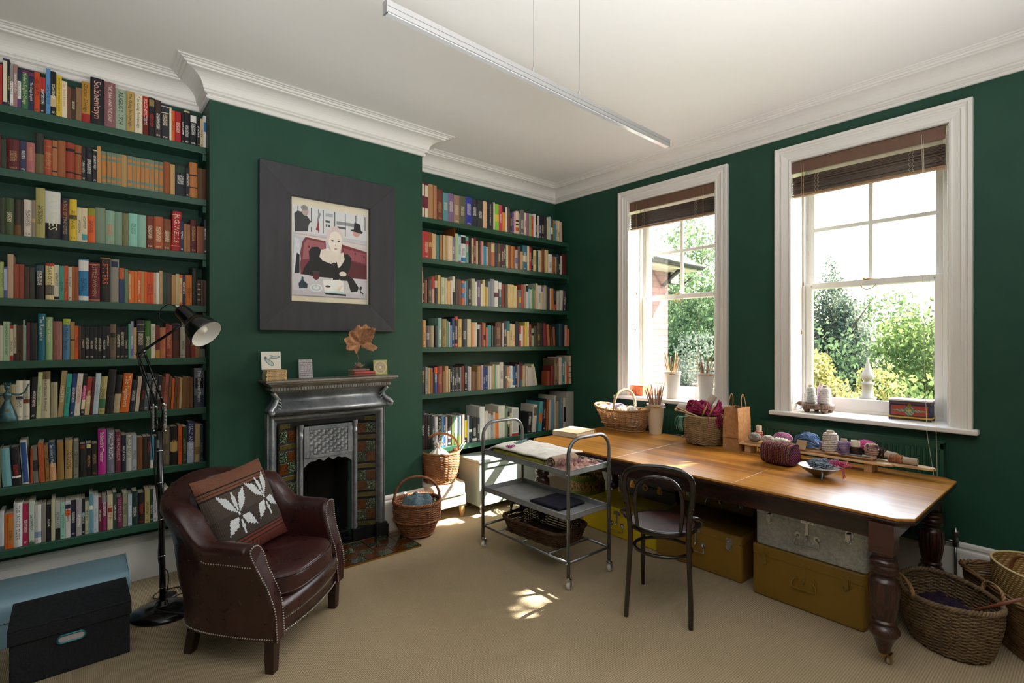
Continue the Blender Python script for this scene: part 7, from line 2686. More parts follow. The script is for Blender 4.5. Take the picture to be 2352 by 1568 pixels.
def key_ring():
    x, y = tp(4.20, 2.545)
    r = thing('string_loop', 'thin loop of string with wooden beads on the table beside the woven basket', 'string', (x, y, TZ))
    P = [(.05 * cos(a) * (1 + .2 * sin(2 * a)), .085 * sin(a), .0018 + .002 * (1 + sin(3 * a))) for a in [2 * pi * i / 40 for i in range(40)]]
    obj('loop', MB().tube(P, .0015, 5, closed=True), CORD, r)
    obj('bead', MB().ball((-.03, -.03, .009), .009, 10).ball((-.012, -.022, .007), .007, 8), BEECH, r)
key_ring()

def knit_cosy():
    x, y = tp(3.80, 1.52)
    r = thing('knitted_cosy', 'rib-knitted purple and yellow striped woollen cosy on the table before the yarn rack', 'knitting', (x, y, TZ + .001), radians(-6))
    t = NT('striped knitted wool')
    w = t.wave(1.0, t.mapping((.01, 14, .01)), .8, 'Y', 2, dscale=2)
    n = t.noise(12, 3, .6)
    st = t.ramp(t.math('ADD', w, t.math('MULTIPLY', n, .25)), [(0, hexc('#2a1a2c')), (.25, hexc('#4a2a52')), (.40, hexc('#7a5a2e')), (.58, hexc('#c0a050')), (.72, hexc('#241826')), (.95, hexc('#5a2a44'))])
    sep = t.new('ShaderNodeSeparateXYZ'); t.link(t.co(), sep.inputs[0])
    fr = t.ramp(t.math('ADD', sep.outputs[0], .5), [(.405, (1,) * 3), (.425, (0,) * 3)])
    rd = t.ramp(t.noise(30, 3, .6), [(.3, hexc('#3a1418')), (.7, hexc('#7a2e20'))])
    t.set(col=t.mix(fr, st, rd), rough=.95, spec=.1)
    t.bump(t.wave(30, t.mapping((1, 1, 1)), 1.5, 'DIAGONAL', 2), .8, .004)
    rows = []
    for i in range(17):
        u = i / 16
        yy = lerp(-.098, .098, u); k = .90 + .10 * sin(pi * u)
        row = []
        for j in range(32):
            a = 2 * pi * j / 32; c_, s_ = cos(a), sin(a)
            X = .085 * abs(c_) ** .55 * sgn(c_) * k; Z = .078 + .078 * abs(s_) ** .6 * sgn(s_) * k
            rib = .004 * sin(u * 70)
            row.append((X + rib * c_, yy + .010 * mnoise.noise(Vector((X * 20, Z * 20, u * 4))), max(.001, Z + rib * s_)))
        rows.append(row)
    m = MB().grid(rows, cu=True)
    m.add(rows[0], [tuple(range(32))]); m.add(rows[-1], [tuple(range(32))])
    obj('body', m, t.m, r)
knit_cosy()
def yarn_bowl():
    x, y = tp(3.635, 1.215)
    r = thing('pewter_bowl', 'shallow grey pewter bowl of yarn scraps near the end of the table', 'bowl', (x, y, TZ + .0005))
    obj('dish', MB().lathe([(0, .0), (.030, 0), (.034, .004), (.034, .010), (.060, .024), (.092, .046), (.116, .066), (.120, .068), (.117, .070), (.090, .051), (.058, .029), (.030, .015), (0, .013)], 40), mat('grey pewter', '#8d8a85', .4, .75, var=.15, vs=20), r)
    return x, y
ybx, yby = yarn_bowl()
m = MB(); rnd = random.Random(21)
for i in range(80):
    a0 = rnd.uniform(0, 6.28); rr = rnd.uniform(.0, .06)
    c = Vector((ybx + rr * cos(a0), yby + rr * sin(a0), TZ + .064 + .045 * (1 - rr / .07) * rnd.random()))
    pts = [c + Vector((rnd.uniform(-.035, .035), rnd.uniform(-.035, .035), rnd.uniform(-.008, .018))) for _ in range(4)]
    m.tube(smooth_path(pts, 4), .0038, 6)
for k in range(3):
    c = Vector((ybx - .02 + .035 * k, yby + .02 - .05 * k, TZ + .085)); m.tube([c + Vector((.016 * cos(a) * .76, -.016 * cos(a) * .65, .016 + .016 * sin(a))) for a in [2 * pi * j / 18 for j in range(18)]], .0038, 6, closed=True)
p = Vector((ybx - .075, yby - .03, TZ + .062)); m.tube(smooth_path([p + Vector((.05, .03, .02)), p, p + Vector((-.022, -.02, -.018)), p + Vector((-.035, -.02, -.056))], 4), .005, 6)
obj('yarn_scraps', m, Y_SLATE, label='tangle of slate-blue chunky yarn piled in the pewter bowl', cat='yarn')
m = MB()
for i in range(30):
    c = Vector((ybx + .045 + rnd.uniform(-.03, .03), yby - .085 + rnd.uniform(-.02, .03), TZ + .078))
    pts = [c] + [c + Vector((rnd.uniform(-.03, .05), rnd.uniform(-.06, .03), rnd.uniform(-.006, .03))) for _ in range(3)]
    m.tube(smooth_path(pts, 3), .0016, 4)
for i in range(6):
    c = Vector((ybx + rnd.uniform(-.0, .03), yby - .118, TZ + .074)); m.tube(smooth_path([c, c + Vector((rnd.uniform(-.01, .01), -.012, -.02)), c + Vector((rnd.uniform(-.015, .015), -.016, -.06))], 3), .0014, 4)
obj('yarn_wisp', m, Y_FLAME, label='fuzzy orange and mauve yarn wisps over the right rim of the pewter bowl', cat='yarn')

# ---------------------------------------------------------------- weaving rack with its yarns
def rack():
    r = thing('yarn_rack', 'long low wooden rack board on feet carrying cones and bobbins of yarn', 'rack', (0, 0, 0))
    z = TZ + .058
    A = lambda x, y: tp(x, y)
    xf, xb = 3.985 * KT, 4.145 * KT
    yl, yr = 1.905 * KT, .93 * KT
    P = [(xf, yl), (xb, yl), (xb, .86 * KT), (4.13 * KT, .76 * KT), (4.11 * KT, .715 * KT), (4.085 * KT, .705 * KT), (4.065 * KT, .72 * KT), (4.05 * KT, .80 * KT), (4.04 * KT, .90 * KT), (xf + .012, yr), (xf, yr + .02)]
    obj('base_board', MB().prism(P[::-1], z, z + .016), PINE, r, bevel=.003)
    for yy in (1.845 * KT, 1.045 * KT):
        obj('foot', MB().box(xf + .015, xb - .01, yy - .022, yy + .022, TZ + .0005, z), PINE, r, bevel=.002)
    obj('upper_board', MB().box(xf + .020, xb - .012, 1.02 * KT, 1.875 * KT, z + .0165, z + .030), wood('darker pine board', '#9a6f48', '#c59a6c', .5, (2, .5, 2)), r, bevel=.002)
    obj('shuttle', MB().box(xf + .006, xf + .05, 1.02 * KT, 1.30 * KT, z + .0302, z + .040), PINE, r, bevel=.002)
    return z + .0305, xf, xb
rz0, rxf, rxb = rack()
def cone(label, x, y, z, r0, r1, h, m_, fuzz=.003, tip=True, group=None, seed=0):
    r = thing('yarn_cone', label, 'yarn', (x, y, z), 0, group)
    rows = []; n = 40; k = 26
    for i in range(k + 1):
        t = i / k; rr = lerp(r0, r1, t) * (1 + .06 * sin(pi * t)) * (1 - .25 * max(0, (t - .93) / .07)) * (1 - .12 * max(0, (.06 - t) / .06))
        rows.append([((rr + fuzz * (mnoise.noise(Vector((cos(a) * 6, sin(a) * 6, t * 34 + seed))) + .6 * sin(t * 110 + a * 2))) * cos(a), (rr + fuzz * (mnoise.noise(Vector((cos(a) * 6, sin(a) * 6, t * 34 + seed))) + .6 * sin(t * 110 + a * 2))) * sin(a), .004 + h * t) for a in [2 * pi * j / n for j in range(n)]])
    m = MB().grid(rows, cu=True); m.add(rows[-1], [tuple(range(n))]); m.add(rows[0], [tuple(range(n))])
    obj('yarn_winding', m, m_, r)
    if tip: obj('card_core', MB().lathe([(r1 * .62, h - .01), (r1 * .55, h + .018), (r1 * .5, h + .020), (r1 * .40, h + .018), (r1 * .4, h - .01)], 20).lathe([(0, 0), (r0 * .8, 0), (r0 * .8, .005)], 20), CARD, r)
    return r
def bobbin(label, a, b, rad, m_, w0=.2, w1=.8, rw=None, group=None, seed=1):
    """cardboard tube from a to b with yarn wound between w0 and w1 of its length"""
    a, b = Vector(a), Vector(b); d = b - a; L_ = d.length
    r = thing('yarn_bobbin', label, 'yarn', a)
    M = d.to_track_quat('Z', 'Y').to_matrix().to_4x4()
    obj('tube', MB().lathe([(rad, 0), (rad, L_), (rad * .86, L_), (rad * .86, 0), (rad, 0)], 22, M=M), CARD, r)
    rw = rw or rad * 1.35
    m = MB(); rnd = random.Random(seed)
    n = int((w1 - w0) * L_ / .0045)
    for i in range(max(3, n)):
        t = lerp(w0, w1, i / max(1, n - 1)); rr = lerp(rad, rw, max(0, sin(pi * i / max(1, n - 1))) ** .5) + rnd.uniform(0, .003); tl = rnd.uniform(-.25, .25)
        m.tube([(rr * cos(q), rr * sin(q), t * L_ + tl * rr * sin(q + rnd.uniform(0, 1))) for q in [2 * pi * j / 18 for j in range(18)]], .0032, 4, closed=True)
    obj('yarn_winding', MB().add(m.v, m.f, 0, True, M), m_, r)
    return r
def rk(y, x=4.06): return x * KT, y * KT, rz0
X, Y, Z = rk(1.80, 4.10)
bobbin('upright cardboard bobbin with coral yarn at the left end of the rack', (X, Y, Z), (X, Y, Z + .115), .019, yarn_mat('coral yarn', '#a84a44', '#d88a7c'), .1, .6, .026)
X, Y, Z = rk(1.80, 4.025); yarn_ball('grey striped yarn ball at the left front of the rack', (X, Y, Z), .036, Y_GREY, 51, (1, 1.25, .92))
X, Y, Z = rk(1.70, 4.03); yarn_ball('pale grey yarn ball, second along the front of the rack', (X, Y, Z), .032, yarn_mat('pale grey yarn', '#8c8880', '#c9c4ba'), 52, (1, 1.3, .92))
X, Y, Z = rk(1.62, 4.10); yarn_ball('dusky pink mohair ball at the back of the rack left of the blue yarn', (X, Y, Z), .044, Y_PINK, 53, (1, 1.45, .95))
X, Y, Z = rk(1.60, 4.02); bobbin('white bobbin wound with pale green thread lying at the rack front', (X, Y + .065, Z + .026), (X + .005, Y - .065, Z + .026), .020, yarn_mat('pale green thread', '#9fae9c', '#dbe0d4'), .1, .8, .026)
X, Y, Z = rk(1.44, 4.07); skein('big tangled blue mohair skein in the middle of the rack', (X, Y, Z + .012), 5, Y_BLUE, 56, .078, .052, radians(90), 0, .0034, .075)
def card_tag():
    X, Y, Z = rk(1.455, 4.00)
    r = thing('folded_card', 'small folded buff card standing before the blue skein on the rack', 'card', (X, Y, Z), radians(-8))
    obj('card', MB().add([(-.012, -.036, 0), (-.012, .036, 0), (.010, .033, .062), (.010, -.033, .062), (.03, -.036, 0), (.03, .036, 0)], [(0, 3, 2, 1), (3, 4, 5, 2)]), mat('buff card', '#b99c78', .8), r, solid=.001)
    obj('window_patch', MB().box(-.002, .0, -.016, .016, .030, .050, M=TR(-.0045, 0, 0) @ RY(.335) @ TR(0, 0, 0)), mat('pale card patch', '#d9c7a8', .8), r)
card_tag()
X, Y, Z = rk(1.345, 4.09); yarn_ball('small brown-mauve yarn ball between blue skein and white cone', (X, Y, Z), .030, Y_MAUVE, 55)
X, Y, Z = rk(1.285, 4.055); cone('large fluffy off-white yarn cone standing at the centre of the rack', X, Y, Z, .049, .042, .128, yarn_mat('fluffy off-white yarn', '#a89e90', '#e6dfd4', None, 90), .007, seed=2)
X, Y, Z = rk(1.19, 4.02); cone('low lilac over dark purple yarn cone right of the white cone', X, Y, Z, .036, .033, .088, Y_MAUVE, .003, True, None, 7)
X, Y, Z = rk(1.125, 4.035); cone('dark brown yarn cone with pale tube top, third cone on the rack', X, Y, Z, .036, .030, .060, Y_DARK, .003, False, None, 9)
obj('cardboard_tube', MB().lathe([(.027, 0), (.026, .040), (.022, .040), (.022, 0)], 22), mat('pale card tube', '#cfc2b0', .8, var=.04), loc=(X, Y, Z + .064), label='pale card tube end on top of the dark brown cone', cat='tube')
X, Y, Z = rk(1.17, 4.115); yarn_ball('pink-violet yarn ball at the back of the rack behind the lilac cone', (X, Y, Z), .038, Y_PINK, 57, (1, 1.2, 1))
X, Y, Z = rk(1.085, 4.105); yarn_ball('flame orange and violet yarn ball at the back right of the rack', (X, Y, Z + .02), .046, Y_FLAME, 58, (1, 1.4, .9))
X, Y, Z = rk(1.035, 4.04); bobbin('upright bobbin with fuzzy pink and brown yarn at the right of the rack', (X, Y, Z), (X, Y, Z + .095), .028, yarn_mat('pink and brown slub yarn', '#4a3432', '#d8b4ac', '#8a5a58', 50), .25, .95, .038, seed=4)
X, Y, Z = rk(.985, 4.10); bobbin('cardboard bobbin with dark yarn lying at the back right of the rack', (X + .01, Y + .04, Z + .035), (X, Y - .075, Z + .022), .024, Y_DARK, .05, .45, .033, seed=5)
X, Y = tp(4.09, .93); bobbin('long cardboard bobbin with autumn yarn lying on the rack tongue', (X, Y + .02, TZ + .058 + .016 + .0245), (X - .006, Y - .130, TZ + .058 + .016 + .0235), .022, yarn_mat('autumn slub yarn', '#6a4a3a', '#b87a54', '#6a5a7a', 45), .05, .5, .027, seed=6)
X, Y, Z = rk(1.16, 3.997)
m = MB()
for k in range(3): m.tube([(X - .004 + .004 * sin(i * .9 + k * 2.1), Y - .01 - i * .0042 + .03, Z + .013 + .003 * cos(i * .9 + k * 2.1)) for i in range(36)], .0032, 5)
obj('braided_cord', m, Y_SLATE, label='slate-grey braided cord lying along the rack front edge', cat='cord')

# ---------------------------------------------------------------- window sills
def grater_stand():
    r = thing('wooden_stand', 'round dark wooden stool-shaped stand with handle holding yarn cones on the larger sill', 'stand', (4.465, 1.500, ZS), 0)
    OW = wood('old brown oak', '#4a352b', '#7d6252', .6, (4, 4, 1), .1)
    m = MB().lathe([(0, .030), (.104, .030), (.112, .036), (.114, .050), (.112, .066), (.108, .070), (.092, .066), (0, .064)], 36, sy=1.0, sx=.92)
    obj('top_disc', m, OW, r, bevel=.002)
    for a in (.4, 2.4, 3.9, 5.4):
        obj('foot', MB().lathe([(.016, 0), (.020, .012), (.030, .032)], 10, M=TR(.082 * cos(a), .09 * sin(a), 0)), OW, r)
    obj('handle', MB().tube([(.03, .095, .050), (.04, .125, .052), (.055, .155, .054), (.062, .172, .054)], [.014, .017, .020, .010], 10, flat=.7), OW, r)
    return 4.465, 1.500, ZS + .0705
gx, gy, gz = grater_stand()
cone('pale grey-green yarn cone, left of the cones on the sill stand', gx - .01, gy + .050, gz - .003, .038, .030, .128, yarn_mat('pale grey-green yarn', '#a4aca8', '#d4dad6', None, 70), .002, True, None, 3)
cone('off-white yarn cone, right of the cones on the sill stand', gx - .02, gy - .058, gz - .003, .042, .033, .130, yarn_mat('soft white yarn', '#c2bcb6', '#eae5e0', None, 70), .003, True, None, 4)
cone('lilac-pink yarn cone between the two pale cones on the sill stand', gx + .055, gy - .004, gz - .003, .030, .026, .135, yarn_mat('lilac-pink yarn', '#a88aa4', '#d8bcd4', None, 70), .002, True, None, 5)
obj('thread_spool', MB().lathe([(0, 0), (.018, 0), (.018, .006), (.013, .010), (.013, .064), (.018, .068), (.018, .074), (0, .074)], 20), mat('grey plastic spool', '#a4a2a4', .4), loc=(gx + .012, gy + .093, gz - .0045), label='small grey thread spool at the handle side of the sill stand', cat='spool')

def painted_chest():
    r = thing('painted_chest', 'small painted wooden chest in red, blue and yellow on the larger sill', 'chest', (4.555, .924, ZS), radians(-90 + 1))
    w, d, h = .117, .062, .150
    t = NT('painted red and green front'); co = t.co('Object')
    n = t.wave(26, t.mapping((1, 1, 1)), 6, 'DIAGONAL', 3, dscale=2)
    t.set(col=t.ramp(n, [(.35, hexc('#56705a')), (.52, hexc('#2f3d44')), (.6, hexc('#8a9a70'))]), rough=.5)
    BL = mat('dark blue paint', '#222c44', .5, var=.2, vs=40); RD = mat('brick red paint', '#93341f', .5, var=.15, vs=40); YE = mat('ochre yellow paint', '#bd9032', .45, var=.1, vs=40)
    obj('body', MB().box(-w, w, -d, d, .026, .112), BL, r, bevel=.002)
    m = MB().box(-w + .012, w - .012, -d - .0025, -d, .034, .104).box(-w - .0025, -w, -d + .01, d - .01, .034, .104)
    obj('front_panel', m, RD, r)
    pl = []
    for i in range(48):
        a = 2 * pi * i / 48; rr = .055 + .028 * cos(4 * a) + .008 * cos(12 * a)
        pl.append((rr * cos(a) * 1.12, .069 + rr * sin(a) * .40))
    obj('painted_flower', MB().prism(pl, d + .0026, d + .0040, M=RX(pi / 2)), t.m, r)
    obj('diamond', MB().prism([(-.010, .069), (0, .060), (.010, .069), (0, .078)], d + .004, d + .005, M=RX(pi / 2)), YE, r)
    obj('base_moulding', MB().box(-w - .008, w + .008, -d - .008, d + .008, .016, .027), YE, r, bevel=.002)
    for sx in (-1, 1):
        for sy in (-1, 1):
            q = MB().prism([(sx * (w + .004), 0), (sx * (w - .022), 0), (sx * (w - .036), .016), (sx * (w + .004), .016)][::sx], sy * d - .006, sy * d + .006, M=RX(pi / 2) @ TR(0, 0, 0))
            obj('foot', q, BL, r)
    obj('lid', MB().box(-w - .003, w + .003, -d - .003, d + .003, .1135, .136), mat('dark banded lid paint', '#4a3436', .5, var=.3, vs=60), r, bevel=.002)
    obj('lid_top', MB().box(-w - .010, w + .010, -d - .010, d + .010, .136, .147), mat('cream lid top', '#d8d2c8', .45, var=.04), r, bevel=.002)
    q = MB().prism([(-.008, .092), (.008, .092), (.010, .112), (.006, .124), (-.006, .124), (-.010, .112)], d + .003, d + .005, M=RX(pi / 2)).tube([(.008 * cos(a), -d - .006, .090 + .010 * sin(a)) for a in [2 * pi * i / 16 for i in range(16)]], .002, 6, closed=True)
    obj('hasp', q, BRASS, r)
painted_chest()
def orange_box():
    r = thing('drawer_box', 'small orange wooden box with two drawer knobs on the smaller sill', 'box', (4.465, 3.185, ZS), radians(-90))
    OR = mat('orange stained wood', '#c0603c', .5, var=.08, vs=20)
    obj('carcass', MB().box(-.083, .083, -.062, .065, 0, .108), OR, r, bevel=.002)
    for x in (-.041, .041):
        dr = obj('drawer', MB().box(x - .037, x + .037, -.066, -.061, .012, .096), OR, r, bevel=.0015)
        obj('knob', MB().tube([(x + .009 * cos(a), -.069, .054 + .009 * sin(a)) for a in [2 * pi * i / 16 for i in range(16)]], .003, 6, closed=True).ball((x, -.068, .054), .004, 8), BRASS, dr)
orange_box()
for k, (x, y, rt, lab, n, sd) in enumerate(((4.455, 2.795, .082, 'left', 17, 5), (4.490, 2.465, .078, 'right', 15, 6))):
    bucket('white enamel bucket of knitting needles on the smaller sill, %s one' % lab, x, y, ZS + .0005, rt, .058, .262, radians(-60 + 20 * k))
    needles(x, y, ZS + .005, n, rt - .006, .36, .47, sd, 'knitting needle in the %s bucket on the smaller sill' % lab, 'needles in the %s sill bucket' % lab)

# ---------------------------------------------------------------- baskets at the right
def oval_basket():
    ang = radians(34.8)
    r = thing('seagrass_basket', 'large dark oval seagrass basket with rope handles on the floor beside the table leg', 'basket', (3.535, .560, 0), ang)
    shp = lambda t: (.205 + .050 * sin(min(1, t * 1.1) * pi / 2), .160 + .042 * sin(min(1, t * 1.1) * pi / 2))
    SG = wicker('dark seagrass', '#4a3826', '#8a7050')
    top = lambda a: .012 * cos(2 * a)
    obj('side_weave', weave(shp, .010, .262, 30, 36, .0052, .0048, top=top), SG, r)
    obj('lining', stakes_mb(shp, .004, .262, 36, .0048, top=top), SG, r)['kind'] = 'stuff'
    obj('foot', MB().add(foot_disc(shp, .006), [tuple(range(40))]), SG, r)
    obj('rim', braid(.255, .202, .266, .0075, 26, .008, top=top, n=260), SG, r)
    RO = wicker('sisal rope', '#7a5a38', '#b8925e')
    for s_ in (-1, 1):
        P = smooth_path([(-.085, s_ * .192, .24), (-.080, s_ * .200, .29), (-.05, s_ * .205, .318), (0, s_ * .207, .326), (.05, s_ * .205, .318), (.080, s_ * .200, .29), (.085, s_ * .192, .24)], 6)
        q = MB()
        for k in range(3): q.tube([p + Vector((.005 * cos(i * .8 + k * 2.1), .005 * sin(i * .8 + k * 2.1), .004 * sin(i * .8 + k * 2.1))) for i, p in enumerate(P)], .0058, 6)
        obj('handle', q, RO, r)
oval_basket()
knit_heap('wool_heap', 'dark purple wool lying in the bottom of the large seagrass basket', (3.535, .560, .100), .185, .140, .11, '#3a2c3e', 9, 'wool', radians(34.8))
needle('knitting_needle', 'thick wooden needle leaning on the right rim of the large seagrass basket', (3.53, .47, .20), (3.44, .27, .37), .0075, mat('reddish wooden needle', '#7a4630', .4), 0)
def reed_basket():
    r = thing('reed_basket', 'low wide basket of split reeds in the right corner holding the straw tote', 'basket', (3.905, .195, 0), radians(34.8))
    RD = wicker('split reed', '#5c4028', '#96714a')
    a, b, h = .31, .245, .275
    m = MB(); rnd = random.Random(2)
    for i in range(22):
        z = .010 + i * h / 22; k = 1 + .10 * i / 22
        m.tube([(*se_pt(2 * pi * j / 48, a * k, b * k, .3), z + .003 * sin(j * 1.7 + i)) for j in range(48)], .0062, 5, closed=True)
    obj('side_reeds', m, RD, r)
    obj('rim', braid(a * 1.11, b * 1.11, h + .008, .006, 10, .009, e=.3, n=220), RD, r)
    obj('foot', MB().box(-a * .95, a * .95, -b * .95, b * .95, .003, .012), RD, r)
reed_basket()
def tote():
    r = thing('straw_tote', 'pale plaited straw tote with brown leather loop handles in the right corner', 'basket', (3.900, .215, .0125), radians(34.8))
    t = NT('plaited straw')
    w = t.wave(26, t.mapping((1, 1, 1)), .8, 'Z', 2); w2 = t.wave(22, t.mapping((1, 1, .6)), .8, 'DIAGONAL', 2)
    f = t.math('MULTIPLY', w, w2)
    t.set(col=t.ramp(f, [(.05, hexc('#8a6a3c')), (.6, hexc('#c9a86e'))]), rough=.7); t.bump(f, .7, .004)
    def rows(off):
        return [[(*se_pt(2 * pi * j / 56, (.185 + .055 * q) - off, (.150 + .050 * q) - off, .85), z) for j in range(56)] for z, q in ((.004, 0), (.06, .35), (.14, .65), (.22, .85), (.30, .97), (.345, 1), (.380, 1.02))]
    m = MB().grid(rows(0), cu=True).grid(rows(.006)[::-1], cu=True)
    m.add(rows(0)[0], [tuple(range(56))])
    obj('body', m, t.m, r)
    obj('rim', MB().tube([(*se_pt(2 * pi * j / 60, .238, .198, .85), .381) for j in range(60)], .0065, 6, closed=True), mat('bright straw edge', '#d4bb88', .6, var=.1, vs=80), r)
    LT = mat('tan leather strap', '#7a4a2a', .5, var=.1)
    for s_ in (-1, 1):
        P = smooth_path([(-.085, s_ * .200, .31), (-.088, s_ * .206, .38), (-.07, s_ * .20, .45), (-.03, s_ * .19, .485), (.03, s_ * .19, .485), (.07, s_ * .20, .45), (.088, s_ * .206, .38), (.085, s_ * .200, .31)], 5)
        M = RZ(0)
        obj('handle', MB().tube(P, .0085, 8, M=TR(-.13, -.02, -.01) if s_ > 0 else None), LT, r)
tote()

# ---------------------------------------------------------------- pendant light
def pendant():
    r = thing('linear_pendant', 'long slim silver linear pendant light hanging from the ceiling on two thin cables', 'pendant light', (1.8175, 1.747, 2.80), radians(1.7))
    AL = mat('satin aluminium', '#b4b4b4', .38, .85, var=.03, vs=6)
    L_ = .960
    obj('housing', MB().box(-L_, L_, -.0165, .0165, .0, .044), AL, r, bevel=.0015)
    obj('side_groove', MB().box(-L_, L_, -.0170, -.0164, .020, .022).box(-L_, L_, .0164, .0170, .020, .022), mat('dark groove', '#6c6c6c', .5), r)
    obj('diffuser', MB().box(-L_ + .004, L_ - .004, -.012, .012, -.0035, .0005), mat('clear ribbed diffuser', '#cfd0d0', .16, .2, var=.03, vs=4), r)
    for s_ in (-1, 1): obj('end_cap', MB().box(s_ * L_, s_ * (L_ + .003), -.017, .017, -.003, .0445), AL, r)
    for x in (-.203, .126):
        obj('cable_grip', MB().lathe([(.0065, .044), (.0065, .070), (.004, .074), (0, .074)], 12, M=TR(x, 0, 0)), AL, r)
        obj('suspension_cable', MB().tube([(x, 0, .07), (x + .002, .0, .30), (x, 0, .609)], .0011, 6), mat('grey wire', '#8c8a86', .4, .6), r)
        obj('ceiling_cup', MB().lathe([(0, .609), (.022, .609), (.022, .590), (.012, .585), (0, .585)], 18, M=TR(x, 0, 0)), mat('white ceiling cup', '#e6e4e0', .5), r)
pendant()

# ---------------------------------------------------------------- outside the windows
def leaf_mat(c1, c2):
    nm = 'leaf %s %s' % (c1, c2)
    if nm in _MC: return _MC[nm]
    t = NT(nm); n = t.noise(1.6, 3, .6)
    col = t.ramp(n, [(.3, hexc(c1)), (.7, hexc(c2))])
    t.n.remove(t.b)
    d = t.new('ShaderNodeBsdfDiffuse'); tr = t.new('ShaderNodeBsdfTranslucent'); mx = t.new('ShaderNodeMixShader'); mx.inputs[0].default_value = .5
    t.link(col, d.inputs[0]); t.link(col, tr.inputs[0]); t.link(d.outputs[0], mx.inputs[1]); t.link(tr.outputs[0], mx.inputs[2])
    t.link(mx.outputs[0], t.n['Material Output'].inputs[0])
    _MC[nm] = t.m; return t.m
BARK = mat('bark', '#5a4a3c', .9, var=.3, vs=6)
def tree(label, x, y, zc, rx, ry, rz, n, leaf, c1, c2, seed, trunk=.12, shell=.45, gaps=(), ymax=99, name='garden_tree', group=None, conifer=False, cat='tree'):
    rnd = random.Random(seed)
    r = thing(name, label, cat, (x, y, -3.5), 0, group)
    V = []; F = []
    blobs = [(rnd.gauss(0, .45), rnd.gauss(0, .45), rnd.gauss(0, .45), rnd.uniform(.35, .6)) for _ in range(26)]
    k = 0
    while k < n:
        b = blobs[rnd.randrange(26)]
        d = Vector((rnd.gauss(0, 1), rnd.gauss(0, 1), rnd.gauss(0, 1))).normalized() * b[3] * rnd.uniform(shell, 1)
        p = Vector((b[0] + d.x, b[1] + d.y, b[2] + d.z))
        if conifer:
            t = (p.z + 1.2) / 2.4; s_ = max(.12, 1.15 - .95 * t); p.x *= s_; p.y *= s_
        c = Vector((p.x * rx, p.y * ry, p.z * rz + zc + 3.5))
        w = c + Vector((x, y, -3.5))
        if any(((w - o).cross(dd)).length < rg for o, dd, rg in gaps) or w.y + .5 * (w.x - 4.72) > ymax:
            k += 1; continue
        a = Vector((rnd.gauss(0, 1), rnd.gauss(0, 1), rnd.gauss(0, .6))).normalized(); e = a.orthogonal().normalized(); e = (e * cos(k) + a.cross(e) * sin(k))
        s_ = leaf * rnd.uniform(.7, 1.3)
        f2 = a.cross(e)
        b0 = len(V)
        V += [tuple(c - e * s_), tuple(c + f2 * s_ * .45 - e * s_ * .1), tuple(c + e * s_), tuple(c - f2 * s_ * .45 - e * s_ * .1)]
        F.append((b0, b0 + 1, b0 + 2, b0 + 3)); k += 1
    o = obj('crown', MB().add(V, F), leaf_mat(c1, c2), r); o['kind'] = 'stuff'
    m = MB().tube([(0, 0, 0), (.05, .03, (zc + 3.5) * .5), (0, 0, zc + 3.5)], [trunk, trunk * .8, trunk * .4], 8)
    for i in range(9):
        a = i * 2.4; z = zc + 3.5 - rz * .6 + i * rz * .13
        m.tube([(0, 0, z - .2), (rx * .35 * cos(a), ry * .35 * sin(a), z + .1), (rx * .75 * cos(a), ry * .75 * sin(a), z + rz * .3)], [trunk * .4, trunk * .25, trunk * .08], 5)
    obj('trunk', m, BARK, r)
SD = Vector((.66, -.33, .675))
tree('grey-green conifer beyond the garden, seen through the left half of the larger window', 14.3, 4.45, 1.0, 1.55, 1.45, 2.6, 26000, .045, '#39443a', '#66705f', 1, conifer=True)
tree('light green maple seen through the right half of the larger window', 12.4, 2.05, .45, 1.7, 1.35, 1.55, 24000, .055, '#3e4e32', '#6f7f48', 2)
tree('yellow-green bush at the lower left of the larger window', 8.75, 2.85, .45, .85, .62, .85, 14000, .040, '#6e6a38', '#9f9960', 3, .05, name='garden_bush', cat='bush')
tree('tall pale green tree seen through the upper smaller window', 16.8, 10.2, 3.0, 2.4, 2.4, 2.6, 18000, .075, '#4c5a3e', '#7d8f66', 4)
tree('dark green broad tree behind the brick wing in the smaller window', 13.2, 7.3, 1.0, 2.0, 2.2, 1.6, 22000, .065, '#30402e', '#586a48', 5)
tree('pale silvery bush at the lower right of the smaller window', 9.6, 5.25, .75, .8, .75, .60, 9000, .04, '#4a5147', '#6f7768', 6, .05, name='garden_bush', cat='bush')
tree('yellowish hedge bush at the foot of the trees in the smaller window', 8.6, 4.45, .25, .8, .7, .7, 9000, .045, '#5f623a', '#8f905a', 7, .05, name='garden_bush', cat='bush')
tree('low green tree between the conifer and the maple in the larger window', 17.0, 4.2, -.2, 2.5, 2.5, 1.6, 12000, .075, '#3b4c32', '#64744c', 8)
tree('tall dense tree standing close to the house right of the larger window', 9.75, -.90, 7.1, 1.4, 1.15, 1.45, 16000, .11, '#2a3a24', '#4a5e36', 9, .16, .05, ymax=2.58,
     gaps=((Vector((2.25, 2.34, 0)), SD, .125), (Vector((3.20, 1.93, .745)), SD, .07), (Vector((3.32, 1.94, .745)), SD, .07), (Vector((3.44, 1.92, .745)), SD, .07), (Vector((2.42, 2.25, .18)), SD, .035), (Vector((2.62, 1.93, .53)), SD, .04), (Vector((3.35, 3.20, .745)), SD, .07)))
obj('ground', MB().box(4.95, 60, -30, 40, -3.6, -3.5), mat('lawn', '#5a6e3a', .95, var=.3, vs=.8), kind='structure')

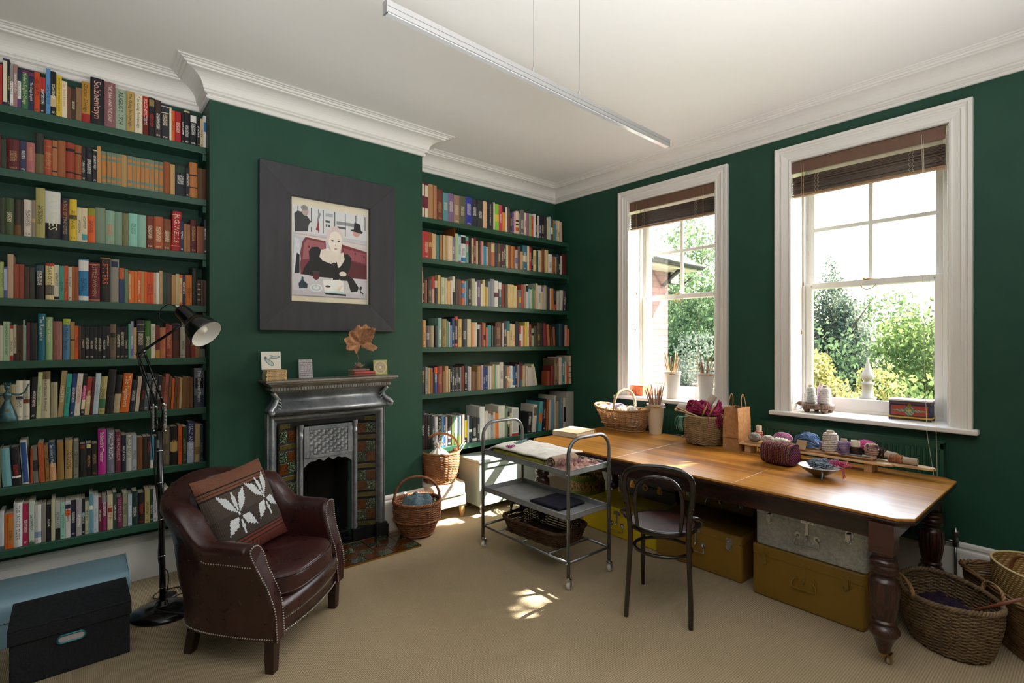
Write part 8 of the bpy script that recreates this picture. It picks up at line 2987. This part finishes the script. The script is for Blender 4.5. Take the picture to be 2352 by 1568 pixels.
def brick_mat():
    t = NT('pink painted brick')
    b = t.new('ShaderNodeTexBrick'); t.link(t.mapping((1, 1, 1), (pi / 2, 0, 0)), b.inputs[0])
    b.inputs['Color1'].default_value = (*hexc('#7d4f4d'), 1); b.inputs['Color2'].default_value = (*hexc('#6f4341'), 1); b.inputs['Mortar'].default_value = (*hexc('#543433'), 1)
    b.inputs['Scale'].default_value = 1.0; b.inputs['Mortar Size'].default_value = .006; b.inputs['Brick Width'].default_value = .22; b.inputs['Row Height'].default_value = .075
    t.set(col=b.outputs[0], rough=.85); t.bump(b.outputs[1], -.5, .006)
    return t.m
def wing():
    r = thing('house_wing', 'pink brick wing of the house with tiled eave seen through the smaller window', 'building', (5.30, 4.6, -3.5))
    obj('brick_wall', MB().box(-.43, .42, -.95, 1.2, 0, 6.02), brick_mat(), r)
    TI = mat('weathered roof tile', '#5a504a', .8, var=.25, vs=8)
    m = MB()
    for i in range(7):
        y = -1.22 + i * .16; z = 6.06 + i * .115
        for j in range(7):
            x = -.43 + j * .155
            m.box(x, x + .148, y, y + .19, z, z + .018, M=TR(0, y, z) @ RX(.60) @ TR(0, -y, -z))
    obj('roof_tiles', m, TI, r)
    BKP = mat('black gutter', '#22242a', .4)
    m = MB().grid([[(x, -1.27 + .055 * cos(a), 6.05 + .055 * sin(a)) for x in (-.43, .68)] for a in [pi + pi * k / 8 for k in range(9)]])
    obj('gutter', m, BKP, r, solid=.004)
    obj('soffit', MB().box(-.43, .64, -1.22, -.95, 5.98, 6.02), mat('cream soffit', '#cfc8bc', .6), r)
    obj('corbel', MB().box(.42, .60, -.99, -.90, 5.84, 5.98).tube([(.30, -1.20, 5.98), (.30, -1.08, 5.90), (.30, -.96, 5.80)], .025, 8), BKP, r)
wing()
def low_roof():
    r = thing('outhouse_roof', 'low pale slated roof below the smaller window, beside the brick wing', 'roof', (6.35, 3.28, -3.5))
    PS = mat('pale sunlit slate', '#a59a90', .8, var=.12, vs=6)
    m = MB()
    for i in range(9):
        m.box(-.85 + i * .17, -.85 + i * .17 + .19, -.42, .30, 4.28 + i * .062, 4.30 + i * .062, M=None)
    obj('slates', m, PS, r)
    obj('gable', MB().box(-.85, .70, -.38, .28, 0, 4.27), mat('rendered gable', '#b0a59a', .85), r)
    obj('ridge', MB().tube([(.70, -.42, 4.84), (.70, .30, 4.84)], .045, 8), mat('brown ridge tile', '#7d6457', .8), r)
low_roof()
def finial():
    r = thing('roof_finial', 'turned stone finial with pointed tip outside the larger window', 'finial', (7.0, 1.83, .62))
    obj('turned_post', MB().lathe([(0, 0), (.075, 0), (.075, .30), (.085, .315), (.085, .335), (.058, .35), (.052, .47), (.066, .48), (.066, .505), (.036, .515), (.036, .53), (.058, .545), (.070, .575), (.058, .605), (.034, .66), (.016, .73), (.006, .79), (0, .795)], 24), mat('cream stone', '#8f7f70', .8, var=.06), r)
    r2 = thing('porch_roof', 'small porch roof below the larger window carrying the stone finial', 'roof', (7.0, 1.83, -3.5))
    obj('roof_slope', MB().add([(-.9, -.9, 3.3), (.9, -.9, 3.3), (.9, .9, 3.3), (-.9, .9, 3.3), (0, 0, 4.16)], [(0, 1, 4), (1, 2, 4), (2, 3, 4), (3, 0, 4), (3, 2, 1, 0)]), bpy.data.materials['weathered roof tile'], r2)
    obj('porch_body', MB().box(-.75, .75, -.75, .75, 0, 3.3), bpy.data.materials['rendered gable'], r2)
finial()

for nm, lab, cat_ in (('floor', 'sand-coloured woven sisal carpet covering the whole floor', 'floor'), ('ceiling', 'plain white ceiling above the room', 'ceiling'),
        ('wall_right', 'dark green wall with the two sash windows', 'wall'), ('wall_alcove', 'dark green back wall of the alcove right of the fireplace', 'wall'),
        ('wall_chimney', 'dark green chimney breast behind the fireplace and large picture', 'wall'), ('wall_bookcase', 'dark green back wall behind the shelves left of the fireplace', 'wall'),
        ('wall_left', 'dark side wall out past the left shelves', 'wall'), ('wall_rear', 'pale rear wall facing the windows and fireplace corner', 'wall'),
        ('trim_cornice', 'white moulded plaster cornice running round the top of the walls', 'cornice'), ('baseboard_right', 'white skirting board right of the fireplace and under the windows', 'skirting'),
        ('baseboard_left', 'white skirting board left of the fireplace, under the lowest shelf', 'skirting'), ('window_1', 'smaller white sash window nearest the bookshelves, with buckets on its sill', 'window'),
        ('window_2', 'larger white sash window with the painted chest on its sill', 'window'), ('ground', 'lawn outside below the trees', 'ground')):
    ob_ = bpy.data.objects.get(nm)
    if ob_ is not None: setp(ob_, lab, cat_)
